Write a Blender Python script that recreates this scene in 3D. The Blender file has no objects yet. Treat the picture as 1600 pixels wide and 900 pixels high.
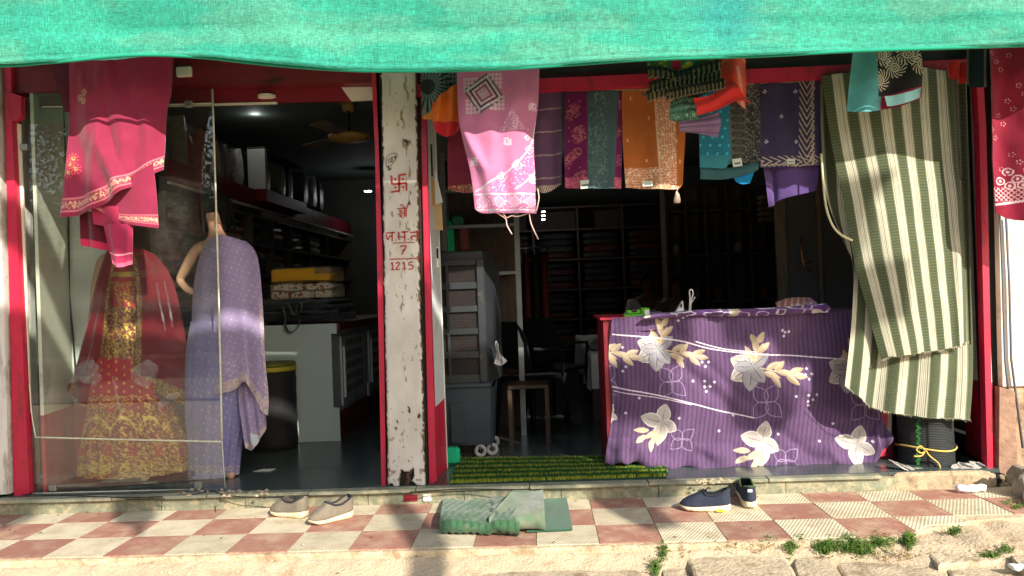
import bpy, bmesh, math, random
import numpy as np
from mathutils import Vector, Matrix
random.seed(5); np.random.seed(5)
S = bpy.context.scene; COL = S.collection
R_ = math.radians

# ------------------------------------------------------------------ camera
FPX = 1250.0
YAW, PIT, ROL = -0.03410, 0.003957, -0.03648
CAM = np.array([-0.2413, -4.4025, 1.2067])
def _rot(y, p, r):
    cy, sy, cp, sp, cr, sr = math.cos(y), math.sin(y), math.cos(p), math.sin(p), math.cos(r), math.sin(r)
    f = np.array([sy*cp, cy*cp, sp]); rt = np.array([cy, -sy, 0]); up = np.cross(rt, f)
    return np.array([cr*rt+sr*up, -sr*rt+cr*up, f])
RM = _rot(YAW, PIT, ROL)
cd = bpy.data.cameras.new('camera'); cam = bpy.data.objects.new('camera', cd); COL.objects.link(cam)
cd.sensor_width = 36; cd.lens = FPX/1600*36; cd.clip_start = 0.05; cd.clip_end = 500
m = Matrix.Identity(4)
for i in range(3):
    m[i][0] = RM[0][i]; m[i][1] = RM[1][i]; m[i][2] = -RM[2][i]; m[i][3] = CAM[i]
cam.matrix_world = m
S.camera = cam

# ------------------------------------------------------------------ world, sun, exposure
SUN = np.array([-0.65, 1.0, -0.72])          # direction the light travels
SUN_EL = math.atan2(0.72, math.hypot(0.65, 1.0)); SUN_ROT = math.atan2(0.65, -1.0)
w = bpy.data.worlds.new('World'); S.world = w; w.use_nodes = True
nt = w.node_tree; sk = nt.nodes.new('ShaderNodeTexSky'); sk.sky_type = 'NISHITA'; sk.sun_disc = False
sk.sun_elevation = SUN_EL; sk.sun_rotation = SUN_ROT; sk.air_density = 1.2; sk.dust_density = 2.0
bg = nt.nodes['Background']; bg.inputs[1].default_value = 0.125; nt.links.new(sk.outputs[0], bg.inputs[0])
sl = bpy.data.lights.new('sun', 'SUN'); sl.energy = 4.5; sl.angle = R_(0.53); sl.color = (1.0, 0.93, 0.82)
so = bpy.data.objects.new('sun', sl); COL.objects.link(so)
so.rotation_euler = Vector(SUN).to_track_quat('-Z', 'Y').to_euler(); so.location = (4, -8, 7)
S.view_settings.view_transform = 'Standard'; S.view_settings.look = 'None'
S.view_settings.gamma = 1; S.view_settings.exposure = 0.74; S.view_settings.use_curve_mapping = False
S.cycles.max_bounces = 8; S.cycles.transparent_max_bounces = 12

# ------------------------------------------------------------------ geometry of the place from the picture plane
def Wp(px, py, Y):
    """point on the depth plane y=Y seen at photo pixel (px,py); numpy friendly -> (...,3)"""
    px = np.asarray(px, float); py = np.asarray(py, float)
    a = (px-800)/FPX; b = -(py-450)/FPX
    d = a[..., None]*RM[0] + b[..., None]*RM[1] + RM[2]
    t = (np.asarray(Y)-CAM[1])/d[..., 1]
    return CAM + t[..., None]*d
def Gp(px, py, z):
    a = (px-800)/FPX; b = -(py-450)/FPX
    d = a*RM[0]+b*RM[1]+RM[2]; t = (z-CAM[2])/d[2]
    return CAM+t*d
def Pj(P):
    C = (np.asarray(P)-CAM)@RM.T
    return 800+FPX*C[..., 0]/C[..., 2], 450-FPX*C[..., 1]/C[..., 2]

# ------------------------------------------------------------------ materials
def lin(c):
    c = np.asarray(c, float)/255.0
    return np.where(c <= 0.04045, c/12.92, ((c+0.055)/1.055)**2.4)
def rgb(*c): return tuple(lin(c))
def _nt(name):
    mt = bpy.data.materials.new(name); mt.use_nodes = True
    return mt, mt.node_tree, mt.node_tree.nodes['Principled BSDF']
def mat(name, col, rough=0.6, var=0.15, scale=6.0, bump=0.0, bscale=60.0, metal=0.0, spec=0.5,
        dirt=None, dirt_amt=0.0, dirt_scale=3.0, rand=0.0, emit=0.0, stretch=(1, 1, 1), detail=6):
    mt, t, p = _nt(name); N = t.nodes; L = t.links
    tc = N.new('ShaderNodeTexCoord'); mp = N.new('ShaderNodeMapping'); mp.inputs['Scale'].default_value = stretch
    gm = N.new('ShaderNodeNewGeometry'); L.new(gm.outputs['Position'], mp.inputs[0])
    nz = N.new('ShaderNodeTexNoise'); nz.inputs['Scale'].default_value = scale; nz.inputs['Detail'].default_value = detail
    L.new(mp.outputs[0], nz.inputs[0])
    c = np.array(lin(col))
    rp = N.new('ShaderNodeValToRGB'); rp.color_ramp.elements[0].position = 0.3; rp.color_ramp.elements[1].position = 0.7
    rp.color_ramp.elements[0].color = (*np.clip(c*(1-var), 0, 1), 1); rp.color_ramp.elements[1].color = (*np.clip(c*(1+var), 0, 1), 1)
    L.new(nz.outputs[0], rp.inputs[0]); out = rp.outputs[0]
    if dirt is not None:
        n2 = N.new('ShaderNodeTexNoise'); n2.inputs['Scale'].default_value = dirt_scale; n2.inputs['Detail'].default_value = 10; n2.inputs['Roughness'].default_value = 0.7
        L.new(mp.outputs[0], n2.inputs[0])
        r2 = N.new('ShaderNodeValToRGB'); r2.color_ramp.elements[0].position = 0.62-dirt_amt*0.35; r2.color_ramp.elements[1].position = 0.80-dirt_amt*0.3
        L.new(n2.outputs[0], r2.inputs[0])
        mx = N.new('ShaderNodeMixRGB'); mx.inputs[2].default_value = (*lin(dirt), 1)
        L.new(r2.outputs[0], mx.inputs[0]); L.new(out, mx.inputs[1]); out = mx.outputs[0]
    if rand:
        oi = N.new('ShaderNodeObjectInfo'); hs = N.new('ShaderNodeHueSaturation')
        mr = N.new('ShaderNodeMapRange'); mr.inputs[3].default_value = 1-rand; mr.inputs[4].default_value = 1+rand
        L.new(oi.outputs['Random'], mr.inputs[0]); L.new(mr.outputs[0], hs.inputs['Value']); L.new(out, hs.inputs['Color']); out = hs.outputs[0]
    L.new(out, p.inputs['Base Color'])
    p.inputs['Roughness'].default_value = rough; p.inputs['Metallic'].default_value = metal
    p.inputs['Specular IOR Level'].default_value = spec
    if bump:
        n3 = N.new('ShaderNodeTexNoise'); n3.inputs['Scale'].default_value = bscale; n3.inputs['Detail'].default_value = 8
        L.new(mp.outputs[0], n3.inputs[0])
        b = N.new('ShaderNodeBump'); b.inputs['Strength'].default_value = bump; b.inputs['Distance'].default_value = 0.01
        L.new(n3.outputs[0], b.inputs['Height']); L.new(b.outputs[0], p.inputs['Normal'])
    if emit:
        p.inputs['Emission Color'].default_value = (*lin(col), 1); p.inputs['Emission Strength'].default_value = emit
    return mt
def cloth_mat(name, rough=0.85, sheen=0.2, bump=0.25, transl=0.0, wscale=900.0, speck=0.12):
    """colour printed into the cloth comes from the attribute Col; its alpha marks metallic thread"""
    mt, t, p = _nt(name); N = t.nodes; L = t.links
    at = N.new('ShaderNodeVertexColor'); at.layer_name = 'Col'
    gm = N.new('ShaderNodeNewGeometry')
    nz = N.new('ShaderNodeTexNoise'); nz.inputs['Scale'].default_value = wscale; nz.inputs['Detail'].default_value = 2
    L.new(gm.outputs['Position'], nz.inputs[0])
    n2 = N.new('ShaderNodeTexNoise'); n2.inputs['Scale'].default_value = 9; n2.inputs['Detail'].default_value = 5
    L.new(gm.outputs['Position'], n2.inputs[0])
    ad = N.new('ShaderNodeMath'); ad.operation = 'ADD'; L.new(nz.outputs[0], ad.inputs[0]); L.new(n2.outputs[0], ad.inputs[1])
    mr = N.new('ShaderNodeMapRange'); mr.inputs[1].default_value = 0.7; mr.inputs[2].default_value = 1.3
    mr.inputs[3].default_value = 1-speck; mr.inputs[4].default_value = 1+speck
    L.new(ad.outputs[0], mr.inputs[0])
    hs = N.new('ShaderNodeHueSaturation'); L.new(mr.outputs[0], hs.inputs['Value']); L.new(at.outputs[0], hs.inputs['Color'])
    L.new(hs.outputs[0], p.inputs['Base Color'])
    m1 = N.new('ShaderNodeMapRange'); m1.inputs[3].default_value = rough; m1.inputs[4].default_value = 0.32; L.new(at.outputs[1], m1.inputs[0])
    L.new(m1.outputs[0], p.inputs['Roughness'])
    m2 = N.new('ShaderNodeMath'); m2.operation = 'MULTIPLY'; m2.inputs[1].default_value = 0.65; L.new(at.outputs[1], m2.inputs[0]); L.new(m2.outputs[0], p.inputs['Metallic'])
    p.inputs['Sheen Weight'].default_value = sheen; p.inputs['Specular IOR Level'].default_value = 0.25
    b = N.new('ShaderNodeBump'); b.inputs['Strength'].default_value = bump; b.inputs['Distance'].default_value = 0.003
    L.new(ad.outputs[0], b.inputs['Height']); L.new(b.outputs[0], p.inputs['Normal'])
    if transl:
        tr = N.new('ShaderNodeBsdfTranslucent'); L.new(hs.outputs[0], tr.inputs[0]); mx = N.new('ShaderNodeMixShader'); mx.inputs[0].default_value = transl
        L.new(p.outputs[0], mx.inputs[1]); L.new(tr.outputs[0], mx.inputs[2]); L.new(mx.outputs[0], N['Material Output'].inputs[0])
    return mt
M = {}
M['fabric'] = cloth_mat('fabric'); M['sheer'] = cloth_mat('sheer_fabric', 0.6, 0.3, 0.15, 0.18)
M['glossfab'] = cloth_mat('glossy_fabric', 0.5, 0.2, 0.2)
M['white'] = mat('white_laminate', (222, 224, 218), 0.4, 0.05, 4, 0.02)
M['counter'] = mat('counter_laminate', (196, 210, 205), 0.4, 0.04, 3, 0.02)
M['cream'] = mat('cream_board', (222, 218, 200), 0.55, 0.08, 5, 0.05, 40, dirt=(120, 105, 85), dirt_amt=0.12)
M['jamb'] = mat('jamb_board', (200, 205, 208), 0.5, 0.06, 5, 0.03, dirt=(140, 135, 130), dirt_amt=0.1)
M['red'] = mat('red_painted_metal', (184, 30, 62), 0.45, 0.12, 8, 0.12, 60, dirt=(92, 40, 38), dirt_amt=0.26, dirt_scale=14, stretch=(1, 1, .35))
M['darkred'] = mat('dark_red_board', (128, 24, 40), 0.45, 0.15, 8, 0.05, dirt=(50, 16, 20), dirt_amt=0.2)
M['rust'] = mat('rusty_metal', (66, 44, 34), 0.9, 0.4, 30, 0.5, 120)
M['dark'] = mat('dark_metal', (30, 30, 32), 0.5, 0.2)
M['black'] = mat('black_plastic', (16, 17, 19), 0.5, 0.2)
M['nearblack'] = mat('near_black_fill', (26, 22, 20), 0.9, 0.3)  # near-black fill that stands in for gaps, joints and cracks
M['chrome'] = mat('chrome', (200, 200, 200), 0.25, 0.05, metal=1)
M['ceil'] = mat('ceiling_paint', (104, 114, 108), 0.8, 0.1, 3)
M['inwall'] = mat('interior_wall', (112, 114, 108), 0.8, 0.15, 3)
M['wood'] = mat('shelf_wood', (112, 98, 80), 0.6, 0.25, 10, 0.05, stretch=(4, 4, .6))
M['darkwood'] = mat('dark_wood', (78, 62, 52), 0.6, 0.25, 10, 0.05, stretch=(4, 4, .6))

# ------------------------------------------------------------------ mesh helpers
def link(o, parent=None):
    COL.objects.link(o)
    if parent is not None:
        o.parent = parent
        o.matrix_parent_inverse = Matrix.Translation(-Vector(parent.location)) if False else Matrix.Identity(4)
    return o
OFF = {}
def thing(name, label, cat, loc=(0, 0, 0), group=None):
    o = bpy.data.objects.new(name, None); o.empty_display_size = 0.1; COL.objects.link(o); o.location = [float(c) for c in loc]
    o['label'] = label; o['category'] = cat
    if group: o['group'] = group
    return o
def tag(o, label, cat, group=None):
    o['label'] = label; o['category'] = cat
    if group: o['group'] = group
    return o
def struct(o): o['kind'] = 'structure'; return o
def absolute_parent(o, parent):
    o.parent = parent
    # walk up to sum the plain translations of the parents
    v = Vector((0, 0, 0)); q = parent
    while q is not None: v += Vector(q.location); q = q.parent
    o.location = Vector(o.location)-v
def build(name, V, F, mt, parent=None, smooth=False, col=None, uv=None, mats=None, midx=None, smooth_open=False):
    me = bpy.data.meshes.new(name)
    V = np.asarray(V, float)
    if isinstance(F, np.ndarray):
        nf, k = F.shape
        me.vertices.add(len(V)); me.vertices.foreach_set('co', V.ravel())
        me.loops.add(nf*k); me.loops.foreach_set('vertex_index', F.ravel().astype(np.int32))
        me.polygons.add(nf); me.polygons.foreach_set('loop_start', np.arange(0, nf*k, k, dtype=np.int32))
        me.update(calc_edges=True); me.validate()
    else:
        me.from_pydata(V.tolist(), [], F)
    if col is not None:
        a = me.color_attributes.new('Col', 'FLOAT_COLOR', 'POINT'); a.data.foreach_set('color', np.asarray(col, np.float32).ravel())
    if mats:
        for q in mats: me.materials.append(q)
        me.polygons.foreach_set('material_index', np.asarray(midx, np.int32))
    else: me.materials.append(mt)
    if not isinstance(F, np.ndarray) and not smooth_open:
        bm = bmesh.new(); bm.from_mesh(me); bmesh.ops.recalc_face_normals(bm, faces=bm.faces); bm.to_mesh(me); bm.free()
    me.polygons.foreach_set('use_smooth', [smooth]*len(me.polygons)); me.update()
    o = bpy.data.objects.new(name, me); COL.objects.link(o)
    # origin to the base of the shape
    if len(V):
        c = Vector(((V[:, 0].min()+V[:, 0].max())/2, (V[:, 1].min()+V[:, 1].max())/2, V[:, 2].min()))
        me.transform(Matrix.Translation(-c)); o.location = c
    if parent is not None: absolute_parent(o, parent)
    return o
class MB:
    def __init__(s): s.V = []; s.F = []; s.C = []
    def add(s, V, F, c=None):
        n = len(s.V); s.V += [tuple(map(float, v)) for v in V]; s.F += [tuple(i+n for i in f) for f in F]
        if c is not None: s.C += [c]*len(V)
        return s
    def box(s, x0, x1, y0, y1, z0, z1, bev=0.0, rz=0.0, c=None):
        if x0 > x1: x0, x1 = x1, x0
        if y0 > y1: y0, y1 = y1, y0
        if z0 > z1: z0, z1 = z1, z0
        b = min(bev, (x1-x0)*.45, (y1-y0)*.45, (z1-z0)*.45)
        if b <= 0:
            V = [(x, y, z) for z in (z0, z1) for x, y in ((x0, y0), (x1, y0), (x1, y1), (x0, y1))]
            F = [(3, 2, 1, 0), (4, 5, 6, 7), (0, 1, 5, 4), (1, 2, 6, 5), (2, 3, 7, 6), (3, 0, 4, 7)]
        else:
            def ring(bb, z): return [(x0+bb, y0+b*0, z), (x1-bb, y0, z), (x1, y0+bb, z), (x1, y1-bb, z), (x1-bb, y1, z), (x0+bb, y1, z), (x0, y1-bb, z), (x0, y0+bb, z)]
            def ins(z): return [(x0+b*1.3, y0+b, z), (x1-b*1.3, y0+b, z), (x1-b, y0+b*1.3, z), (x1-b, y1-b*1.3, z), (x1-b*1.3, y1-b, z), (x0+b*1.3, y1-b, z), (x0+b, y1-b*1.3, z), (x0+b, y0+b*1.3, z)]
            V = ins(z0)+ring(b, z0+b)+ring(b, z1-b)+ins(z1)
            F = [tuple(range(7, -1, -1)), tuple(range(24, 32))]
            for k in range(3):
                for i in range(8): j = (i+1) % 8; F.append((k*8+i, k*8+j, k*8+8+j, k*8+8+i))
        if rz:
            cx, cy = (x0+x1)/2, (y0+y1)/2; ca, sa = math.cos(rz), math.sin(rz)
            V = [(cx+(x-cx)*ca-(y-cy)*sa, cy+(x-cx)*sa+(y-cy)*ca, z) for x, y, z in V]
        return s.add(V, F, c)
    def prism(s, poly, axis, a, b):
        """poly in the two other axes, extruded along axis from a to b"""
        n = len(poly)
        def mk(p, t): return {'x': (t, p[0], p[1]), 'y': (p[0], t, p[1]), 'z': (p[0], p[1], t)}[axis]
        V = [mk(p, a) for p in poly]+[mk(p, b) for p in poly]
        F = [tuple(range(n-1, -1, -1)), tuple(range(n, 2*n))]+[(i, (i+1) % n, n+(i+1) % n, n+i) for i in range(n)]
        return s.add(V, F)
    def tube(s, pts, r, n=8, c=None, cap=True):
        pts = [Vector([float(q) for q in p]) for p in pts]; rr = r if hasattr(r, '__len__') else [r]*len(pts)
        V = []; F = []; up = None
        for i, p in enumerate(pts):
            t = (pts[min(i+1, len(pts)-1)]-pts[max(i-1, 0)]).normalized()
            if up is None: up = Vector((0, 0, 1)) if abs(t.z) < .9 else Vector((1, 0, 0))
            a = t.cross(up).normalized(); b = a.cross(t).normalized(); up = b
            for k in range(n):
                an = 2*math.pi*k/n; V.append(p+(a*math.cos(an)+b*math.sin(an))*rr[i])
        for i in range(len(pts)-1):
            for k in range(n): F.append((i*n+k, i*n+(k+1) % n, (i+1)*n+(k+1) % n, (i+1)*n+k))
        if cap: F.append(tuple(range(n-1, -1, -1))); F.append(tuple(range((len(pts)-1)*n, len(pts)*n)))
        return s.add([tuple(v) for v in V], F, c)
    def lathe(s, prof, cx, cy, n=24, c=None, sx=1, sy=1, cap=True):
        V = []; F = []
        for r, z in prof:
            for k in range(n):
                a = 2*math.pi*k/n; V.append((cx+r*sx*math.cos(a), cy+r*sy*math.sin(a), z))
        for i in range(len(prof)-1):
            for k in range(n): F.append((i*n+k, i*n+(k+1) % n, (i+1)*n+(k+1) % n, (i+1)*n+k))
        if cap: F.append(tuple(range(n-1, -1, -1))); F.append(tuple(range((len(prof)-1)*n, len(prof)*n)))
        return s.add(V, F, c)
    def out(s, name, mt, parent=None, smooth=False):
        col = [(*c, 0.0) if len(c) == 3 else c for c in s.C] if s.C else None
        return build(name, s.V, s.F, mt, parent, smooth, col)
def box(name, x0, x1, y0, y1, z0, z1, mt, parent=None, bev=0.0, rz=0): return MB().box(x0, x1, y0, y1, z0, z1, bev, rz).out(name, mt, parent)

def vnoise(x, y, seed=0):
    x = np.asarray(x, float); y = np.asarray(y, float)
    xi = np.floor(x).astype(np.int64); yi = np.floor(y).astype(np.int64); fx = x-xi; fy = y-yi
    fx = fx*fx*(3-2*fx); fy = fy*fy*(3-2*fy)
    def h(a, b):
        n = (a*374761393+b*668265263+seed*1442695041) & 0x7fffffff
        n = ((n ^ (n >> 13))*1274126177) & 0x7fffffff
        return ((n ^ (n >> 16)) & 0xffff)/65535.0
    return (h(xi, yi)*(1-fx)*(1-fy)+h(xi+1, yi)*fx*(1-fy)+h(xi, yi+1)*(1-fx)*fy+h(xi+1, yi+1)*fx*fy)*2-1
def fbm(x, y, seed=0, o=3): return sum(vnoise(x*2**k, y*2**k, seed+k)/2**k for k in range(o))
def pl(pts, t):
    """polyline point at t (0..1), by arc length, arrays"""
    p = np.array(pts, float); d = np.r_[0, np.cumsum(np.hypot(*np.diff(p, axis=0).T))]; d /= d[-1]
    return np.stack([np.interp(t, d, p[:, 0]), np.interp(t, d, p[:, 1])], -1)
def smooth_pl(pts, k=4):  # Catmull-Rom
    p = [np.array(q, float) for q in pts]
    if len(p) < 3: return pts
    o = []
    for i in range(len(p)-1):
        a, b, c, d = p[max(i-1, 0)], p[i], p[i+1], p[min(i+2, len(p)-1)]
        for j in range(k):
            t = j/k; o.append(.5*((2*b)+(c-a)*t+(2*a-5*b+4*c-d)*t*t+(3*b-a-3*c+d)*t**3))
    o.append(p[-1]); return o
def coons(T, B, L, Rr, U, V):
    T, B, L, Rr = [smooth_pl(q) for q in (T, B, L, Rr)]
    c0, c1, d0, d1 = pl(T, U), pl(B, U), pl(L, V), pl(Rr, V); u, v = U[:, None], V[:, None]
    P00, P10, P01, P11 = map(np.array, (T[0], T[-1], B[0], B[-1]))
    return (1-v)*c0+v*c1+(1-u)*d0+u*d1-((1-u)*(1-v)*P00+u*(1-v)*P10+(1-u)*v*P01+u*v*P11)
def grid_faces(nu, nv, off=0, flip=False):
    i, j = np.meshgrid(np.arange(nu-1), np.arange(nv-1)); a = (j*nu+i).ravel()+off
    f = np.stack([a, a+nu, a+nu+1, a+1], 1)
    return f[:, ::-1] if flip else f
def sheet(name, T, B, L, Rr, Y, nu, nv, paint, disp=None, thick=0.012, mt=None, parent=None, frame=None):
    """cloth: outline in the plane y=Y given by four edges, depth folds from disp(u,v,X,Z), colour from paint(PX,PY,u,v)"""
    u, v = np.meshgrid(np.linspace(0, 1, nu), np.linspace(0, 1, nv)); u = u.ravel(); v = v.ravel()
    q = coons(T, B, L, Rr, u, v); P = Wp(q[:, 0], q[:, 1], Y if not callable(Y) else Y(u, v))
    d = disp(u, v, P[:, 0], P[:, 2]) if disp else 0
    P = P+np.stack([0*u, d+0*u, 0*u], 1)
    c = paint(q[:, 0], q[:, 1], u, v); c = np.c_[c, np.zeros(len(u))] if c.shape[1] == 3 else c
    F = grid_faces(nu, nv)
    if thick:
        e = np.clip(np.minimum(np.minimum(u, 1-u)*nu/4, np.minimum(1-v, 1)*nv/4), 0, 1)
        Bk = P+np.stack([0*u, thick*np.sqrt(e), 0*u], 1); n = nu*nv
        st = []
        for ring in (np.arange(nu), np.arange(n-nu, n), np.arange(0, n, nu), np.arange(nu-1, n, nu)):
            st.append(np.stack([ring[:-1], ring[1:], ring[1:]+n, ring[:-1]+n], 1))
        P = np.r_[P, Bk]; F = np.r_[F, grid_faces(nu, nv, n, True), *st]; c = np.r_[c, c]
    return build(name, P, F, mt or M['fabric'], parent, True, col=c)
# painting masks (pixel units of the photograph, used only to lay out prints and embroidery)
def inpoly(X, Y, poly):
    r = np.zeros(X.shape, bool); n = len(poly)
    for i in range(n):
        x1, y1 = poly[i]; x2, y2 = poly[(i+1) % n]
        if y1 == y2: continue
        c = ((y1 > Y) != (y2 > Y)) & (X < (x2-x1)*(Y-y1)/(y2-y1)+x1); r ^= c
    return r
def dline(X, Y, pts):
    d = np.full(X.shape, 1e9)
    for (x1, y1), (x2, y2) in zip(pts[:-1], pts[1:]):
        dx, dy = x2-x1, y2-y1; t = np.clip(((X-x1)*dx+(Y-y1)*dy)/(dx*dx+dy*dy+1e-9), 0, 1)
        d = np.minimum(d, np.hypot(X-x1-t*dx, Y-y1-t*dy))
    return d
def petal(X, Y, cx, cy, ang, L, w):
    """lens-shaped mask starting at cx,cy pointing to ang (degrees, y down); returns (mask, along 0..1, across -1..1)"""
    a = R_(ang); dx = (X-cx)*math.cos(a)+(Y-cy)*math.sin(a); dy = -(X-cx)*math.sin(a)+(Y-cy)*math.cos(a)
    t = dx/L; hw = w*np.sin(np.pi*np.clip(t, 0, 1)**0.85)**.75+1e-6
    return (t > 0) & (t < 1) & (np.abs(dy) < hw), t, dy/hw
def setc(c, m, col, a=None):
    c[m, :3] = lin(col)
    if a is not None: c[m, 3] = a
def base(X, col, var=0.06, Y=None, seed=1):
    c = np.zeros((len(X), 4)); c[:, :3] = lin(col); 
    if Y is not None: c[:, :3] *= (1+var*fbm(X/14, Y/14, seed))[:, None]
    return c

# ================================================================== THE SHOP BUILDING
bld = thing('shop_building', 'two bay shop front with red painted frames and a scuffed white pillar', 'shop', (-0.5, 0.35, 0.09))
def pxprism(name, poly, Y, th, mt, parent, smooth=False):
    q = [Wp(x, y, Y) for x, y in poly]
    return MB().prism([(p[0], p[2]) for p in q], 'y', Y, Y+th).out(name, mt, parent, smooth)
FL = 0.09
# shell
box('wall', -3.80, -3.62, 0.42, 7.6, FL, 3.2, M['inwall'], bld)
box('wall', 2.75, 2.93, 0.42, 7.6, FL, 3.2, M['inwall'], bld)
box('wall', -3.62, 2.75, 7.45, 7.6, FL, 3.2, M['inwall'], bld)
box('partition', -1.10, -0.98, 0.50, 7.45, FL, 2.95, M['inwall'], bld)
box('ceiling', -3.62, 2.75, 0.50, 7.45, 2.95, 3.05, M['ceil'], bld)
box('upper_wall', -6.0, 6.0, 0.36, 0.60, 2.74, 6.2, mat('upper_wall_plaster', (186, 172, 150), 0.9, 0.15, 3, 0.2, 30, dirt=(110, 98, 84), dirt_amt=0.4), bld)
# pillar: scuffed white paint over plaster, base broken away
M['pillar'] = mat('scuffed_white_paint', (206, 202, 194), 0.7, 0.07, 9, 0.25, 50, dirt=(128, 116, 102), dirt_amt=0.34, dirt_scale=7, stretch=(3.0, 1, .55))
def pillar():
    nu, nv = 40, 260; u, v = np.meshgrid(np.linspace(0, 1, nu), np.linspace(0, 1, nv)); u = u.ravel(); v = v.ravel()
    L = pl([(594, 60), (597, 200), (600, 420), (603, 600), (606, 760)], v); Rr = pl([(651, 60), (652, 200), (656, 420), (661, 600), (665, 760)], v)
    PX = L[:, 0]*(1-u)+Rr[:, 0]*u; PY = L[:, 1]*(1-u)+Rr[:, 1]*u
    PX = PX+np.where((u < .01) | (u > .99), 1.1*fbm(u*9, PY/9, 4), 0)
    P = Wp(PX, PY, 0.285); e = np.minimum(u, 1-u)
    d = -0.012*np.clip(e*14, 0, 1)**.5+0.0018*fbm(PX/18, PY/30, 9)
    hole = inpoly(PX, PY, [(623, 762), (624, 741), (628, 733), (633, 738), (641, 736), (647, 731), (648, 742), (643, 752), (652, 758), (664, 762)]) | inpoly(PX, PY, [(600, 762), (612, 755), (618, 762)])
    d = d+np.where(hole, 0.03+0.012*fbm(PX/4, PY/4, 3), 0)
    P[:, 1] += d
    c = np.zeros((len(u), 4)); c[:, :3] = lin((208, 203, 194)); n = fbm(PX/5, PY/16, 21, 4); n2 = fbm(PX/26, PY/60, 5, 3)
    c[:, :3] *= (0.93+.11*n2)[:, None]
    m_ = n > .95; c[m_, :3] = lin((150, 138, 122))
    m_ = (np.abs(fbm(PX/11+3, PY/26, 33, 3)) < .006) & (n2 > .1); c[m_, :3] = lin((120, 108, 96))
    m_ = (PY < 300) & (np.abs(PX-(634+6*fbm(PX*0, PY/30, 8))) < .6+1.8*n); c[m_, :3] = lin((140, 125, 100))
    m_ = (fbm(PX/7, PY/7, 71, 3) > .8) & (PY > 640); c[m_, :3] = lin((148, 130, 112))
    m_ = (e < .028+.03*fbm(PX/3, PY/6, 12)) ; c[m_, :3] = lin((96, 78, 62))
    for (x, y, r) in ((636, 222, 4), (655, 650, 3), (640, 640, 3), (622, 658, 2), (619, 668, 2.4), (640, 318, 2), (642, 300, 2)):
        m_ = np.hypot(PX-x, (PY-y)/1.4) < r*(1+.6*fbm(PX/3, PY/3, 5)); c[m_, :3] = lin((70, 58, 48))
    c[hole, :3] = lin((92, 70, 56)); c[hole, :3] *= (1+.5*fbm(PX/3, PY/3, 6))[hole][:, None]
    mt = cloth_mat('pillar_paint', 0.75, 0.0, 0.5, 0, 120, 0.05)
    return build('pillar', P, grid_faces(nu, nv), mt, bld, True, col=c)
pillar()
box('pillar_core', -1.16, -0.94, 0.30, 0.5, FL, 2.95, M['nearblack'], bld)
# painted marks on the pillar
RP = mat('red_brush_paint', (176, 44, 34), 0.7, 0.2, 30); BP = mat('pen_ink', (40, 34, 34), 0.7, 0.1)
def ribbon(mb, pts, wd, Y=0.268):
    pts = np.array(smooth_pl(pts, 5)) if len(pts) > 2 else np.array(pts, float)
    d = np.gradient(pts, axis=0); n = np.stack([-d[:, 1], d[:, 0]], 1); n /= np.linalg.norm(n, axis=1)[:, None]+1e-9
    a = pts+n*wd/2; b = pts-n*wd/2; V = [Wp(x, y, Y) for x, y in a]+[Wp(x, y, Y) for x, y in b]; k = len(pts)
    V2 = [(p[0], p[1]+.004, p[2]) for p in V]
    mb.add(V+V2, [(i, i+1, k+i+1, k+i) for i in range(k-1)]+[(2*k+i, 2*k+k+i, 2*k+k+i+1, 2*k+i+1) for i in range(k-1)])
em = MB()
for p in ([(612, 278), (613, 287), (623, 287), (636, 285.5)], [(635, 298), (635, 288), (634, 286)]): ribbon(em, p, 2.9)
for p in ([(634.5, 272), (624, 273.5), (623.5, 287), (623.6, 299), (612, 300)],): ribbon(em, [(634.5, 272), (625, 273.3)], 2.9); ribbon(em, [(623.8, 272.5), (623.8, 299.5)], 3.2); ribbon(em, [(624, 298.6), (618, 299), (611, 300.5)], 2.7)
ribbon(em, [(610, 274), (612.5, 278)], 2.3)
for x, y in ((617.5, 280), (629.5, 279.6), (618, 293), (629.8, 292.4)):
    mbp = [(x+1.9*math.cos(a), y+1.9*math.sin(a)) for a in np.linspace(0, 2*math.pi, 9)]
    V = [Wp(px, py, 0.268) for px, py in mbp[:-1]]; em.add(V, [tuple(range(8))])
em.out('painted_swastika_emblem', RP, bld)
lt = MB()
# shri
for p in ([(621, 326), (629, 325.4), (636, 325)], [(632, 326), (632.4, 339)], [(623, 330), (626, 328.6), (627.6, 331), (624, 334), (628, 337)], [(628, 334), (632, 333)], [(624, 337), (629, 340)], [(632, 325), (629, 320), (625, 320.6)], [(634.6, 326), (634.8, 338)], [(635, 325), (638, 319)]): ribbon(lt, p, 1.5)
# ja. bha. na.
for p in ([(603, 364), (609, 363.6), (617, 363)], [(612.6, 362), (612.8, 377)], [(604, 372), (606.6, 374), (608.4, 369.5), (612.4, 369)], [(603.6, 366), (604.2, 371.5)],
          [(621, 363), (624, 365), (622, 369), (626.6, 370), (633, 370)], [(622, 369), (624, 375)], [(632, 361), (632.6, 377.4)], [(627, 362.6), (638, 362)],
          [(641, 363.4), (655, 362)], [(651.6, 360), (652, 376)], [(651, 369), (644, 368.6), (642, 371), (644.6, 374)],
          [(617.4, 374.5), (618.4, 375.4)], [(637.4, 373.6), (638.4, 374.6)], [(655, 371), (655.6, 372)]): ribbon(lt, p, 1.8)
ribbon(lt, [(614, 379.6), (648, 378.4)], 1.0)
ribbon(lt, [(625, 385), (634.6, 384), (631, 391), (628, 397.5)], 1.7); ribbon(lt, [(627.6, 391), (633.6, 390.4)], 1.3)
ribbon(lt, [(608.6, 405), (654, 403.6)], 1.3); ribbon(lt, [(651, 400.6), (655.5, 403.5), (652, 406.6)], 1.2)
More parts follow.
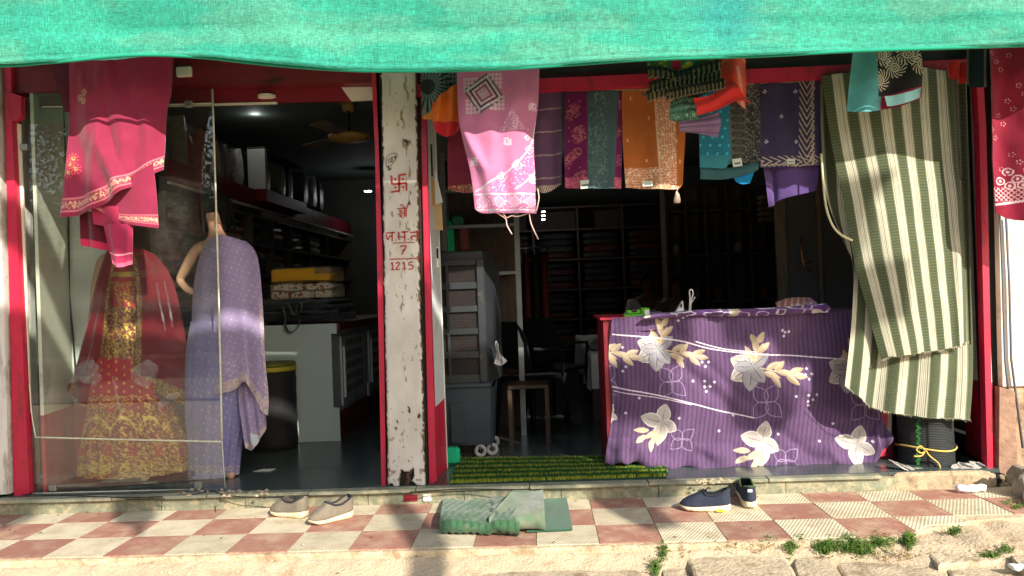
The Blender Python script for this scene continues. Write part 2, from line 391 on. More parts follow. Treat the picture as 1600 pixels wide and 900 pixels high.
for p in ([(610.4, 413), (613, 410.4), (613.4, 421.4)], [(610.8, 421.6), (616, 421.2)], [(618.4, 412.4), (621.4, 409.6), (624, 412.4), (618.6, 421), (625, 420.4)], [(629, 412.4), (631.4, 409.8), (631.8, 420.6)], [(629, 420.6), (634.4, 420.2)],
          [(645.6, 409.2), (639.6, 409.8), (639.2, 414), (643.6, 414), (645.6, 417.4), (643, 420.4), (638.6, 420)]): ribbon(lt, p, 1.6)
lt.out('painted_lettering', RP, bld)
pn = MB()
for p in ([(604, 245), (603.4, 258.6), (612, 257.6), (620.6, 244), (618, 239.4), (609, 241), (604, 245)], [(606.4, 247), (607, 255)], [(609.2, 246), (609.8, 254.4)], [(612.6, 245), (611, 248), (614, 251.4), (612, 253.6), (611.2, 251), (614.4, 246.4), (612.6, 245)], [(618, 243), (615.8, 245.4), (618.2, 246), (618.4, 243), (617.6, 249.6)], [(604.5, 262), (608, 261), (606, 266), (611, 262), (609, 267)]): ribbon(pn, p, 0.8)
pn.out('pen_lettering', BP, bld)
# red frames beside the pillar
pxprism('door_frame', [(578, 60), (590, 60), (596, 240), (603, 757), (596, 760), (586, 240)], 0.30, 0.05, M['red'], bld)
pxprism('door_frame', [(655.5, 60), (664, 60), (668, 300), (682, 752), (671, 757), (660, 300)], 0.32, 0.05, M['red'], bld)
pxprism('rusty_edge', [(650, 60), (657, 60), (661, 300), (672, 758), (663, 758), (654.5, 300)], 0.34, 0.04, M['rust'], bld)
# jamb to the right of the pillar : white above, red below, running back at an angle
def plane4(name, pts, mt, parent, th=0.02):
    """four world corners -> slab thickened along its normal"""
    a, b, c, d = [Vector([float(q) for q in p]) for p in pts]; n = (b-a).cross(d-a).normalized()*th
    V = [a, b, c, d, a+n, b+n, c+n, d+n]
    return MB().add([tuple(v) for v in V], [(0, 1, 2, 3), (7, 6, 5, 4), (0, 4, 5, 1), (1, 5, 6, 2), (2, 6, 7, 3), (3, 7, 4, 0)]).out(name, mt, parent)
jf = Wp(668, 400, 0.37); jb = Wp(692, 400, 0.80)
def jz(px, py, Y): return Wp(px, py, Y)[2]
plane4('jamb_panel', [(-0.905, .37, jz(675, 640, .37)), (-0.905, .37, 2.5), (-0.872, .70, 2.5), (-0.872, .70, jz(688, 622, .7))], M['jamb'], bld)
plane4('jamb_base', [(-0.905, .37, FL), (-0.905, .37, jz(675, 640, .37)), (-0.872, .70, jz(688, 622, .7)), (-0.872, .70, FL)], M['red'], bld)
box('jamb_edge', -0.889, -0.868, .70, .72, FL, 2.5, M['white'], bld)
# left frame, left jamb wall
pxprism('door_frame', [(4, 60), (16, 60), (19, 200), (46, 771), (22, 776), (8, 200)], 0.30, 0.05, M['red'], bld)
xl = -3.335
xa, xb, xc = -3.29, -3.42, -3.12; za_, zb2 = jz(40, 650, .35), jz(88, 633, .88)
plane4('side_panel', [(xa, .35, za_), (xb, .88, zb2), (xb, .88, 2.62), (xa, .35, 2.62)], M['cream'], bld)
plane4('side_panel_base', [(xa, .35, FL), (xb, .88, FL), (xb, .88, zb2), (xa, .35, za_)], M['red'], bld)
box('display_back_panel', xb+.012, xc, .885, .90, zb2, 2.62, M['white'], bld); box('display_back_base', xb+.012, xc, .88, .90, FL, zb2, M['red'], bld)
MB().tube([(xb+.02, .875, 2.6), (xb+.035, .872, 1.9), (xb+.02, .874, 1.3), (xb+.05, .87, .75)], .006, 5).out('wire', M['dark'], bld, True)
pxprism('frame_lining', [(17, 190), (32, 194), (48, 645), (33, 650)], 0.345, 0.012, M['cream'], bld)
# headers
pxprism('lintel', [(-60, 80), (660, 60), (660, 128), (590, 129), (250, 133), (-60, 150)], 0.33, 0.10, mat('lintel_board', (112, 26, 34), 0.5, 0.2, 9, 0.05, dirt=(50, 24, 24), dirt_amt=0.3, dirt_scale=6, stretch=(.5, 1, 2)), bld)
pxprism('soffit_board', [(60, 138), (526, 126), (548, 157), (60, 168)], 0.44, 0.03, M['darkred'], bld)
pxprism('soffit_board', [(526, 126), (592, 124), (592, 155), (548, 157)], 0.44, 0.03, M['cream'], bld)
pxprism('light_strip', [(262, 163.5), (432, 159), (432, 162), (262, 166.5)], 0.43, 0.02, M['cream'], bld)
pxprism('frame_corner', [(8, 142), (33, 150), (33, 182), (22, 190), (8, 184)], 0.29, 0.04, M['red'], bld)
box('upper_bar', -0.93, 2.45, 0.30, 0.36, Wp(1000, 125, .3)[2]-.035, Wp(1000, 125, .3)[2]+.035, M['red'], bld)
pxprism('lintel', [(660, 60), (1560, 40), (1560, 96), (660, 119)], 0.39, 0.10, mat('dark_board', (60, 46, 46), 0.8, 0.3, 9, 0.1), bld)  # plain dark board over the right bay
# right frame, jamb
pxprism('door_frame', [(1522, 60), (1533, 60), (1541, 200), (1552, 735), (1543, 737), (1530, 200)], 0.30, 0.06, M['red'], bld)
plane4('jamb_panel', [(2.345, .34, jz(1541, 598, .34)), (2.345, .34, 2.45), (2.40, .72, 2.45), (2.40, .72, jz(1520, 590, .72))][::-1], M['cream'], bld)
plane4('jamb_base', [(2.345, .34, FL), (2.345, .34, jz(1541, 598, .34)), (2.40, .72, jz(1520, 590, .72)), (2.40, .72, FL)][::-1], M['red'], bld)
# outer walls either side
box('dark_gap', -3.60, -3.42, .36, .46, -.05, 2.8, M['nearblack'], bld)
pxprism('outer_pillar', [(-120, 60), (-6, 60), (14, 772), (-120, 782)], 0.27, 0.3, M['pillar'], bld)
box('dark_gap', 2.36, 2.50, .38, .48, -.02, 2.8, M['nearblack'], bld)
wl = mat('cream_plaster', (226, 216, 200), 0.85, 0.08, 5, 0.2, 40, dirt=(150, 130, 110), dirt_amt=0.22, dirt_scale=6)  # cream plaster in its own colour, with patchy dirt
pxprism('outer_wall', [(1554, 60), (1900, 60), (1900, 595), (1567, 604), (1560, 300)], 0.33, 0.3, wl, bld)
pxprism('outer_wall_base', [(1567, 604), (1900, 595), (1900, 730), (1572, 738)], 0.35, 0.28, mat('bare_brown_plaster', (176, 146, 118), 0.95, 0.25, 12, 0.8, 40, dirt=(92, 74, 60), dirt_amt=0.4, dirt_scale=8), bld)
pxprism('stone_block', [(1562, 604), (1586, 612), (1590, 730), (1572, 742), (1561, 738)], 0.29, 0.05, mat('brown_stone', (148, 118, 98), 0.95, 0.25, 14, 0.8, 40), bld)
cb = MB(); cb.tube([Wp(x, y, .30) for x, y in ((1556, 120), (1559, 250), (1566, 420), (1570, 560), (1578, 640))], .006)
cb.out('cable', mat('grey_cable', (96, 100, 110), .5), bld, True)
cb = MB(); cb.tube([Wp(x, y, .31) for x, y in ((1572, 340), (1577, 440), (1580, 560), (1598, 700))], .007)
cb.out('cable', bpy.data.materials['grey_cable'], bld, True)

# ================================================================== FLOOR, STEP, PAVEMENT, GROUND
kota = mat('polished_green_stone', (70, 80, 78), 0.22, 0.22, 3, 0.03, 12, spec=0.5, dirt=(112, 112, 100), dirt_amt=0.05, rand=0.10)
fl = struct(box('floor', -3.62, 2.75, 0.30, 7.45, 0.0, FL-.021, M['nearblack']))
step = struct(box('step', -6, 2.0, 0.235, 0.6, -0.15, FL-.0215, mat('step_mortar', (150, 138, 112), 0.95, 0.2, 12, 0.6, 60)))
tm = None
xs = [-3.5, -2.72, -2.1, -1.46, -.86, -.2, .45, 1.08, 1.72, 2.35]; ys = [.262, .82, 1.42, 2.02, 2.62, 3.22, 3.9]
for j in range(len(ys)-1):
    for i in range(len(xs)-1):
        g = .0015; hz = FL-random.uniform(0, .0012)
        box('floor_slab', xs[i]+g, xs[i+1]-g, ys[j]+g, ys[j+1]-g, FL-.02, hz, kota, fl)
box('floor_slab', -3.5, 2.6, 3.903, 7.4, FL-.02, FL-.001, kota, fl)
nose = mat('worn_green_nosing', (128, 130, 110), 0.55, 0.18, 8, 0.3, 40, dirt=(190, 178, 146), dirt_amt=0.35, dirt_scale=10, rand=.12)
nx = [-3.52, -2.78, -2.22, -1.62, -1.0, -.34, .34, 1.02, 1.66]
for i in range(len(nx)-1):
    y0 = .185+.008*random.uniform(-1, 1)
    box('nosing_slab', nx[i]+.002, nx[i+1]-.002, y0, .26, FL-.022, FL-.0005*i % .003 if False else FL-.002, nose, step, .004)
ris = mat('riser_marble', (122, 124, 102), 0.6, 0.22, 14, 0.5, 50, dirt=(176, 162, 130), dirt_amt=0.42, dirt_scale=16, rand=.12)
x = -3.6
while x < 1.75:
    wd = random.choice([.38, .56, .64, .72, .5])
    box('riser_piece', x+.0012, min(x+wd, 1.78)-.0012, .212+random.uniform(-.004, .004), .236, -.01, FL-.024, ris, step, .003); x += wd
box('riser_piece', -1.07, -.99, .205, .232, .012, .05, M['darkred'], step, .003)
box('riser_piece', -.96, -.91, .200, .232, .008, .052, M['cream'], step, .006)
# rough concrete at the right end of the step
def blob(name, cx, cy, z0, sx, sy, sz, mt, parent=None, seed=1, n=26, flat=.35, rough=.18):
    V = []; F = []; nr = n//2
    for i in range(nr+1):
        th = math.pi*i/nr
        for k in range(n):
            a = 2*math.pi*k/n; x, y, z = math.sin(th)*math.cos(a), math.sin(th)*math.sin(a), math.cos(th)
            q = 1+rough*float(fbm(np.array([x*2.1+seed*7+z]), np.array([y*2.1+z*1.3]), seed, 4)[0])
            sq = lambda t: math.copysign(abs(t)**flat, t)
            V.append((cx+sx*sq(x)*q*.8, cy+sy*sq(y)*q*.8, z0+sz*.5+sz*.5*sq(z)*q))
    for i in range(nr):
        for k in range(n): F.append((i*n+k, (i+1)*n+k, (i+1)*n+(k+1) % n, i*n+(k+1) % n))
    return build(name, V, F, mt, parent, True)
conc = mat('rough_concrete', (176, 156, 126), 0.95, 0.22, 16, 0.9, 50, dirt=(112, 96, 78), dirt_amt=0.3, dirt_scale=12)
o = blob('concrete_kerb', 2.02, .31, -.04, .36, .10, .125, conc, step, 4, 40, .22, .06)
o = blob('concrete_kerb', 2.60, .42, -.04, .30, .16, .10, conc, step, 5, 40, .25, .08)
for k, (x, y) in enumerate(((-3.52, .20), (-2.15, .185))):
    pass
# broken mortar patch along the left nosing and the brown lump at the right
chp = MB()
for k in range(46):
    px = random.uniform(275, 420) if k < 30 else random.uniform(1085, 1140); py = random.gauss(769, 3) if k < 30 else random.uniform(747, 757)
    p = Gp(px, py, FL); s = random.uniform(.006, .02)
    a = random.uniform(0, 3.1)
    V = [(p[0]+s*math.cos(a+t)*random.uniform(.7, 1.6), p[1]+s*.6*math.sin(a+t)*random.uniform(.6, 1.1), FL-.004) for t in (0, 1.5, 3, 4.6)]
    V += [(v[0]*.3+p[0]*.7, v[1]*.3+p[1]*.7, FL+random.uniform(.003, .010)) for v in V]
    chp.add(V, [(4, 5, 6, 7), (0, 1, 5, 4), (1, 2, 6, 5), (2, 3, 7, 6), (3, 0, 4, 7)])
o = chp.out('mortar_crumbs', conc, step); o['kind'] = 'stuff'
# painted-on crack in relief
cr = MB()
for pts in ([(60, 772), (120, 774), (195, 776), (255, 775)], [(196, 779), (258, 778)], [(300, 772), (322, 768), (334, 766), (345, 771), (380, 775), (470, 776)], [(343, 776), (344, 783)], [(640, 768), (720, 763), (800, 764), (830, 763)]):
    cr.tube([np.array(Gp(x, y+1, FL))+np.array([0, 0, -.001]) for x, y in smooth_pl(pts, 4)], .0035, 4)
cr.out('crack', M['nearblack'], step)

# pavement : checker of ribbed tiles
pave = mat('pavement_bed', (194, 176, 146), 0.95, 0.22, 20, 1.0, 60, dirt=(150, 124, 92), dirt_amt=0.35, dirt_scale=9)
def tile_mat(name, col, dcol, ang):
    mt, t, p = _nt(name); N = t.nodes; L = t.links
    gm = N.new('ShaderNodeNewGeometry'); mp = N.new('ShaderNodeMapping'); mp.inputs['Rotation'].default_value = (0, 0, R_(ang)); L.new(gm.outputs['Position'], mp.inputs[0])
    wv = N.new('ShaderNodeTexWave'); wv.inputs['Scale'].default_value = 19; wv.inputs['Distortion'].default_value = .6; wv.inputs['Detail'].default_value = 2; L.new(mp.outputs[0], wv.inputs[0])
    nz = N.new('ShaderNodeTexNoise'); nz.inputs['Scale'].default_value = 7; nz.inputs['Detail'].default_value = 10; nz.inputs['Roughness'].default_value = .7; L.new(gm.outputs['Position'], nz.inputs[0])
    n3 = N.new('ShaderNodeTexNoise'); n3.inputs['Scale'].default_value = 90; n3.inputs['Detail'].default_value = 4; L.new(gm.outputs['Position'], n3.inputs[0])
    mx = N.new('ShaderNodeMixRGB'); mx.inputs[1].default_value = (*lin(col), 1); mx.inputs[2].default_value = (*lin(dcol), 1)
    rp = N.new('ShaderNodeValToRGB'); rp.color_ramp.elements[0].position = .46; rp.color_ramp.elements[1].position = .72; L.new(nz.outputs[0], rp.inputs[0])
    m0 = N.new('ShaderNodeMath'); m0.operation = 'MULTIPLY'; m0.inputs[1].default_value = 1.0; L.new(rp.outputs[0], m0.inputs[0]); L.new(m0.outputs[0], mx.inputs[0])
    # wave pattern multiplied into the colour, darker in the grooves
    m2 = N.new('ShaderNodeMixRGB'); m2.blend_type = 'MULTIPLY'; m2.inputs[0].default_value = .20
    L.new(mx.outputs[0], m2.inputs[1]); L.new(wv.outputs[0], m2.inputs[2])
    m3 = N.new('ShaderNodeMixRGB'); m3.blend_type = 'OVERLAY'; m3.inputs[0].default_value = .25; L.new(m2.outputs[0], m3.inputs[1]); L.new(n3.outputs[0], m3.inputs[2])
    n4 = N.new('ShaderNodeTexNoise'); n4.inputs['Scale'].default_value = 2.2; n4.inputs['Detail'].default_value = 9; n4.inputs['Roughness'].default_value = .72; L.new(gm.outputs['Position'], n4.inputs[0]); r4 = N.new('ShaderNodeMapRange'); r4.inputs[1].default_value = .5; r4.inputs[2].default_value = .74; r4.inputs[3].default_value = 0; r4.inputs[4].default_value = .62; L.new(n4.outputs[0], r4.inputs[0]); m4 = N.new('ShaderNodeMixRGB'); m4.inputs[2].default_value = (*lin((168, 148, 118)), 1); L.new(r4.outputs[0], m4.inputs[0]); L.new(m3.outputs[0], m4.inputs[1]); m3 = m4
    oi = N.new('ShaderNodeObjectInfo'); hs = N.new('ShaderNodeHueSaturation'); mr = N.new('ShaderNodeMapRange'); mr.inputs[3].default_value = .9; mr.inputs[4].default_value = 1.1
    L.new(oi.outputs['Random'], mr.inputs[0]); L.new(mr.outputs[0], hs.inputs['Value']); L.new(m3.outputs[0], hs.inputs['Color']); L.new(hs.outputs[0], p.inputs['Base Color'])
    b = N.new('ShaderNodeBump'); b.inputs['Strength'].default_value = .4; b.inputs['Distance'].default_value = .004; L.new(wv.outputs[0], b.inputs['Height']); L.new(b.outputs[0], p.inputs['Normal'])
    p.inputs['Roughness'].default_value = .8; return mt
TC = [tile_mat('cream_tile', (210, 198, 170), (172, 154, 124), a) for a in (62, 28)]
TR = [tile_mat('terracotta_tile', (160, 110, 94), (192, 164, 138), a) for a in (62, 28)]
pv = struct(MB().prism([(-7, .24), (-7, -.63), (-1.2, -.625), (.3, -.63), (1.25, -.625), (1.40, -.60), (1.60, -.48), (1.9, -.36), (2.4, -.335), (3.2, -.33), (3.2, .24)][::-1], 'z', -.16, -.006).out('pavement', pave))
for i in range(-16, 11):
    for j in range(3):
        y1 = -.3*(j-0) if j else .205; y0 = -.3*j-.0 if False else [0.0, -.3, -.6][j]; y1 = [.205, 0.0, -.3][j]
        if j == 2 and i > 5: continue
        if i > 8: continue
        x0, x1 = .3*i, .3*i+.3; red = ((i+j) % 2 == 0) if True else 0
        mm = (TR if red else TC)[(i*7+j*3) % 2]
        g_ = .0022; jt = lambda: random.uniform(-.0008, .0008); poly = [(x0+g_+jt(), y0+g_+jt()), (x1-g_+jt(), y0+g_+jt()), (x1-g_+jt(), y1-g_+jt()), (x0+g_+jt(), y1-g_+jt())]
        if j == 2 and i == 4: poly = [(x0+.0015, -.5985), (1.34, -.5985), (1.42, -.565), (x1-.0015, -.54), (x1-.0015, -.3015), (x0+.0015, -.3015)]
        if j == 2 and i == 5: poly = [(x0+.0015, -.54), (1.60, -.45), (x1-.0015, -.42), (x1-.0015, -.3015), (x0+.0015, -.3015)]
        z = -.0022*random.random()
        MB().prism(poly, 'z', -.018, z).out('tile', mm, pv)
# ground sheet : dusty earth in front, road behind the photographer, out to the horizon
def gz(x, y):
    base_ = -.115+.012*fbm(x*3, y*3, 3, 4)+.004*fbm(x*22, y*22, 9, 2)
    lip = np.clip((y+.80)/.17, 0, 1); up = (-.03-.05*(1-lip)+.010*fbm(x*18, y*18, 5, 3))
    e = np.clip((y+.86)/.22, 0, 1)**1.4
    z = base_*(1-e)+(-.035+.007*fbm(x*18, y*18, 5, 3))*e
    r = np.clip((x-1.2)/.5, 0, 1)*np.clip((y+1.15)/.5, 0, 1); z = z*(1-r)+(-.022+.012*fbm(x*9, y*9, 8, 3))*r
    q = np.clip((x-2.2)/.3, 0, 1)*np.clip((y+.4)/.2, 0, 1)
    return z
xsq = np.r_[-60, -30, -15, -8, np.linspace(-5.2, 4.2, 480), 8, 15, 30, 60]; ysq = np.r_[-90, -60, -30, -15, -9, -6, -4, -2.6, np.linspace(-1.7, .3, 150)]
X, Yy = np.meshgrid(xsq, ysq); X = X.ravel(); Yy = Yy.ravel()
earth = mat('dusty_earth', (190, 170, 142), 0.95, 0.2, 5, 1.0, 70, dirt=(150, 124, 94), dirt_amt=0.3, dirt_scale=5)
g = struct(build('ground', np.stack([X, Yy, gz(X, Yy)], 1), grid_faces(len(xsq), len(ysq)), earth, None, True))
# right-hand corner ground between step end and wall

# ================================================================== GLASS SHOP WINDOW
gm_, gt_, gp_ = _nt('window_glass')
N = gt_.nodes; L = gt_.links
fr = N.new('ShaderNodeFresnel'); fr.inputs[0].default_value = 1.5
tb = N.new('ShaderNodeBsdfTransparent'); tb.inputs[0].default_value = (.93, .96, .94, 1); gb = N.new('ShaderNodeBsdfGlossy'); gb.inputs['Roughness'].default_value = 0.01
df = N.new('ShaderNodeBsdfDiffuse'); df.inputs[0].default_value = (.7, .68, .6, 1)
mu = N.new('ShaderNodeMath'); mu.operation = 'MULTIPLY_ADD'; mu.inputs[1].default_value = 2.4; mu.inputs[2].default_value = 0.05; L.new(fr.outputs[0], mu.inputs[0]); bfg = N.new('ShaderNodeNewGeometry'); inv = N.new('ShaderNodeMath'); inv.operation = 'SUBTRACT'; inv.inputs[0].default_value = 1; L.new(bfg.outputs['Backfacing'], inv.inputs[1]); mb_ = N.new('ShaderNodeMath'); mb_.operation = 'MULTIPLY'; L.new(mu.outputs[0], mb_.inputs[0]); L.new(inv.outputs[0], mb_.inputs[1])
mx = N.new('ShaderNodeMixShader'); L.new(mb_.outputs[0], mx.inputs[0]); L.new(tb.outputs[0], mx.inputs[1]); L.new(gb.outputs[0], mx.inputs[2])
gmm = N.new('ShaderNodeNewGeometry'); nz = N.new('ShaderNodeTexNoise'); nz.inputs['Scale'].default_value = 3; nz.inputs['Detail'].default_value = 12; nz.inputs['Roughness'].default_value = .75; L.new(gmm.outputs['Position'], nz.inputs[0])
rp = N.new('ShaderNodeMapRange'); rp.inputs[1].default_value = .5; rp.inputs[2].default_value = .8; rp.inputs[3].default_value = .008; rp.inputs[4].default_value = .05; L.new(nz.outputs[0], rp.inputs[0])
m2 = N.new('ShaderNodeMixShader'); L.new(rp.outputs[0], m2.inputs[0]); L.new(mx.outputs[0], m2.inputs[1]); L.new(df.outputs[0], m2.inputs[2])
L.new(m2.outputs[0], N['Material Output'].inputs[0])
win = thing('shop_window', 'clear frameless glass pane with pale taped edge in front of the two mannequins', 'window', Wp(200, 770, .34))
q = [Wp(x, y, .34) for x, y in ((46, 146), (333, 138), (347, 690), (352, 764), (50, 771))]
MB().prism([(p[0], p[2]) for p in q], 'y', .336, .337).out('pane', gm_, win)
tape = mat('pale_edge_tape', (205, 205, 180), 0.5, 0.15, 40)
for pts, r in (([(332, 139), (341, 430), (347, 687)], .006), ([(55, 683), (200, 687), (347, 690)], .0055), ([(46, 600), (50, 650), (56, 683)], .004), ([(66, 167), (200, 165), (332, 161)], .003), ([(347, 690), (352, 764)], .003), ([(352, 764), (200, 767), (50, 771)], .003)):
    MB().tube([Wp(x, y, .333) for x, y in smooth_pl(pts, 4)], r, 5).out('edge_tape', tape, win, True)
for x, y in ((295, 163), (38, 230), (83, 762), (310, 758)):
    p = Wp(x, y, .335); box('clip', p[0]-.022, p[0]+.022, .322, .350, p[2]-.02, p[2]+.02, mat('clip_metal', (150, 150, 140), .4, metal=.6) if 'clip_metal' not in bpy.data.materials else bpy.data.materials['clip_metal'], win, .004)
for x, y in ((289, 113), (127, 166)):
    p = Wp(x, y, .325); box('bracket', p[0]-.045, p[0]+.045, .30, .33, p[2]-.03, p[2]+.03, M['cream'], bld, .006)

# ================================================================== INTERIOR, LEFT BAY
def packet(name, x, y, z, sx, sy, sz, c, seed):
    rnd = random.Random(seed); mb = MB(); n = 10
    V = []; F = []
    for k, (zz, s) in enumerate(((0, .9), (.25, 1), (.75, 1), (1, .86))):
        for i in range(n):
            a = 2*math.pi*i/n; f = lambda t: math.copysign(abs(t)**.45, t)
            V.append((x+sx/2*f(math.cos(a))*s*rnd.uniform(.94, 1.04), y+sy/2*f(math.sin(a))*s*rnd.uniform(.94, 1.04), z+sz*zz*rnd.uniform(.95, 1.05)))
    for k in range(3):
        for i in range(n): F.append((k*n+i, k*n+(i+1) % n, (k+1)*n+(i+1) % n, (k+1)*n+i))
    F += [tuple(range(n-1, -1, -1)), tuple(range(3*n, 4*n))]
    return build(name, V, F, c, None, False)
PK = [mat('packet_cloth', c, .35, .3, 20, .3, 60, spec=.8) for c in ((104, 96, 100), (150, 56, 62), (84, 100, 126), (160, 148, 118), (112, 122, 100), (196, 188, 184), (156, 100, 70), (60, 60, 70))]
PKN = ['charcoal', 'dark red', 'slate blue', 'khaki', 'olive', 'pale grey', 'rust brown', 'black']; ORD = ['first', 'second', 'third', 'fourth', 'fifth', 'sixth', 'seventh']
# wall shelving on the left wall (front plane x=-3.0)
sh = thing('wall_shelving', 'tall dark shelving running back along the left wall behind the mannequins', 'shelving', (-3.2, 4.0, FL))
ysd = [1.45, 2.05, 2.65, 3.25, 3.85, 4.45, 5.2, 6.0, 7.2]
for yy in ysd: box('divider', -3.55, -2.99, yy-.012, yy+.012, FL, 2.02, M['wood'], sh)
for zz in (FL+.02, .55, .85, 1.15, 1.45, 1.75, 2.03): box('shelf', -3.56, -2.98, 1.44, 7.3, zz-.012, zz+.012, M['wood'], sh)
box('back_board', -3.61, -3.57, 1.44, 7.3, FL, 2.9, M['darkwood'], sh)
# overhead display with red and pale fascia
for a, b in zip(ysd[:-1], ysd[1:]): box('fascia', -2.97, -2.95, a+.01, b-.01, 2.12, 2.28, M['darkred'], sh)
box('fascia_trim', -2.972, -2.945, 1.44, 7.3, 2.095, 2.115, M['cream'], sh)
box('cabinet_side', -3.03, -2.86, 3.28, 3.34, 2.29, 2.68, M['white'], sh); box('cabinet_top', -3.03, -2.86, 3.28, 4.6, 2.683, 2.70, M['darkwood'], sh)
box('cabinet_base', -3.05, -2.85, 3.26, 4.6, 2.17, 2.286, M['darkred'], sh)
k = 0
for a, b in zip(ysd[:-2], ysd[1:-1]):
    for zz in (.56, .86, 1.16, 1.46, 1.76):
        nst = 3
        for s in range(nst):
            if random.random() < .12: continue
            o = packet('folded_cloth', -3.2, (a+b)/2+random.uniform(-.04, .04), zz+.012+s*.075, .36, .46, .068, random.choice(PK), k); k += 1
            tag(o, '%s folded cloth, %s layer, %s bay back, %s shelf of the left wall' % (PKN[PK.index(o.data.materials[0])], ['lowest', 'middle', 'topmost'][s], ORD[ysd.index(a)], ORD[int(round((zz-.56)/.3))]), 'cloth', 'folded cloth packets on the left wall shelving')
for kk in range(7):
    yy = 1.62+.235*kk; o = packet('display_bag', -3.1+.03*math.sin(kk*2.3), yy, 2.30, .16, .13, .24+.14*abs(math.sin(kk*1.7)), PK[(kk*5+7) % 8], 60+kk); o.rotation_euler = (0, .12*math.sin(kk*3.1), .3*math.sin(kk*1.9))
    tag(o, '%s plastic wrapped garment, %s from the front on the upper ledge' % (PKN[(kk*5+7) % 8], ORD[kk]), 'garment', 'wrapped garments on the upper ledge')
for kk in range(6):
    yy = 3.55+.42*kk; o = packet('display_bag', -3.0+.03*math.sin(kk*2.3), yy, 2.32, .16, .2, .26+.10*abs(math.sin(kk*2.7)), PK[(kk*3+1) % 8], 80+kk)
    tag(o, '%s wrapped garment, %s behind the white cabinet side' % (PKN[(kk*3+1) % 8], ORD[kk]), 'garment', 'wrapped garments on the upper ledge')
# ceiling lights
lamp = mat('lamp_lit', (255, 250, 240), emit=6.0)
def clight(px, py, Yd, r, label):
    p = Wp(px, py, Yd); t = thing('ceiling_light', label, 'light', (p[0], p[1], p[2]))
    MB().lathe([(r*1.25, p[2]+.02), (r*1.25, p[2]+.0), (r*1.05, p[2]-.008)], p[0], p[1], 20).out('rim', M['white'], t)
    MB().lathe([(r, p[2]-.009), (r*.9, p[2]-.016)], p[0], p[1], 20).out('lens', lamp, t)
    ld = bpy.data.lights.new('lamp_light', 'POINT'); ld.energy = 1.0; ld.shadow_soft_size = .05; ld.color = (.95, 1, .98); lo = bpy.data.objects.new('lamp_light', ld); COL.objects.link(lo); lo.location = (p[0], p[1], p[2]-.09); absolute_parent(lo, t)
clight(398, 165, 3.0, .055, 'round lit ceiling light above the lavender sari mannequin')
clight(575, 298, 6.4, .05, 'small lit ceiling light deep inside beside the red door frame')
p = Wp(419, 153, .46); o = MB().lathe([(.03, p[2]-.012), (.055, p[2]-.006), (.055, p[2]+.010), (.03, p[2]+.014)], p[0], .44, 20).out('door_sensor', M['cream']); tag(o, 'small oval cream fitting on the red soffit board', 'fitting')
# three short strips of lit lamps seen deep in the right bay
for k in range(3):
    p = Wp(849, 331+k*6, 5.5); o = box('strip_light', p[0]-.02, p[0]+.02, 5.48, 5.52, p[2]-.006, p[2]+.006, lamp); tag(o, ['topmost', 'middle', 'lowest'][k]+' of the three tiny lit strips under the pink sari threads', 'light', 'lit strips deep in the right bay')
    ld = bpy.data.lights.new('strip_lamp_light', 'POINT'); ld.energy = .8; ld.shadow_soft_size = .05; lo = bpy.data.objects.new('strip_lamp_light', ld); COL.objects.link(lo); lo.location = (p[0], 5.42, p[2]-.01*k); absolute_parent(lo, o)
# ceiling fan
p = Wp(546, 214, 2.7); fan = thing('ceiling_fan', 'ceiling fan with a wide yellow motor hub and thin blades', 'fan', (p[0], p[1], p[2]))
yel = mat('fan_yellow', (206, 168, 92), .5, .08)
MB().lathe([(.03, p[2]-.05), (.05, p[2]-.045), (.12, p[2]-.035), (.185, p[2]-.02), (.19, p[2]+.012), (.15, p[2]+.03), (.04, p[2]+.045)], p[0], p[1], 32).out('motor', yel, fan, True)
MB().tube([(p[0], p[1], p[2]+.04), (p[0], p[1], 2.95)], .012).out('rod', M['dark'], fan, True)
MB().lathe([(.05, 2.87), (.06, 2.95)], p[0], p[1], 16).out('canopy', yel, fan, True)
for k in range(3):
    a = R_(20+120*k); mb = MB(); V = []
    for r, wd in ((.19, .03), (.26, .06), (.62, .075), (.66, .05)):
        for s in (-1, 1): V.append((p[0]+r*math.cos(a)-s*wd*math.sin(a), p[1]+r*math.sin(a)+s*wd*math.cos(a), p[2]+.012*s))
    V += [(x, y, z+.004) for x, y, z in V]
    mb.add(V, [(0, 2, 3, 1), (2, 4, 5, 3), (4, 6, 7, 5), (9, 11, 10, 8), (11, 13, 12, 10), (13, 15, 14, 12), (0, 8, 10, 2), (2, 10, 12, 4), (4, 12, 14, 6), (1, 3, 11, 9), (3, 5, 13, 11), (5, 7, 15, 13), (6, 14, 15, 7)]); mb.out('blade', mat('fan_blade', (120, 112, 98), .5) if 'fan_blade' not in bpy.data.materials else bpy.data.materials['fan_blade'], fan)
# counter
ct = thing('shop_counter', 'pale counter with perforated side doors and a dark red top behind the lavender mannequin', 'counter', (-1.8, 2.6, FL))
cl, cr_ = Wp(400, 600, 1.8)[0], Wp(521, 600, 1.8)[0]; ctz = Wp(470, 507, 1.8)[2]
box('front_panel', cl, cr_, 1.78, 1.80, FL, ctz-.0, M['counter'], ct)
box('front_panel_foot', cr_, cr_+.045, 1.782, 1.80, FL, FL+.26, M['counter'], ct)
box('front_panel_cap', cr_, cr_+.045, 1.782, 1.80, ctz-.08, ctz, M['counter'], ct)
box('side', cr_-.03, cr_-.004, 1.80, 4.4, FL+.2, ctz-.06, M['jamb'], ct)
box('plinth', cr_-.02, cr_+.03, 1.803, 4.4, FL, FL+.19, M['darkred'], ct)
box('top', cl, cr_+.06, 1.803, 4.4, ctz-.055, ctz+.0, M['darkred'], ct)
box('back', cl, cl+.02, 1.803, 4.4, FL, ctz-.06, M['darkwood'], ct)
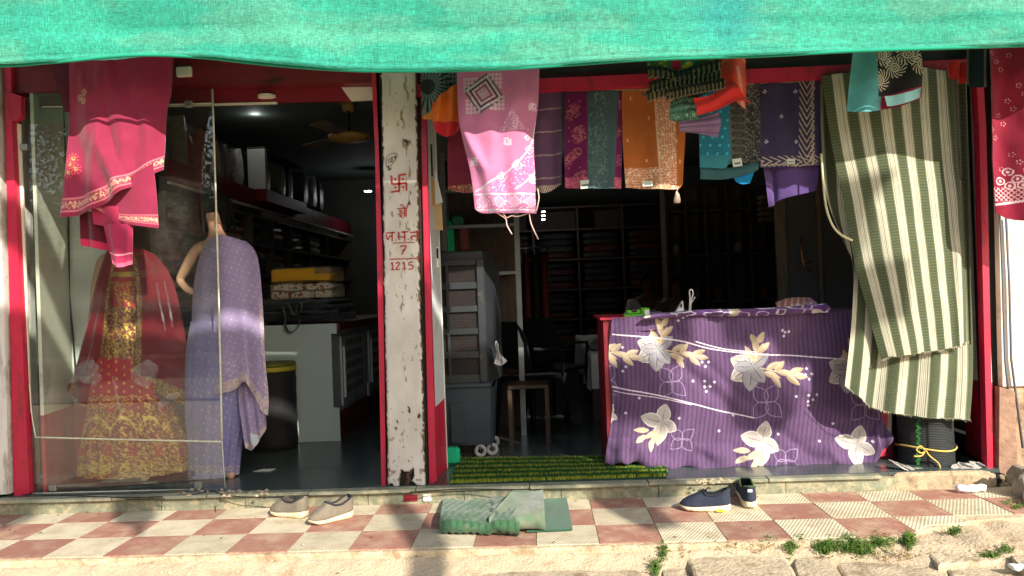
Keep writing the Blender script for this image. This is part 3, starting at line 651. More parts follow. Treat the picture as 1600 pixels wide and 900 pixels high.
for yy in (2.05, 3.1):
    d = box('perforated_door', cr_-.003, cr_+.012, yy, yy+.85, FL+.24, ctz-.12, M['jamb'], ct)
    mb = MB()
    for a in range(7):
        for b in range(5): mb.box(cr_+.0125, cr_+.0145, yy+.16+a*.085, yy+.19+a*.085, FL+.33+b*.095, FL+.385+b*.095)
    sl_ = mb.out('slots', M['black'], d); sl_['kind'] = 'stuff'
    box('handle', cr_+.0125, cr_+.03, yy+.03, yy+.06, FL+.3, ctz-.2, M['white'], d, .004)
box('socket_box', cr_+.013, cr_+.03, 2.93, 3.05, FL+.20, FL+.32, M['white'], ct, .004)
# bales on the counter
def bale(name, pxs, py0, py1, Yd, dep, paint, label, wav=.006, seed=1):
    """folded cloth block with visible layers"""
    a = Wp(pxs[0], (py0+py1)/2, Yd); b = Wp(pxs[1], (py0+py1)/2, Yd); z0 = Wp(pxs[0], py1, Yd)[2]; z1 = Wp(pxs[0], py0, Yd)[2]
    nu, nv = 60, 24; V = []; C = []; 
    for j in range(nv):
        t = j/(nv-1); ang = -math.pi/2+math.pi*t; r = (z1-z0)/2
        for i in range(nu):
            s = i/(nu-1); x = a[0]+(b[0]-a[0])*s; e = min(s, 1-s)*14; k = min(1, e)**.4
            z = (z0+z1)/2+r*math.sin(ang)*(.75+.25*k)+wav*float(vnoise(np.array([s*7+seed]), np.array([t*3.]), seed)[0]); y = Yd-.03*math.cos(ang)*k+(0 if 0 < j < nv-1 else dep)
            V.append((x, y, z)); C.append((*paint(s, t), 0))
    F = grid_faces(nu, nv).tolist(); n = len(V)
    F.append([(nv-1)*nu+i for i in range(nu)][::-1] + [i for i in range(nu)]) if False else None
    F.append([j*nu for j in range(nv)][::-1]); F.append([j*nu+nu-1 for j in range(nv)])
    return build(name, V, [tuple(f) for f in F], M['fabric'], None, True, C)
def p_y(s, t):
    if t > .8 or abs(t-.16) < .05: return lin((58, 62, 54))
    return lin((226, 168, 44)) if s < .74 or t < .5 else lin((150, 120, 84))
def p_f(s, t):
    r = float(fbm(np.array([s*22]), np.array([t*6]), 4)[0])
    if abs(t-.5) < .05: return lin((120, 110, 90))
    return lin((150, 84, 62)) if r > .45 else (lin((90, 104, 74)) if r < -.62 else lin((216, 204, 178)))
o = bale('cloth_bale', (424, 518), 419, 443, 1.95, .4, p_y, '', seed=2); tag(o, 'yellow folded quilt with dark piping on top of the bale stack', 'quilt')
o = bale('cloth_bale', (423, 520), 444, 468, 1.93, .4, p_f, '', seed=3); tag(o, 'cream floral folded quilt under the yellow one on the counter', 'quilt')
for k, (a, b, y0, y1) in enumerate(((412, 522, 470, 478), (408, 532, 479, 486), (404, 528, 487, 494), (402, 536, 495, 504))):
    cc = [(66, 72, 72), (48, 54, 56), (60, 60, 64), (40, 44, 46)][k]
    o = bale('cloth_bale', (a, b), y0, y1, 1.90-.01*k, .45, lambda s, t, cc=cc: lin(cc)*(1+.4*math.sin(s*60+t*9)*.3), '', .010, 7+k)
    tag(o, ['dark grey folded fabric directly under the floral quilt', 'charcoal folded fabric, second dark layer of the counter stack', 'slate folded fabric, third dark layer of the counter stack', 'black folded fabric lying directly on the pale counter'][k], 'fabric')
dh = mat('webbing', (72, 84, 82), .8, .2)
hb = thing('bag_handles', 'grey webbing bag handle loops hanging over the pale counter front', 'bag', Wp(458, 520, 1.76))
for pts in ([(446, 496), (443, 482), (447, 474), (452, 478), (458, 492), (468, 490), (472, 478), (469, 474), (464, 480), (462, 494)], [(446, 497), (445, 510), (450, 519), (458, 519), (466, 510), (470, 498)]):
    pts = smooth_pl(pts, 5); mb = MB(); V = []; F = []
    for i, (x, y) in enumerate(pts):
        for d in (-.02, .006): V.append(np.array(Wp(x, y, 1.75))+np.array([0, d, 0]))
        for d in (.006, -.02): V.append(np.array(Wp(x, y, 1.75))+np.array([.010, d, .010]))
    for i in range(len(pts)-1):
        for q in range(4): F.append((i*4+q, i*4+(q+1) % 4, (i+1)*4+(q+1) % 4, (i+1)*4+q))
    mb.add(V, F).out('handle', dh, hb)
# black drum with yellow rim
p = Gp(418, 706, FL); zt = Wp(418, 568, p[1])[2]; rr = .17
dr = thing('storage_drum', 'black cloth covered drum with a yellow rim behind the lavender sari', 'drum', (p[0], p[1], FL))
pr = [(rr*.98, FL), (rr*1.02, FL+.05)]+[(rr*(1.0+.012*math.sin(k*1.7)), FL+.05+(zt-FL-.12)*k/14) for k in range(1, 15)]
MB().lathe(pr, p[0], p[1]+rr, 40).out('body', mat('drum_cover', (22, 23, 24), .75, .3, 14, .6, 20), dr, True)
MB().lathe([(rr*1.01, zt-.07), (rr*1.04, zt-.06), (rr*1.03, zt-.035)], p[0], p[1]+rr, 40).out('rim', mat('drum_yellow', (180, 166, 50), .6, .2, 10), dr, True)
MB().lathe([(rr*1.0, zt-.034), (rr*1.03, zt-.02), (rr*1.0, zt-.005), (rr*.5, zt-.0)], p[0], p[1]+rr, 40).out('lid', mat('drum_lid', (96, 100, 36), .6, .3, 10), dr, True)
# paper tag on the floor
p = Gp(412, 735, FL); o = MB().prism([(p[0]-.06, p[1]-.03), (p[0]+.05, p[1]-.035), (p[0]+.07, p[1]+.03), (p[0]-.02, p[1]+.035)], 'z', FL+.001, FL+.003).out('paper_slip', M['white']); tag(o, 'small pale paper slip lying on the dark polished floor', 'paper')

# ================================================================== MANNEQUINS
skin = mat('mannequin_skin', (196, 150, 122), 0.4, 0.05, 5)
def skinned(name, chain_edges, mt, parent=None, sub=2):
    """verts (x,y,z,r) + edges grown with a Skin modifier, converted to a mesh"""
    vs, es = chain_edges
    me = bpy.data.meshes.new(name); me.from_pydata([v[:3] for v in vs], es, []); o = bpy.data.objects.new(name, me); COL.objects.link(o)
    md = o.modifiers.new('skin', 'SKIN'); sv = me.skin_vertices
    if not sv: me.attributes.new  # created by the modifier
    lay = me.skin_vertices[0] if me.skin_vertices else None
    if lay is None:
        bpy.context.view_layer.objects.active = o
    for i, v in enumerate(vs):
        r = v[3]; rx, ry = (r, r) if not isinstance(r, tuple) else r
        me.skin_vertices[0].data[i].radius = (rx, ry)
    me.skin_vertices[0].data[0].use_root = True
    sb = o.modifiers.new('sub', 'SUBSURF'); sb.levels = sub; sb.render_levels = sub
    bpy.context.view_layer.update()
    dg = bpy.context.evaluated_depsgraph_get(); m2 = bpy.data.meshes.new_from_object(o.evaluated_get(dg)); o.modifiers.clear()
    o.data = m2; m2.materials.clear(); m2.materials.append(mt)
    m2.polygons.foreach_set('use_smooth', [True]*len(m2.polygons))
    if parent is not None: absolute_parent(o, parent)
    return o
def loft(name, rings, n, Yf, paint, mt, parent, fold=None, nv=None, thick=0):
    """rings: (px_left, px_right, py) at depth Yf(center), elliptical with depth ratio; folds push the radius"""
    rg = np.array(smooth_pl([(a, b, c, d) if len(r) > 3 else (a, b, c, .6) for r in rings for (a, b, c, d) in [tuple(r) if len(r) > 3 else (*r, .6)]], 30))
    nr = len(rg); V = np.zeros((nr, n, 3)); th = np.linspace(0, 2*np.pi, n, endpoint=False)
    for i, (a, b, y, rt) in enumerate(rg):
        c = Wp((a+b)/2, y, Yf); rx = np.linalg.norm(Wp(b, y, Yf)-Wp(a, y, Yf))/2
        f = 1+(fold(th, i/(nr-1)) if fold else 0)
        V[i, :, 0] = c[0]+rx*np.cos(th)*f; V[i, :, 1] = c[1]+rx*rt*np.sin(th)*f; V[i, :, 2] = c[2]+rx*.0*np.sin(th)
    V = V.reshape(-1, 3); PX, PY = Pj(V); vv = np.repeat(np.arange(nr)/(nr-1), n); tt = np.tile(th, nr)
    C = paint(PX, PY, tt, vv); C = np.c_[C, np.zeros(len(C))] if C.shape[1] == 3 else C
    i, j = np.meshgrid(np.arange(n), np.arange(nr-1)); i = i.ravel(); j = j.ravel(); i2 = (i+1) % n
    F = np.stack([j*n+i2, j*n+i, (j+1)*n+i, (j+1)*n+i2], 1)[:, ::-1]
    return build(name, V, F, mt, parent, True, col=C)
# --- lavender sari mannequin
YM = .66
mq = thing('mannequin', 'mannequin with black hair draped in a lavender sari behind the glass', 'mannequin', Gp(350, 748, FL))
def P3(px, py, Y, r): p = Wp(px, py, Y); return (float(p[0]), float(p[1]), float(p[2]), r)
vs = [P3(345, 520, YM, (.13, .09)), P3(342, 460, YM, (.095, .075)), P3(343, 415, YM, (.12, .085)), P3(345, 390, YM, (.10, .07)), P3(341, 370, YM, (.045, .045)), P3(338, 352, YM-.01, (.045, .05)), P3(337, 335, YM-.02, (.062, .075)), P3(336, 315, YM-.02, (.06, .075)),
      P3(308, 388, YM, .042), P3(293, 415, YM-.02, .036), P3(280, 438, YM, .030), P3(292, 452, YM-.04, .024), P3(306, 458, YM-.06, .022),
      P3(378, 392, YM, .042), P3(388, 430, YM, .036), P3(394, 470, YM-.03, .03),
      P3(335, 600, YM, .08), P3(336, 735, YM, .035), P3(360, 600, YM, .08), P3(360, 735, YM, .035), P3(361, 746, YM-.07, .026)]
es = [(0, 1), (1, 2), (2, 3), (3, 4), (4, 5), (5, 6), (6, 7), (3, 8), (8, 9), (9, 10), (10, 11), (11, 12), (3, 13), (13, 14), (14, 15), (0, 16), (16, 17), (0, 18), (18, 19), (19, 20)]
skinned('body', (vs, es), skin, mq)
# hair
hr = mat('black_hair', (10, 9, 10), .8, .3, 60, .4, 200, stretch=(4, 4, .5), spec=.2)
p = Wp(337, 325, YM); mb = MB()
V = []; F = []; nh = 28
for k, (dz, r) in enumerate(((.105, .005), (.10, .05), (.07, .085), (.02, .098), (-.04, .10), (-.09, .095), (-.15, .08))):
    for i in range(nh):
        a = 2*math.pi*i/nh; front = max(0, -math.sin(a)); rr_ = r*(1-(.30 if dz < .0 else .0)*front)
        x = p[0]+rr_*math.cos(a)*.95*(1+.05*math.sin(i*7)); y = p[1]-.01+rr_*math.sin(a)*1.05; f2 = min(1, max(0, -math.sin(a)-.35)/.4); z = p[2]+dz+(f2*(-dz*.80-.01) if dz < -.03 else 0)
        V.append((x, y, z))
for k in range(6):
    for i in range(nh): F.append((k*nh+i, (k+1)*nh+i, (k+1)*nh+(i+1) % nh, k*nh+(i+1) % nh))
mb.add(V, F)
for i in range(70):
    a = random.uniform(0, 6.28); r0 = .09; x = p[0]+r0*math.cos(a); y = p[1]+r0*math.sin(a)
    if math.sin(a) < -.45 : ln = .05
    else: ln = random.uniform(.12, .22)
    mb.tube([(x*.4+p[0]*.6, y*.4+p[1]*.6, p[2]+.105), (x, y, p[2]+.05), (x+random.uniform(-.02, .02), y+random.uniform(-.01, .01), p[2]+.05-ln*.6), (x+random.uniform(-.03, .03), y, p[2]+.04-ln)], [.004, .006, .005, .001], 4)
mb.out('hair', hr, mq, True)
# face relief
mb = MB(); f = Wp(336, 343, YM-.1)
mb.tube([(f[0], f[1]+.035, f[2]+.045), (f[0], f[1]+.018, f[2]+.012), (f[0], f[1]+.03, f[2]+.004)], [.006, .010, .004], 8)
mb.out('nose', skin, mq, True)
MB().tube([(f[0]-.02, f[1]+.033, f[2]-.022), (f[0], f[1]+.025, f[2]-.024), (f[0]+.02, f[1]+.033, f[2]-.022)], [.002, .006, .002], 6).out('lips', mat('lip_paint', (150, 60, 60), .4), mq, True)
def foldf(k, amp, ph=0, grow=True): return lambda th, t: (amp*(t if grow else 1))*(np.sin(th*k+ph+2*t)+.5*np.sin(th*(k*1.7)+1+ph))
def p_lav(PX, PY, th, t):
    c = base(PX, (142, 130, 172), .05, PY); n = vnoise(PX/1.2, PY/1.2, 3)
    bl = np.clip((PY-520)/80, 0, 1)[:, None]; c[:, :3] = c[:, :3]*(1-bl)+lin((132, 128, 178))*bl
    sp = (np.abs((PX*.9+PY*.35) % 9-4.5) < .8) & (np.abs((PY*.9-PX*.3) % 9-4.5) < .8); setc(c, sp, (198, 184, 176), .6)
    hem = (PY > 727) & (PY < 742) & (vnoise(PX/1.3, PY/1.3, 8) > .05); setc(c, hem, (190, 172, 176), .5)
    return c
loft('sari_skirt', [(300, 395, 500, .75), (293, 392, 560, .8), (292, 385, 640, .75), (296, 376, 700, .7), (296, 372, 742, .7)], 160, YM, p_lav, M['sheer'], mq, foldf(15, .045, 0))
def p_lav2(PX, PY, u, v):
    c = base(PX, (150, 134, 172), .06, PY)
    sp = (np.abs((PX*.9+PY*.3) % 8-4) < .75) & (np.abs((PY*.9-PX*.3) % 8-4) < .75); setc(c, sp, (205, 190, 180), .6)
    bd = (v > .93) & (vnoise(PX/1.2, PY/1.2, 8) > -.1); setc(c, bd, (200, 182, 170), .5)
    bd = (u > .955) & (v > .35) & (vnoise(PX/1.2, PY/1.2, 8) > .1); setc(c, bd, (200, 182, 170), .5)
    sp = (v > .80) & (vnoise(PX/1.6, PY/1.6, 5) > .55); setc(c, sp, (196, 178, 176), .5)
    setc(c, inpoly(PX, PY, [(390, 676), (408, 682), (402, 698), (393, 694)]), (200, 206, 210))
    return c
sheet('sari_drape', [(312, 378), (330, 370), (352, 368), (378, 376)], [(291, 645), (325, 620), (365, 610), (386, 596), (402, 640), (413, 652)], [(312, 378), (300, 410), (291, 470), (290, 560), (291, 645)], [(378, 376), (395, 400), (403, 470), (408, 560), (414, 620), (413, 652)], YM-.16, 130, 200, p_lav2,
      lambda u, v, x, z: .10*(2*u-1)**2+.015*np.sin(u*20+v*4)*v+.02*np.exp(-((u-.3)/.2)**2)-.02, .006, M['sheer'], mq)
sheet('sari_drape', [(372, 560), (390, 560), (410, 560)], [(383, 700), (393, 704), (404, 690), (417, 668)], [(372, 560), (372, 620), (383, 700)], [(410, 560), (413, 610), (417, 668)], YM-.10, 50, 80, p_lav2, lambda u, v, x, z: .012*np.sin(u*16), .006, M['sheer'], mq)
# --- red bridal lehenga mannequin
YL = .66
ml = thing('mannequin', 'mannequin in a red and gold bridal lehenga behind the left side of the glass', 'mannequin', Gp(215, 750, FL))
vs = [P3(200, 560, YL, .10), P3(195, 480, YL+.02, (.065, .05)), P3(193, 430, YL+.02, (.08, .05)), P3(193, 402, YL+.02, (.07, .045)), P3(192, 370, YL+.02, .045), P3(192, 340, YL+.02, (.06, .07)), P3(192, 322, YL+.02, (.055, .06)),
      P3(160, 405, YL, .04), P3(150, 450, YL+.02, .034), P3(146, 495, YL-.02, .028), P3(226, 405, YL, .04), P3(236, 450, YL+.02, .034), P3(240, 495, YL-.02, .028),
      P3(200, 640, YL, .07), P3(198, 735, YL+.03, .03), P3(188, 742, YL-.05, .024), P3(225, 640, YL, .07), P3(229, 735, YL-.12, .03), P3(226, 751, YL-.2, .026)]
es = [(0, 1), (1, 2), (2, 3), (3, 4), (4, 5), (5, 6), (3, 7), (7, 8), (8, 9), (3, 10), (10, 11), (11, 12), (0, 13), (13, 14), (14, 15), (0, 16), (16, 17), (17, 18)]
skinned('body', (vs, es), skin, ml)
GOLD = (204, 164, 76); DR = (150, 20, 36)
def gold_lace(PX, PY, s=1.0, seed=4):
    s = s*1.15
    return (np.abs(fbm(PX/(4*s), PY/(4*s), seed, 2)) < .16) | (vnoise(PX/(2.2*s), PY/(2.2*s), seed+3) > .45)
def p_leh(PX, PY, th, t):
    c = base(PX, DR, .12, PY)
    x = np.abs((PX-200) % 11-5.5); y = (PY+((PX-200)//11 % 2)*6) % 12-6
    setc(c, (x < 1.5) & (np.abs(y) < 2.3) & (PY > 560) & (PY < 650), GOLD, .7)
    arch = PY > 650-22*np.abs(np.sin((PX-130)/42*np.pi))+6*vnoise(PX/3, PY/3, 5)
    g = gold_lace(PX, PY, .9); setc(c, arch, (128, 44, 32)); setc(c, arch & g, GOLD, .75)
    aa = np.abs(np.sin((PX-130)/42*np.pi)); m_ = arch & (np.abs(PY-(672-20*aa)) < 2.2); setc(c, m_, (214, 180, 96), .7); m_ = arch & (np.abs(PY-(690-26*aa)) < 1.6); setc(c, m_, (120, 24, 30)); m_ = arch & (np.hypot((PX-148) % 40-20, (PY-704)*.8) < 8); setc(c, m_ & ~gold_lace(PX, PY, .6, 9), (170, 30, 34))
    m_ = (PY > 724) & gold_lace(PX, PY, .5, 11); setc(c, m_, (206, 178, 92), .7)
    return c
loft('lehenga_skirt', [(172, 222, 540, .8), (155, 245, 590, .8), (140, 272, 650, .75), (133, 290, 700, .7), (130, 296, 735, .68)], 220, YL, p_leh, M['glossfab'], ml, foldf(17, .05))
def p_kur(PX, PY, th, t):
    c = base(PX, (172, 28, 40), .1, PY); cx = 192+(PY-400)*.05
    g = gold_lace(PX, PY, .8, 2)
    m_ = ((PY > 480) & (PY < 560)); setc(c, m_, (120, 44, 34)); setc(c, m_ & g, (192, 156, 66), .8)
    m_ = (PY > 440) & (PY < 478) & (np.abs(PX-cx) < 20-(PY-440)*.25) & g; setc(c, m_, GOLD, .7)
    m_ = (PY > 425) & (PY < 432); setc(c, m_, GOLD, .7)
    m_ = (PY > 618) & gold_lace(PX, PY, .5, 7); setc(c, m_, (200, 168, 84), .8)
    x = np.abs((PX-200) % 12-6); y = (PY+((PX-200)//12 % 2)*6) % 13-6.5; setc(c, (x < 1.4) & (np.abs(y) < 2) & (PY > 560), GOLD, .7)
    return c
loft('kurta', [(182, 204, 384, .6), (168, 217, 396, .6), (164, 220, 425, .62), (168, 220, 465, .7), (160, 224, 500, .75), (150, 240, 545, .75), (138, 256, 600, .75), (134, 262, 632, .7)], 200, YL, p_kur, M['glossfab'], ml, foldf(11, .02))
def p_dup(side):
    def f(PX, PY, u, v):
        c = base(PX, (122, 16, 32), .14, PY, 3); e = u > .86 if side > 0 else u < .14
        e2 = e | (v > .90)
        setc(c, e2, (118, 74, 44)); setc(c, e2 & gold_lace(PX, PY, .5, 5), (190, 152, 84), .7); return c
    return f
sheet('dupatta', [(166, 392), (176, 388), (184, 392)], [(106, 618), (125, 612), (156, 600)], [(166, 392), (150, 440), (128, 530), (106, 618)], [(184, 392), (172, 450), (165, 530), (156, 600)], YL-.13, 60, 160, p_dup(1), lambda u, v, x, z: -.02*np.sin(u*3.1)+.02*np.sin(u*14+v*3)*v, .005, M['sheer'], ml)
sheet('dupatta', [(204, 392), (216, 388), (232, 396)], [(205, 605), (250, 618), (291, 640)], [(204, 392), (212, 450), (212, 540), (205, 605)], [(232, 396), (262, 440), (284, 540), (291, 640)], YL-.12, 70, 160, p_dup(-1), lambda u, v, x, z: .02*np.sin(u*9+v*5)*v+.08*u*u, .005, M['sheer'], ml)
sheet('dupatta_fold', [(106, 600), (120, 590), (150, 585)], [(112, 620), (130, 634), (142, 640)], [(106, 600), (105, 610), (112, 620)], [(150, 585), (152, 610), (142, 640)], YL-.16, 40, 30, p_dup(1), lambda u, v, x, z: .02*np.sin(u*9), .005, M['sheer'], ml)
# loose clear plastic wrap lying against the glass
plw = mat('clear_plastic_wrap', (215, 215, 220), .12, .1, 10, spec=1.0)
pt_ = plw.node_tree; pb = pt_.nodes['Principled BSDF']; tp = pt_.nodes.new('ShaderNodeBsdfTransparent'); mxx = pt_.nodes.new('ShaderNodeMixShader'); mxx.inputs[0].default_value = .26
pt_.links.new(tp.outputs[0], mxx.inputs[1]); pt_.links.new(pb.outputs[0], mxx.inputs[2]); pt_.links.new(mxx.outputs[0], pt_.nodes['Material Output'].inputs[0])
for k, (T_, B_, L_, R2) in enumerate((([(208, 575), (230, 562), (242, 570)], [(210, 598), (228, 606), (238, 590)], [(208, 575), (204, 588), (210, 598)], [(242, 570), (246, 580), (238, 590)]), ([(120, 570), (138, 562), (152, 572)], [(106, 600), (122, 596), (148, 604)], [(120, 570), (112, 585), (106, 600)], [(152, 572), (155, 590), (148, 604)]), ([(250, 625), (265, 615), (278, 612)], [(248, 640), (262, 630), (276, 622)], [(250, 625), (247, 632), (248, 640)], [(278, 612), (280, 617), (276, 622)]))):
    o = sheet('plastic_wrap', T_, B_, L_, R2, .40, 24, 16, lambda X, Y, u, v: base(X, (220, 220, 222)), lambda u, v, x, z: .022*vnoise(u*9, v*7, 3+k)+.02*np.abs(np.sin(u*11+v*6)), 0, plw)
    tag(o, ['crumpled clear plastic wrap at the waist of the red lehenga', 'clear plastic wrap beside the left dupatta end', 'twisted strip of clear plastic near the lower right dupatta'][k], 'plastic wrap')

for k, pts in enumerate(([(245, 443), (251, 480), (259, 517)], [(257, 440), (264, 476), (270, 512)], [(176, 588), (182, 615), (189, 644)], [(64, 742), (130, 718), (196, 703), (240, 690)], [(228, 672), (270, 664), (318, 656)])):
    mb = MB(); q = [np.array(Wp(x, y, .42)) for x, y in smooth_pl(pts, 6)]; V = []
    for i, p_ in enumerate(q): V += [p_+np.array([-.006, .004*math.sin(i*2), 0]), p_+np.array([.006, -.004*math.sin(i*1.3), .004])]
    mb.add(V, [(2*i, 2*i+1, 2*i+3, 2*i+2) for i in range(len(q)-1)]); o = mb.out('plastic_strip', plw); tag(o, ['left of two upright plastic wrap edges beside the red veil', 'right of two upright plastic wrap edges beside the red veil', 'short plastic wrap edge in front of the red skirt', 'long slanting plastic wrap crease at the lower left of the glass', 'plastic wrap crease above the gold hem'][k], 'plastic wrap')

# ================================================================== INTERIOR, RIGHT BAY
# desert cooler
YC = 1.0
ck = mat('cooler_grey', (42, 46, 50), .45, .08, 6, .03, 80, dirt=(110, 108, 100), dirt_amt=.08); ck2 = mat('cooler_tank_blue', (50, 60, 70), .42, .08, 6, .02, dirt=(120, 118, 110), dirt_amt=.1)
x0, x1, x2 = -.96, Wp(763, 600, YC)[0], Wp(786, 600, YC+.4)[0]; zt = Wp(730, 391, YC)[2]; zm = Wp(730, 598, YC)[2]; zb = Wp(730, 697, YC)[2]
co = thing('air_cooler', 'tall dark grey desert air cooler on castors just inside the right bay', 'air cooler', ((x0+x2)/2, YC+.2, FL))
mb = MB(); mb.prism([(x0, YC+.02), (x1, YC+.02), (x2-.02, YC+.17), (x2, YC+.45), (x0, YC+.45)], 'z', zm, zt-.12); mb.out('upper_shell', ck, co)
mb = MB(); pts = [(x0, YC+.02), (x1-.01, YC+.02), (x2-.05, YC+.20), (x2-.06, YC+.45), (x0, YC+.45)]; n = 5
V = [(a, b, zt-.12) for a, b in ((x0, YC+.02), (x1, YC+.02), (x2-.02, YC+.17), (x2, YC+.45), (x0, YC+.45))]+[(a, b, zt-.01) for a, b in pts]+[((a-x0)*.95+x0, (b-YC-.2)*.93+YC+.2, zt) for a, b in pts]
mb.add(V, [(i, (i+1) % 5, 5+(i+1) % 5, 5+i) for i in range(5)]+[(5+i, 5+(i+1) % 5, 10+(i+1) % 5, 10+i) for i in range(5)]+[(10, 11, 12, 13, 14)]); mb.out('top_hood', ck, co, False)
gx = [x0+.0, Wp(699, 500, YC)[0], Wp(703, 500, YC)[0], Wp(750, 500, YC)[0]]
gz_ = [(Wp(720, y1, YC)[2], Wp(720, y0, YC)[2]) for y0, y1 in ((415, 441), (452, 478), (488, 513), (523, 549), (560, 585))]
box('grille_frame', x1-.055, x1-.001, YC-.01, YC+.018, zm+.0, zt-.06, ck, co, .006)
box('grille_frame', gx[1]-.004, gx[1]+.016, YC-.008, YC+.018, zm, zt-.06, ck, co, .003)
zs = [zm]+[v for g_ in gz_[::-1] for v in g_]+[zt-.06]
for a, b in zip(zs[0::2], zs[1::2]): box('grille_rail', x0, x1-.056, YC-.006, YC+.018, a, b, ck, co, .003)
pad = mat('cooling_pad', (64, 38, 24), .9, .5, 70, .8, 90); 
for g_ in gz_:
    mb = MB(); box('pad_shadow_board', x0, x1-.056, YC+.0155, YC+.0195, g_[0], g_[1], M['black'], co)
    nr_ = 6
    for r in range(nr_):
        zz = g_[0]+(g_[1]-g_[0])*(r+.5)/nr_; pts = []
        for i in range(34):
            pts.append((x0+(x1-.056-x0)*i/33, YC+.013, zz+(.006 if (i+r) % 2 else -.006)))
        mb.tube(pts, .0021, 4)
    o = mb.out('cooling_pad', pad, co); o['kind'] = 'stuff'
box('tank_rim', x0-.0, x1+.022, YC-.02, YC+.40, zm-.035, zm-.001, ck2, co, .008)
mb = MB(); V = [(x0, YC, zm-.036), (x1+.015, YC, zm-.036), (x1+.035, YC+.05, zm-.036), (x1+.035, YC+.4, zm-.036), (x0, YC+.4, zm-.036)]
V += [(x0+.02, YC+.03, zb), (x1-.005, YC+.03, zb), (x1+.012, YC+.07, zb), (x1+.012, YC+.38, zb), (x0+.02, YC+.38, zb)]
mb.add(V, [(i, i+5, (i+1) % 5+5, (i+1) % 5) for i in range(5)]+[(5, 9, 8, 7, 6)]); mb.out('water_tank', ck2, co)
a = Wp(704, 640, YC)[0]; b = Wp(724, 640, YC)[0]; z1_ = Wp(715, 630, YC)[2]; z0_ = Wp(715, 692, YC)[2]
MB().prism([(a, z0_), (a, z1_), (b-.01, z1_), (b+.01, z0_)], 'y', YC-.004, YC+.02).out('tank_recess', mat('recess_dark', (44, 50, 58), .5), co)
for cx, cy in ((x1-.07, YC+.02), (x1+.005, YC+.07), (x0+.06, YC+.35), (x1, YC+.35)):
    c = MB(); rw = .042; V = []; 
    pr = [(rw*.45, -.010), (rw*.85, -.012), (rw, -.008), (rw, .008), (rw*.85, .012), (rw*.45, .010)]
    nn = 20; V = [(cx+r_*math.cos(2*math.pi*k/nn), cy+w_, FL+.042+r_*math.sin(2*math.pi*k/nn)) for r_, w_ in pr for k in range(nn)]
    F = [(i*nn+k, i*nn+(k+1) % nn, ((i+1) % 6)*nn+(k+1) % nn, ((i+1) % 6)*nn+k) for i in range(6) for k in range(nn)]
    wh = c.add(V, F).out('castor', mat('castor_grey', (150, 150, 150), .4) if 'castor_grey' not in bpy.data.materials else bpy.data.materials['castor_grey'], co, True)
    MB().box(cx-.004, cx+.004, cy-.02, cy+.02, FL+.04, zb+.0, .001).out('fork', M['chrome'], wh)
o = sheet('crumpled_bag', [(773, 538), (776, 532), (779, 540)], [(772, 568), (782, 571), (793, 564)], [(773, 538), (776, 552), (772, 568)], [(779, 540), (782, 552), (793, 564)], YC+.02, 26, 26, lambda X, Y, u, v: base(X, (190, 190, 192), .1, Y), lambda u, v, x, z: .02*vnoise(u*4, v*5, 8)-.02*np.abs(np.sin(u*7+v*3)), .006, M['glossfab']); tag(o, 'small crumpled white plastic bag stuck on the side of the cooler', 'bag')
o = box('green_bag', -.93, -.80, .78, .86, FL+.001, FL+.11, mat('bright_green_cloth', (0, 170, 120), .6, .1, 20, .2), None, .015); tag(o, 'bright green piece of cloth on the floor under the cooler', 'cloth')
# cabinet behind the cooler, papers and frames on the jamb
cbn = thing('display_cabinet', 'glass fronted display cabinet behind the air cooler', 'cabinet', (-.7, 1.9, FL))
for xx in (-.96, -.40): box('upright', xx-.02, xx+.02, 1.78, 1.82, FL, 2.3, mat('aluminium', (140, 146, 146), .4, metal=.5) if 'aluminium' not in bpy.data.materials else bpy.data.materials['aluminium'], cbn)
for zz in (1.35, 1.72, 2.0): box('shelf', -.94, -.42, 1.78, 2.2, zz-.012, zz+.012, bpy.data.materials['aluminium'], cbn)
box('back', -.97, -.40, 2.22, 2.24, FL, 2.3, M['darkwood'], cbn)
for k, (px, py, c, wd, hg) in enumerate(((698, 370, (0, 190, 130), .09, .26), (712, 345, (40, 120, 90), .10, .10), (722, 372, (120, 60, 50), .08, .2), (706, 268, (40, 44, 56), .12, .22))):
    p = Wp(px, py, 1.76); o = box('garment_pack', p[0]-wd/2, p[0]+wd/2, 1.83, 1.95, p[2]-hg/2, p[2]+hg/2, mat('pack_%d' % k, c, .5, .2, 12), None, .02); tag(o, ['bright green garment pack in the cabinet above the cooler', 'dull green folded garment on the cabinet shelf', 'brown garment leaning in the cabinet above the cooler', 'dark boxed garment high in the cabinet'][k], 'garment')
def flatpx(name, poly, Y, mt, label, cat, th=.004, parent=None):
    q = [Wp(x, y, Y) for x, y in poly]; o = MB().prism([(p[0], p[2]) for p in q], 'y', Y, Y+th).out(name, mt, parent)
    if label: tag(o, label, cat)
    return o
flatpx('framed_notice', [(667, 223), (675, 226), (677, 276), (668, 274)], .55, M['dark'], 'small dark frame on the pale jamb above the yellow card', 'frame')
flatpx('card', [(670, 278), (677, 279), (679, 322), (672, 320)], .54, mat('yellow_card', (196, 140, 60), .7), 'narrow yellow brown card on the pale jamb', 'card')
flatpx('paper_sheet', [(679, 262), (684, 282), (692, 316), (680, 320)], .56, M['white'], 'pale folded paper tucked into the jamb beside the cabinet', 'paper')
flatpx('calendar', [(678, 316), (690, 318), (692, 360), (680, 358)], .60, mat('tan_paper', (200, 168, 120), .7), 'tan printed calendar page hanging below the pale paper', 'calendar')
nb = flatpx('notice_strip', [(680, 385), (686, 386), (686, 418), (681, 417)], .62, M['white'], 'narrow white printed strip on the jamb at cooler height', 'notice')
flatpx('print_block', [(682, 388), (685, 388), (685, 404), (682, 403)], .617, M['black'], None, None, .002, nb)
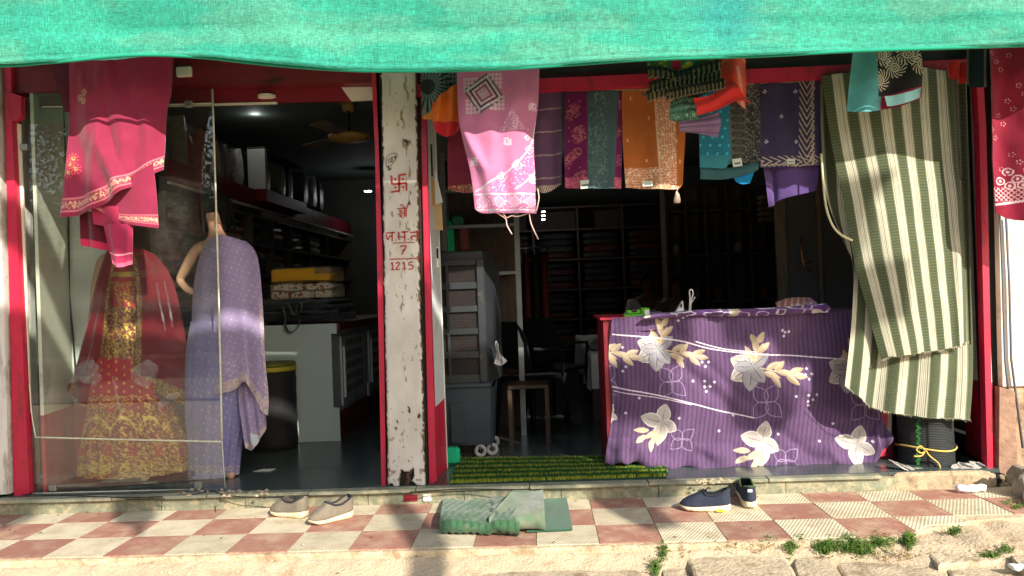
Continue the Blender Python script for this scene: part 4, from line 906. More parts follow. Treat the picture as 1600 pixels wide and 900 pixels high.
# clothes rail with hangers
rail = thing('clothes_rail', 'clothes rail of dark hanging garments deep behind the cooler', 'clothes rail', (-.5, 3.6, FL))
MB().tube([(-.75, 3.4, 1.62), (-.15, 3.4, 1.62)], .012).out('bar', M['chrome'], rail, True)
for xx in (-.75, -.15): MB().tube([(xx, 3.4, FL), (xx, 3.4, 1.62)], .012).out('upright', M['chrome'], rail, True)
gc = [(40, 36, 40), (70, 28, 30), (36, 40, 50), (60, 56, 60), (96, 30, 34), (30, 34, 40), (110, 28, 32)]
for k in range(7):
    xx = -.70+.085*k; n_ = 10; V = []; F = []
    for j, (zz, hw) in enumerate(((1.58, .03), (1.54, .16), (1.45, .19), (1.1, .19), (.82, .21))):
        for i in range(n_):
            a_ = 2*math.pi*i/n_; V.append((xx+.028*math.cos(a_)*(1+.2*j), 3.4+hw*math.sin(a_), zz))
    for j in range(4):
        for i in range(n_): F.append((j*n_+i, j*n_+(i+1) % n_, (j+1)*n_+(i+1) % n_, (j+1)*n_+i))
    o = build('hanging_garment', V, F, mat('garment_%d' % k, gc[k], .8, .2, 10), None, True); tag(o, '%s garment, %s from the left on the rail behind the cooler' % (['dark grey', 'dark red', 'slate', 'grey', 'red', 'charcoal', 'crimson'][k], ORD[k]), 'garment', 'dark garments on the rail')
    MB().tube([(xx, 3.28, 1.545), (xx, 3.4, 1.60), (xx, 3.4, 1.632)], .004, 5).out('hanger', M['white'], o, True)
# wooden stool and stacked chairs in the dark
def chair(x, y, rz, label, group):
    t = thing('chair', label, 'chair', (x, y, FL), group); pm = bpy.data.materials.get('dark_plastic_chair') or mat('dark_plastic_chair', (24, 24, 27), .75, .1, spec=.2)
    ca, sa = math.cos(rz), math.sin(rz); T = lambda a, b, c: (x+a*ca-b*sa, y+a*sa+b*ca, FL+c)
    def q(nm, pts, th):
        mb = MB(); V = [T(*p) for p in pts]+[T(p[0], p[1], p[2]-th) if nm == 'seat' else T(p[0], p[1]+th, p[2]) for p in pts]; n = len(pts)
        mb.add(V, [tuple(range(n)), tuple(range(2*n-1, n-1, -1))]+[(i, n+i, n+(i+1) % n, (i+1) % n) for i in range(n)]); return mb.out(nm, pm, t)
    q('seat', [(-.2, -.2, .44), (.2, -.2, .44), (.2, .2, .43), (-.2, .2, .43)], .03)
    q('backrest', [(-.2, .2, .5), (.2, .2, .5), (.21, .26, .75), (.14, .29, .88), (-.14, .29, .88), (-.21, .26, .75)], .02)
    for a, b in ((-.18, -.18), (.18, -.18), (-.18, .18), (.18, .18)): MB().tube([T(a, b, .42), T(a*1.15, b*1.15, 0)], [.022, .016], 6).out('leg', pm, t, True)
    for a in (-.2, .2): MB().tube([T(a, -.15, .42), T(a*1.1, -.15, .64), T(a*1.1, .2, .66)], .015, 6).out('armrest', pm, t, True)
chair(-.33, 2.1, 2.4, 'dark plastic chair nearest behind the cooler', 'dark chairs in the right bay')
chair(-.10, 2.75, 2.5, 'dark plastic chair further back beside the bedding bench', 'dark chairs in the right bay')
stl = thing('wooden_stool', 'low wooden stool in the shade beside the cooler', 'stool', (-.36, 1.55, FL)); wd_ = mat('stool_wood', (58, 42, 28), .6, .2, 20)
box('seat', -.50, -.20, 1.42, 1.72, .49, .52, wd_, stl, .005)
for a in (-.485, -.215):
    for b in (1.435, 1.705): box('leg', a-.015, a+.015, b-.015, b+.015, FL, .489, wd_, stl)
# low bench with white bedding
bn = thing('bedding_bench', 'low bench covered with a white sheet running back behind the purple counter', 'bench', (.35, 3.6, FL))
box('base', .18, .95, 2.4, 5.2, FL, .62, M['darkwood'], bn)
nu, nv = 40, 60; u, v = np.meshgrid(np.linspace(0, 1, nu), np.linspace(0, 1, nv)); u = u.ravel(); v = v.ravel()
s = u*1.1; xx = np.where(s < .3, .165-.03*np.sin(v*30)*(1-s/.3), .165+(s-.3)*1.0); zz = np.where(s < .3, .34+s*1.0+.02*np.sin(v*17), .65+.008*fbm(u*8, v*8, 3)); yy = 2.36+v*2.85
c = np.ones((len(u), 4)); c[:, :3] = lin((210, 205, 200)); c[:, 3] = 0
build('white_sheet', np.stack([xx, yy, zz], 1), grid_faces(nu, nv), M['fabric'], bn, True, col=c)
box('sheet_end', .17, .96, 2.35, 2.36, .36, .655, mat('sheet_cotton', (205, 200, 196), .85, .05), bn)
for k in range(5):
    o = packet('folded_cloth', .35+.08*k, 2.75+.45*k, .662, .36, .32, .06+.012*k, PK[(k*3) % 8], 900+k); tag(o, 'dark folded cloth, %s from the front on the white bedding bench' % ORD[k], 'cloth', 'folded cloths on the bedding bench')
# back shelving of the right bay
bs = thing('back_shelving', 'dark shelving full of folded cloth across the back of the right bay', 'shelving', (.6, 6.6, FL))
xsd = [-.9, -.3, .3, .9, 1.5, 2.1]
for xx in xsd: box('divider', xx-.012, xx+.012, 6.3, 6.75, FL, 2.3, M['darkwood'], bs)
for zz in (.4, .8, 1.2, 1.6, 2.0, 2.3): box('shelf', -.91, 2.11, 6.29, 6.76, zz-.012, zz+.012, M['darkwood'], bs)
box('back', -.95, 2.15, 6.77, 6.79, FL, 2.35, M['darkwood'], bs)
PR = [mat('dark_cloth_stack', c, .7, .3, 12) for c in ((66, 26, 28), (84, 34, 30), (40, 38, 44), (50, 46, 40), (30, 32, 40))]
k = 0
for a, b in zip(xsd[:-1], xsd[1:]):
    for zz in (.8, 1.2, 1.6, 2.0):
        for s in range(4):
            o = packet('folded_cloth', (a+b)/2, 6.5, zz-.4+.012+s*.088+.0, .5, .34, .082, random.choice(PR), 500+k); k += 1
            tag(o, 'folded cloth, layer %s of its stack, %s column, %s shelf of the back shelving' % (['one', 'two', 'three', 'four'][s], ORD[xsd.index(a)], ORD[[.8, 1.2, 1.6, 2.0].index(zz)]), 'cloth', 'folded cloth packets on the back shelving')
# tall pigeon-hole shelving to the right, facing the door
ps = thing('pigeonhole_shelving', 'tall pale wooden pigeonhole shelving above the purple counter', 'shelving', (1.6, 4.8, FL))
xd = [Wp(px, 400, 4.95)[0] for px in (1040, 1070, 1100, 1133, 1169, 1208)]
for xx in xd: box('divider', xx-.014, xx+.014, 4.8, 5.15, FL, 2.35, M['wood'], ps)
for px_y in (330, 398, 470): z = Wp(1120, px_y, 4.95)[2]; box('shelf', xd[0], xd[-1], 4.8, 5.15, z-.012, z+.012, M['wood'], ps)
box('back', xd[0], xd[-1], 5.15, 5.17, FL, 2.35, mat('pigeonhole_back', (150, 134, 114), .7, .2, 6), ps)
for i in range(5):
    for j, py in enumerate((398, 470)):
        if random.random() < .2: continue
        z = Wp(1120, py, 4.95)[2]+.014; o = packet('folded_cloth', (xd[i]+xd[i+1])/2, 4.96, z, .085, .22, random.uniform(.08, .2), random.choice(PK), 700+i*3+j)
        tag(o, 'small cloth pack in the %s pigeonhole column, %s row' % (ORD[i], ['upper', 'lower'][j]), 'cloth', 'cloth packs in the pigeonholes')
bp = Wp(1215, 345, 3.6); 
for k in range(5): o = packet('yellowish_pack', bp[0]-.03, 3.7, bp[2]+.0+.055*k, .26, .2, .05, mat('ochre_pack', (120, 92, 60), .5, .3, 20) if 'ochre_pack' not in bpy.data.materials else bpy.data.materials['ochre_pack'], 800+k); tag(o, 'ochre wrapped pack, %s from the bottom of the pile below the violet cloth' % ORD[k], 'cloth', 'ochre packs under the purple petticoat')
# grey door leaves on the right with brass handle
dp = thing('inner_door', 'tall dark grey inner door with a bent brass handle', 'door', Wp(1250, 400, 1.6))
a = Wp(1229, 400, 1.6)[0]; b = Wp(1277, 400, 1.6)[0]; c_ = Wp(1330, 400, 1.6)[0]
dm = mat('grey_door', (78, 80, 78), .5, .1, 4); box('door_leaf', a, b, 1.6, 1.63, FL, 2.7, dm, dp); box('door_stile', b+.003, b+.03, 1.58, 1.63, FL, 2.7, M['wood'], dp); box('door_leaf', b+.033, c_+.1, 1.6, 1.63, FL, 2.7, dm, dp)
box('door_stile', a-.07, a-.003, 1.58, 1.63, FL, 2.7, M['wood'], dp)
MB().tube([Wp(x, y, 1.56) for x, y in ((1251, 372), (1253, 395), (1255, 409), (1257, 418), (1266, 423))], .007, 6).out('handle', mat('brass', (200, 130, 60), .3, metal=.9), dp, True)
MB().tube([Wp(x, y, 1.56) for x, y in ((1254, 409), (1267, 409))], .006, 6).out('handle', bpy.data.materials['brass'], dp, True)
# two seated people
def person(px, py, Yp, label, shirt, lean, arm, sc=1.0):
    """px,py : crown of the head"""
    h = Wp(px, py, Yp); x, y, z = h; t = thing('person', label, 'person', (x, y, FL)); sk_ = bpy.data.materials.get('brown_skin') or mat('brown_skin', (120, 78, 56), .5, .08, 8)
    V = [(x+lean*.3, y+.05, z-.85, .14), (x+lean*.2, y+.03, z-.62, .13), (x+lean*.08, y, z-.40, (.16, .11)), (x+lean*.03, y, z-.29, (.13, .08)), (x, y-.01, z-.235, .05), (x, y-.02, z-.18, (.055, .065)), (x, y-.02, z-.10, (.075, .09)), (x, y-.01, z-.04, (.06, .075)),
         (x-.17, y, z-.33, .055), (x-.23, y-.03, z-.56, .042), (x-.12+arm*.1, y-.26, z-.62, .034), (x-.06+arm*.1, y-.33, z-.60, .03),
         (x+.17, y, z-.33, .055), (x+.23, y-.03, z-.56, .042), (x+.12+arm*.1, y-.26, z-.60, .034), (x+.05+arm*.1, y-.33, z-.59, .03),
         (x-.1, y-.35, z-.86, .085), (x-.1, y-.38, FL+.1, .05), (x+.1, y-.35, z-.86, .085), (x+.1, y-.38, FL+.1, .05), (x-.1, y-.48, FL+.05, .035), (x+.1, y-.48, FL+.05, .035)]
    E_ = [(0, 1), (1, 2), (2, 3), (3, 4), (4, 5), (5, 6), (6, 7), (3, 8), (8, 9), (9, 10), (10, 11), (3, 12), (12, 13), (13, 14), (14, 15), (0, 16), (16, 17), (0, 18), (18, 19), (17, 20), (19, 21)]
    skinned('body', (V, E_), sk_, t)
    for sx, k0 in ((-1, 11), (1, 15)):
        hx, hy, hz = V[k0][:3]; mb = MB()
        for f_ in range(5):
            o_ = (f_-2)*.016; L_ = (.05, .07, .075, .07, .055)[f_]
            mb.tube([(hx+o_, hy, hz), (hx+o_*1.2, hy-L_*.6, hz+.004), (hx+o_*1.2, hy-L_, hz-.015)], [.011, .009, .007], 6)
        mb.out('fingers', sk_, t, True)
    V2 = [(v[0], v[1], v[2], (v[3][0]+.018, v[3][1]+.018) if isinstance(v[3], tuple) else v[3]+.018) for v in (V[0], V[1], V[2], V[3], V[8], V[9], V[12], V[13])]
    V2[3] = (V2[3][0], V2[3][1], V2[3][2]-.01, (.14, .09))
    skinned('shirt', (V2, [(0, 1), (1, 2), (2, 3), (3, 4), (4, 5), (3, 6), (6, 7)]), shirt, t)
    V3 = [(v[0], v[1]+.0, v[2], v[3]+.02) for v in (V[0], V[16], V[17], V[18], V[19])]; skinned('trousers', (V3, [(0, 1), (1, 2), (0, 3), (3, 4)]), mat('dark_trousers', (40, 40, 48), .8), t)
    mb = MB(); n_ = 20
    prf = [(0.004, z+.012), (.05, z+.006), (.078, z-.03), (.088, z-.075), (.082, z-.115), (.07, z-.14)]
    Vh = []
    for r_, zz in prf:
        for i in range(n_):
            a_ = 2*math.pi*i/n_; fr_ = max(0, -math.sin(a_)); Vh.append((x+r_*.93*math.cos(a_), y-.012+r_*1.08*math.sin(a_)*(1-.15*fr_ if zz < z-.05 else 1), zz+(fr_*.075 if zz < z-.07 else 0)))
    mb.add(Vh, [(k_*n_+i, (k_+1)*n_+i, (k_+1)*n_+(i+1) % n_, k_*n_+(i+1) % n_) for k_ in range(5) for i in range(n_)]).out('hair', hr, t, True)
    MB().tube([(x, y-.09, z-.09), (x, y-.115, z-.125), (x, y-.095, z-.135)], [.008, .015, .006], 8).out('nose', sk_, t, True)
    for s in (-1, 1): MB().tube([(x+s*.028-.008, y-.092, z-.092), (x+s*.028+.008, y-.092, z-.092)], .006, 6).out('eye', M['black'], t, True)
    for s in (-1, 1): MB().tube([(x+s*.082, y-.01, z-.09), (x+s*.088, y, z-.13)], [.012, .008], 6).out('ear', sk_, t, True)
    MB().tube([(x-.02, y-.09, z-.165), (x, y-.098, z-.167), (x+.02, y-.09, z-.165)], [.002, .006, .002], 6).out('mouth', bpy.data.materials.get('lip_paint'), t, True)
    st = thing('chair_stool', label.replace('person', 'seat').split(' in ')[0] if False else 'dark bench seat under the '+('person in the pale shirt' if shirt.name.startswith('pale') else 'person in the brown shirt'), 'stool', (x+lean*.3, y+.05, FL))
    box('seat', x-.2, x+.24, y-.15, y+.25, z-1.04, z-1.0, M['darkwood'], st, .01)
    for a_ in (-.17, .21):
        for b_ in (-.12, .22): box('leg', x+a_-.015, x+a_+.015, y+b_-.015, y+b_+.015, FL, z-1.041, M['darkwood'], st)
person(1010, 427, 4.6, 'seated person in a pale half sleeved shirt deep inside the right bay', mat('pale_shirt', (226, 220, 226), .8, .06), -.10, .3)
person(1057, 431, 4.3, 'seated person in a brown checked shirt facing the first one', mat('brown_shirt', (112, 90, 82), .8, .2, 30), .10, -.6)
# counter under the purple cloth
YP = .56
k2 = thing('counter', 'dark red counter hidden under the purple floral cloth', 'counter', Gp(1170, 728, FL))
za = Wp(950, 497, YP+.05)[2]; zb_ = Wp(1290, 487, YP+.05)[2]
ax = Wp(946, 600, YP+.06)[0]; bx = Wp(1392, 600, YP+.06)[0]
MB().prism([(ax, FL), (bx, FL), (bx, zb_-.02), (ax, za-.012)], 'y', YP+.06, YP+.62).out('body', M['darkred'], k2)
MB().prism([(ax-.02, za-.011), (bx+.02, zb_-.019), (bx+.02, zb_-.001), (ax-.02, za+.004)], 'y', YP+.04, YP+.66).out('top', M['red'], k2)
flatpx('red_board', [(1355, 650), (1388, 640), (1384, 712), (1360, 716)], YP+.01, M['red'], None, None, .02, k2)
flatpx('white_board', [(1384, 640), (1394, 636), (1392, 690), (1386, 700)], YP+.05, M['white'], None, None, .01, k2)
# floral cloth
WHT, TAN, GRY = (198, 190, 176), (194, 178, 152), (156, 158, 158)
def p_pur(X, Y, u, v):
    c = base(X, (98, 72, 108), .08, Y, 5)
    w_ = X+5*np.sin(Y/55)+.8*vnoise(X/7, Y/2.2, 31)+(v*6); st = np.abs((w_ % 7.0)-3.5)
    c[:, :3] *= np.clip(.64+.30*np.clip(st-.8, 0, 1.5)/1.0, .6, 1.0)[:, None]
    for (ox, oy, s) in ((1030, 547, 1.0), (1177, 575, 1.08), (1330, 580, 1.05), (925, 547, 1.0)):
        if s:
            for an, L_, wd in ((200, 34, 12), (150, 36, 13), (245, 26, 10), (95, 36, 14), (50, 30, 11), (320, 30, 10), (180, 28, 9)):
                m_, t, ac = petal(X, Y, ox-2*s, oy-2*s, an, L_*s, wd*s)
                setc(c, m_, WHT if an in (200, 150, 245) else GRY)
                dots = m_ & (((X*1.1+Y*.4) % 2.4 < 1.1) ^ ((Y*1.1-X*.4) % 2.4 < 1.1)) & (np.abs(ac) > .25) & (t > .2); setc(c, dots, (142, 138, 150))
                setc(c, m_ & (np.abs(ac) < .09) & (t < .8), (120, 110, 130)); setc(c, m_ & (np.abs(ac) > .88), (236, 230, 220) if an in (200, 150, 245) else (110, 100, 124))
            for bx_, by_, an, L_ in ((2, -8, -70, 30), (4, -22, -100, 26), (4, -22, -40, 24), (4, -34, -120, 18), (4, -36, -55, 20), (0, -10, -120, 26),
                                     (16, 6, 20, 26), (20, 2, -30, 22), (28, 8, 60, 24), (34, 5, 10, 28), (32, 4, -45, 20), (48, 10, 40, 22), (52, 8, -20, 22), (58, 10, 8, 20)):
                m_, t, ac = petal(X, Y, ox+bx_*s, oy+by_*s, an, L_*s, 4.6*s); setc(c, m_, TAN); setc(c, m_ & (ac > .1), (178, 156, 128))
            setc(c, dline(X, Y, [(ox+10*s, oy), (ox+36*s, oy+6*s), (ox+62*s, oy+11*s)]) < 1.0, TAN)
            fx, fy = ox+20*s, oy+50*s
            for an in (-60, -130, 45, 130):
                pa = [(fx, fy)]; pb_ = [(fx, fy)]
                for t in np.linspace(0, 1, 12):
                    a = R_(an); r = 30*s*t; h_ = 10*s*math.sin(math.pi*t**.8); pa.append((fx+r*math.cos(a)-h_*math.sin(a), fy+r*math.sin(a)+h_*math.cos(a))); pb_.append((fx+r*math.cos(a)+h_*math.sin(a), fy+r*math.sin(a)-h_*math.cos(a)))
                setc(c, (dline(X, Y, pa) < .55) | (dline(X, Y, pb_) < .55), (150, 130, 166))
    for (ox, oy, s, lf) in ((1034, 660, 1.0, 1), (1192, 690, 1.08, 1), (1338, 694, 1.02, 0), (953, 650, .55, 0)):
        for an, L_, wd in ((-78, 30, 11), (-165, 34, 11), (28, 26, 10), (100, 34, 11)):
            m_, t, ac = petal(X, Y, ox, oy, an, L_*s, wd*s); setc(c, m_, WHT)
            setc(c, m_ & ((X*1.3+Y*.5) % 3.2 < 1.5) & ((Y*1.3-X*.5) % 3.2 < 1.5), (140, 124, 150)); setc(c, m_ & (np.abs(ac) > .86), (232, 226, 216)); setc(c, m_ & (np.abs(ac) < .08) & (t < .7), (150, 136, 150))
        if lf:
            for bx_, by_, an, L_ in ((-6, 12, 150, 26), (-8, 18, 120, 22), (-20, 12, 180, 24), (-24, 20, 150, 20), (-16, 26, 100, 18), (-4, 16, 100, 20)):
                m_, t, ac = petal(X, Y, ox+bx_*s, oy+by_*s, an, L_*s, 4.2*s); setc(c, m_, TAN)
        fx, fy = ox+32*s, oy+26*s
        for an in (-40, 50, 140, -140):
            pa = []; pb_ = []
            for t in np.linspace(0, 1, 12):
                a = R_(an); r = 24*s*t; h_ = 8*s*math.sin(math.pi*t**.8); pa.append((fx+r*math.cos(a)-h_*math.sin(a), fy+r*math.sin(a)+h_*math.cos(a))); pb_.append((fx+r*math.cos(a)+h_*math.sin(a), fy+r*math.sin(a)-h_*math.cos(a)))
            if lf: setc(c, (dline(X, Y, pa) < .55) | (dline(X, Y, pb_) < .55), (150, 130, 166))
    ds = [(1100, 557), (1098, 566), (1108, 566), (1103, 573), (1084, 596), (1102, 596), (1116, 597), (1102, 605), (1110, 604), (1104, 612), (1260, 576), (1258, 585), (1268, 584), (1263, 592), (1243, 619), (1262, 617), (1275, 616), (1262, 627), (1269, 624), (1263, 633), (1222, 516), (1232, 518), (1224, 525), (1226, 519), (1067, 496), (1060, 501), (973, 543), (978, 573), (973, 580), (999, 622), (958, 635), (978, 646), (1061, 653), (1123, 673), (1146, 649), (1217, 679), (1302, 662), (1280, 689), (1359, 688), (1128, 493)]
    for x, y in ds:
        setc(c, (np.abs(X-x)+np.abs(Y-y)) < 2.5, (216, 206, 222)); setc(c, (np.abs(X-x)+np.abs(Y-y)) < .8, (150, 110, 160))
    for pts, wd in (([(958, 523), (1000, 526), (1060, 532), (1110, 545), (1170, 552), (1240, 556), (1320, 561)], .95), ([(1088, 534), (1130, 545), (1180, 550)], .8), ([(958, 605), (1020, 616), (1080, 630), (1130, 643), (1178, 653)], .9), ([(960, 612), (1030, 622), (1080, 632)], .6)):
        setc(c, dline(X, Y, smooth_pl(pts)) < wd, (226, 216, 228))
    return c
def d_pur(u, v, x, z):
    f = .010*fbm(x*4, z*2.5, 7, 3)+.016*np.sin(u*21+v*2.2)*v**1.5*.6+.014*np.sin((u*1.0+v*.6)*17+1.5*fbm(u*3, v*3, 3))*np.exp(-((v-.35)/.4)**2)+.012*np.exp(-((u*1.7-.35-v*.9)/.05)**2)-.014*np.exp(-((u*1.5-.75-v*.7)/.05)**2)+.012*np.exp(-((u*1.2-.95+v*.35)/.045)**2)
    f += -.05*np.exp(-((v-1)/.05)**2)*(1+.4*np.sin(u*40)) + .04*np.exp(-(u/.04)**2) - .026*np.sin(np.clip((v-.84)/.16, 0, 1)*np.pi)*(1+.9*np.sin(u*31+3+2*fbm(u*6, v*3, 8)))+.014*np.sin(u*75+6*v)*np.clip((v-.9)*10, 0, 1)
    f += .03*np.exp(-((u*1.6-.15-v*.9)/.06)**2)*(v > .1)*(v < .8)*.6
    return f
o = sheet('floral_cloth', [(957, 497), (1000, 495), (1050, 491), (1130, 490), (1200, 489), (1290, 482), (1345, 486)], [(944, 722), (956, 725), (966, 718), (978, 722), (990, 719), (1006, 727), (1028, 726), (1050, 730), (1076, 727), (1100, 731), (1130, 728), (1160, 732), (1186, 729), (1206, 733), (1232, 729), (1262, 731), (1290, 727), (1316, 728), (1340, 723), (1358, 724), (1370, 712), (1374, 698), (1386, 680)],
      [(957, 497), (952, 560), (958, 640), (945, 722)], [(1345, 486), (1352, 560), (1368, 620), (1386, 680)], YP, 640, 340, p_pur, d_pur, 0)
tag(o, 'purple floral bedsheet draped over the front counter', 'bedsheet')
# bunched top edge lying over the counter
o2 = sheet('bunched_edge', [(1008, 493), (1090, 484), (1180, 482), (1290, 474)], [(1000, 500), (1090, 494), (1180, 494), (1296, 488)], [(1008, 493), (1004, 496), (1000, 500)], [(1290, 474), (1295, 480), (1296, 488)], YP-.02, 160, 24, lambda X, Y, u, v: (lambda c: (setc(c, (np.abs(vnoise(X/14, Y/5, 4)) < .10), (214, 204, 214)), setc(c, vnoise(X/22, Y/9, 8) > .62, WHT), c)[2])(base(X, (96, 56, 118), .08, Y)), lambda u, v, x, z: -.035*np.sin(v*np.pi)*(1+.5*np.sin(u*18))+.01*fbm(u*20, v*3, 4), 0, None, None)
absolute_parent(o2, o)
nu, nv = 60, 12; u, v = np.meshgrid(np.linspace(0, 1, nu), np.linspace(0, 1, nv)); u = u.ravel(); v = v.ravel()
A_ = Wp(985, 495, YP); B_ = Wp(1345, 486, YP); P = np.stack([A_[0]+(B_[0]-A_[0])*u, YP+.0+v*.4, A_[2]+(B_[2]-A_[2])*u+.010+.012*fbm(u*14, v*4, 3)], 1)
o3 = build('top_fold', P, grid_faces(nu, nv), M['fabric'], o, True, col=np.c_[np.tile(lin((96, 56, 118)), (len(u), 1)), np.zeros(len(u))])
# things on the counter
def gbox():
    t = thing('green_stapler_box', 'bright green plastic tape dispenser lying on the left end of the purple counter', 'tape dispenser', Wp(998, 493, YP+.12)); gm = mat('lime_plastic', (96, 178, 40), .4, .1, 20)
    p = Wp(975, 496, YP+.1); q_ = Wp(1016, 496, YP+.1); z = p[2]; X0, X1 = p[0], q_[0]; w_ = X1-X0
    MB().box(X0, X1-.02, YP+.10, YP+.18, z, z+.018, .004).out('tray', gm, t); MB().box(X0+.02, X1-.055, YP+.11, YP+.17, z+.019, z+.045, .006).out('body', gm, t)
    MB().box(X1-.053, X1, YP+.10, YP+.18, z+.0, z+.055, .006).out('head', gm, t); MB().box(X1-.035, X1-.006, YP+.096, YP+.099, z+.012, z+.042).out('label_patch', M['white'], t)
    MB().box(X0+.05, X0+.085, YP+.105, YP+.15, z+.03, z+.052, .003).out('blade', M['dark'], t)
gbox()
t = thing('card_stand', 'small white wedge shaped card stand on the purple counter', 'stand', Wp(1062, 487, YP+.1))
q = [Wp(x, y, YP+.08) for x, y in ((1056, 488), (1067, 470), (1069, 487))]; MB().prism([(a[0], a[2]) for a in q], 'y', YP+.08, YP+.13).out('wedge', M['white'], t)
q = [Wp(x, y, YP+.08) for x, y in ((1063, 476), (1066, 474), (1066, 480), (1063, 481))]; MB().prism([(a[0], a[2]) for a in q], 'y', YP+.076, YP+.0795).out('dark_panel', M['dark'], t)
mb = MB(); mb.tube([Wp(x, y, YP+.1) for x, y in smooth_pl([(1077, 486), (1078, 465), (1077, 456), (1080, 452), (1083, 458), (1080, 470), (1079, 486)])], .004, 6); mb.tube([Wp(x, y, YP+.1) for x, y in ((1080, 474), (1086, 464))], .003, 6)
o = mb.out('scissors_loop', M['white'], None, True); tag(o, 'thin white looped handle standing up behind the purple sheet', 'scissors')
def p_chk(X, Y, u, v):
    c = base(X, (150, 96, 88), .1, Y); setc(c, (X+Y*.5) % 9 < 3, (186, 150, 140)); setc(c, u > .82, (190, 120, 150)); setc(c, (v > .5) & (u > .35) & (vnoise(X/1.5, Y/1.5, 3) > 0), (200, 196, 200)); return c
o = sheet('folded_towel', [(1218, 474), (1240, 466), (1270, 465), (1276, 468)], [(1216, 486), (1240, 485), (1262, 481), (1280, 478)], [(1218, 474), (1217, 480), (1216, 486)], [(1276, 468), (1279, 473), (1280, 478)], YP+.03, 60, 20, p_chk, lambda u, v, x, z: .08-.09*v, .05)
tag(o, 'folded brown and pink checked towel on the right end of the counter', 'towel')

# ================================================================== HANGING CLOTHS
SHD = (0, 0)
def wr(u, v, x, z, s=1, seed=0): return s*(.012*fbm(x*7+seed, z*2.2, seed, 3)+.010*np.sin(x*38+2*fbm(x*3, z*3, seed+4)+seed)*np.clip(v, .15, 1))
# rope the front row hangs from
rp_ = MB(); rp_.tube([Wp(x, y, .40) for x, y in ((655, 128), (760, 136), (880, 141), (1000, 140), (1100, 134), (1200, 130), (1290, 124), (1520, 106))], .006, 6)
o = rp_.out('hanging_rope', mat('jute_rope', (150, 130, 96), .9, .3, 60), None, True); tag(o, 'thin rope the front row of folded saris hangs from', 'rope')
lab = mat('paper_label', (196, 204, 196), .7, .08, 60); labk = mat('label_print', (90, 96, 96), .7)
def ptag(px, py, Y, w_, h_, rot, parent):
    c = Wp(px, py, Y); ca, sa = math.cos(rot), math.sin(rot)
    pts = [(c[0]+a*ca-b*sa, c[2]+a*sa+b*ca) for a, b in ((-w_/2, -h_/2), (w_/2, -h_/2), (w_/2, h_/2), (-w_/2, h_/2))]
    t = MB().prism(pts, 'y', Y, Y+.002).out('price_tag', lab, parent)
    pts = [(c[0]+a*ca-b*sa, c[2]+a*sa+b*ca) for a, b in ((-w_*.32, -h_*.2), (w_*.34, -h_*.2), (w_*.34, h_*.0), (-w_*.32, h_*.0))]; MB().prism(pts, 'y', Y-.0015, Y-.0003).out('tag_print', labk, t)
YR = .40
def p_mauve(X, Y, u, v):
    c = base(X, (100, 70, 104), .07, Y); 
    for k, yy in enumerate((172, 207, 243, 279)):
        setc(c, (np.abs(Y-(yy-.12*(X-845)+0)) < 1.1) & (((X+k) % 3) < 1.9), (186, 160, 160), .5)
    m_ = Y > (291-.35*(X-835)*.3); setc(c, m_ & (((X+Y*.4) % 3.4) < 2), (196, 178, 160)); return c
o = sheet('mauve_sari', [(812, 146), (850, 143), (878, 142)], [(838, 297), (850, 302), (862, 297), (877, 288)], [(812, 146), (820, 220), (838, 297)], [(878, 142), (878, 220), (877, 288)], YR+.03, 110, 150, p_mauve, lambda u, v, x, z: .010*np.sin(u*9+v*2)+wr(u, v, x, z), .03)
tag(o, 'mauve folded sari with thin dashed lines behind the pink sari', 'sari')
def p_mag(X, Y, u, v):
    c = base(X, (104, 20, 80), .08, Y)
    for (cx, cy) in ((896, 168), (903, 205), (898, 240), (906, 215), (895, 178), (905, 275), (966, 205), (968, 250), (966, 165), (888, 250)):
        r = np.hypot((X-cx), (Y-cy)*1.3+(X-cx)*.5); m_ = (r < 11) & ((np.abs(fbm(X/3.2, Y/3.2, 9, 2)) < .22) | (vnoise(X/2, Y/2, 3) > .3)); setc(c, m_, (176, 96, 112), .4)
    x = (X+20) % 17-8; y = (Y) % 21-10; setc(c, (np.abs(x)+np.abs(y)) < 1.6, (176, 96, 112), .3)
    tl = (X > 919+(Y-143)*-.01) & (X < 966-(Y-143)*.055)
    setc(c, tl, (66, 88, 94)); e = tl & (np.abs(fbm(X/6, Y/9, 14, 2)) < .10) & (X < 950); setc(c, e, (94, 124, 122))
    b = (Y > 277) & ~tl; setc(c, b, (170, 70, 110)); setc(c, b & (np.abs(fbm(X/3, Y/3, 19, 2)) < .2), (200, 120, 130), .4)
    ed = (np.abs(X-918.5) < .8) | (np.abs(X-(966.8-(Y-143)*.055)) < .8); setc(c, ed, (60, 84, 86)); return c
o = sheet('magenta_sari', [(883, 145), (925, 143), (971, 143)], [(883, 293), (920, 295), (971, 294)], [(883, 145), (882, 220), (883, 293)], [(971, 143), (972, 220), (971, 294)], YR, 150, 190, p_mag, lambda u, v, x, z: .012*np.sin(u*7+1)+.02*(u > .42)*(-.5)*np.clip((u-.42)*12, 0, 1)*np.clip((.93-u)*12, 0, 1)+wr(u, v, x, z, 1, 2), .035)
tag(o, 'magenta brocade sari with a teal centre panel in the hanging row', 'sari'); ptag(914, 288, YR-.018, .055, .05, .05, o)
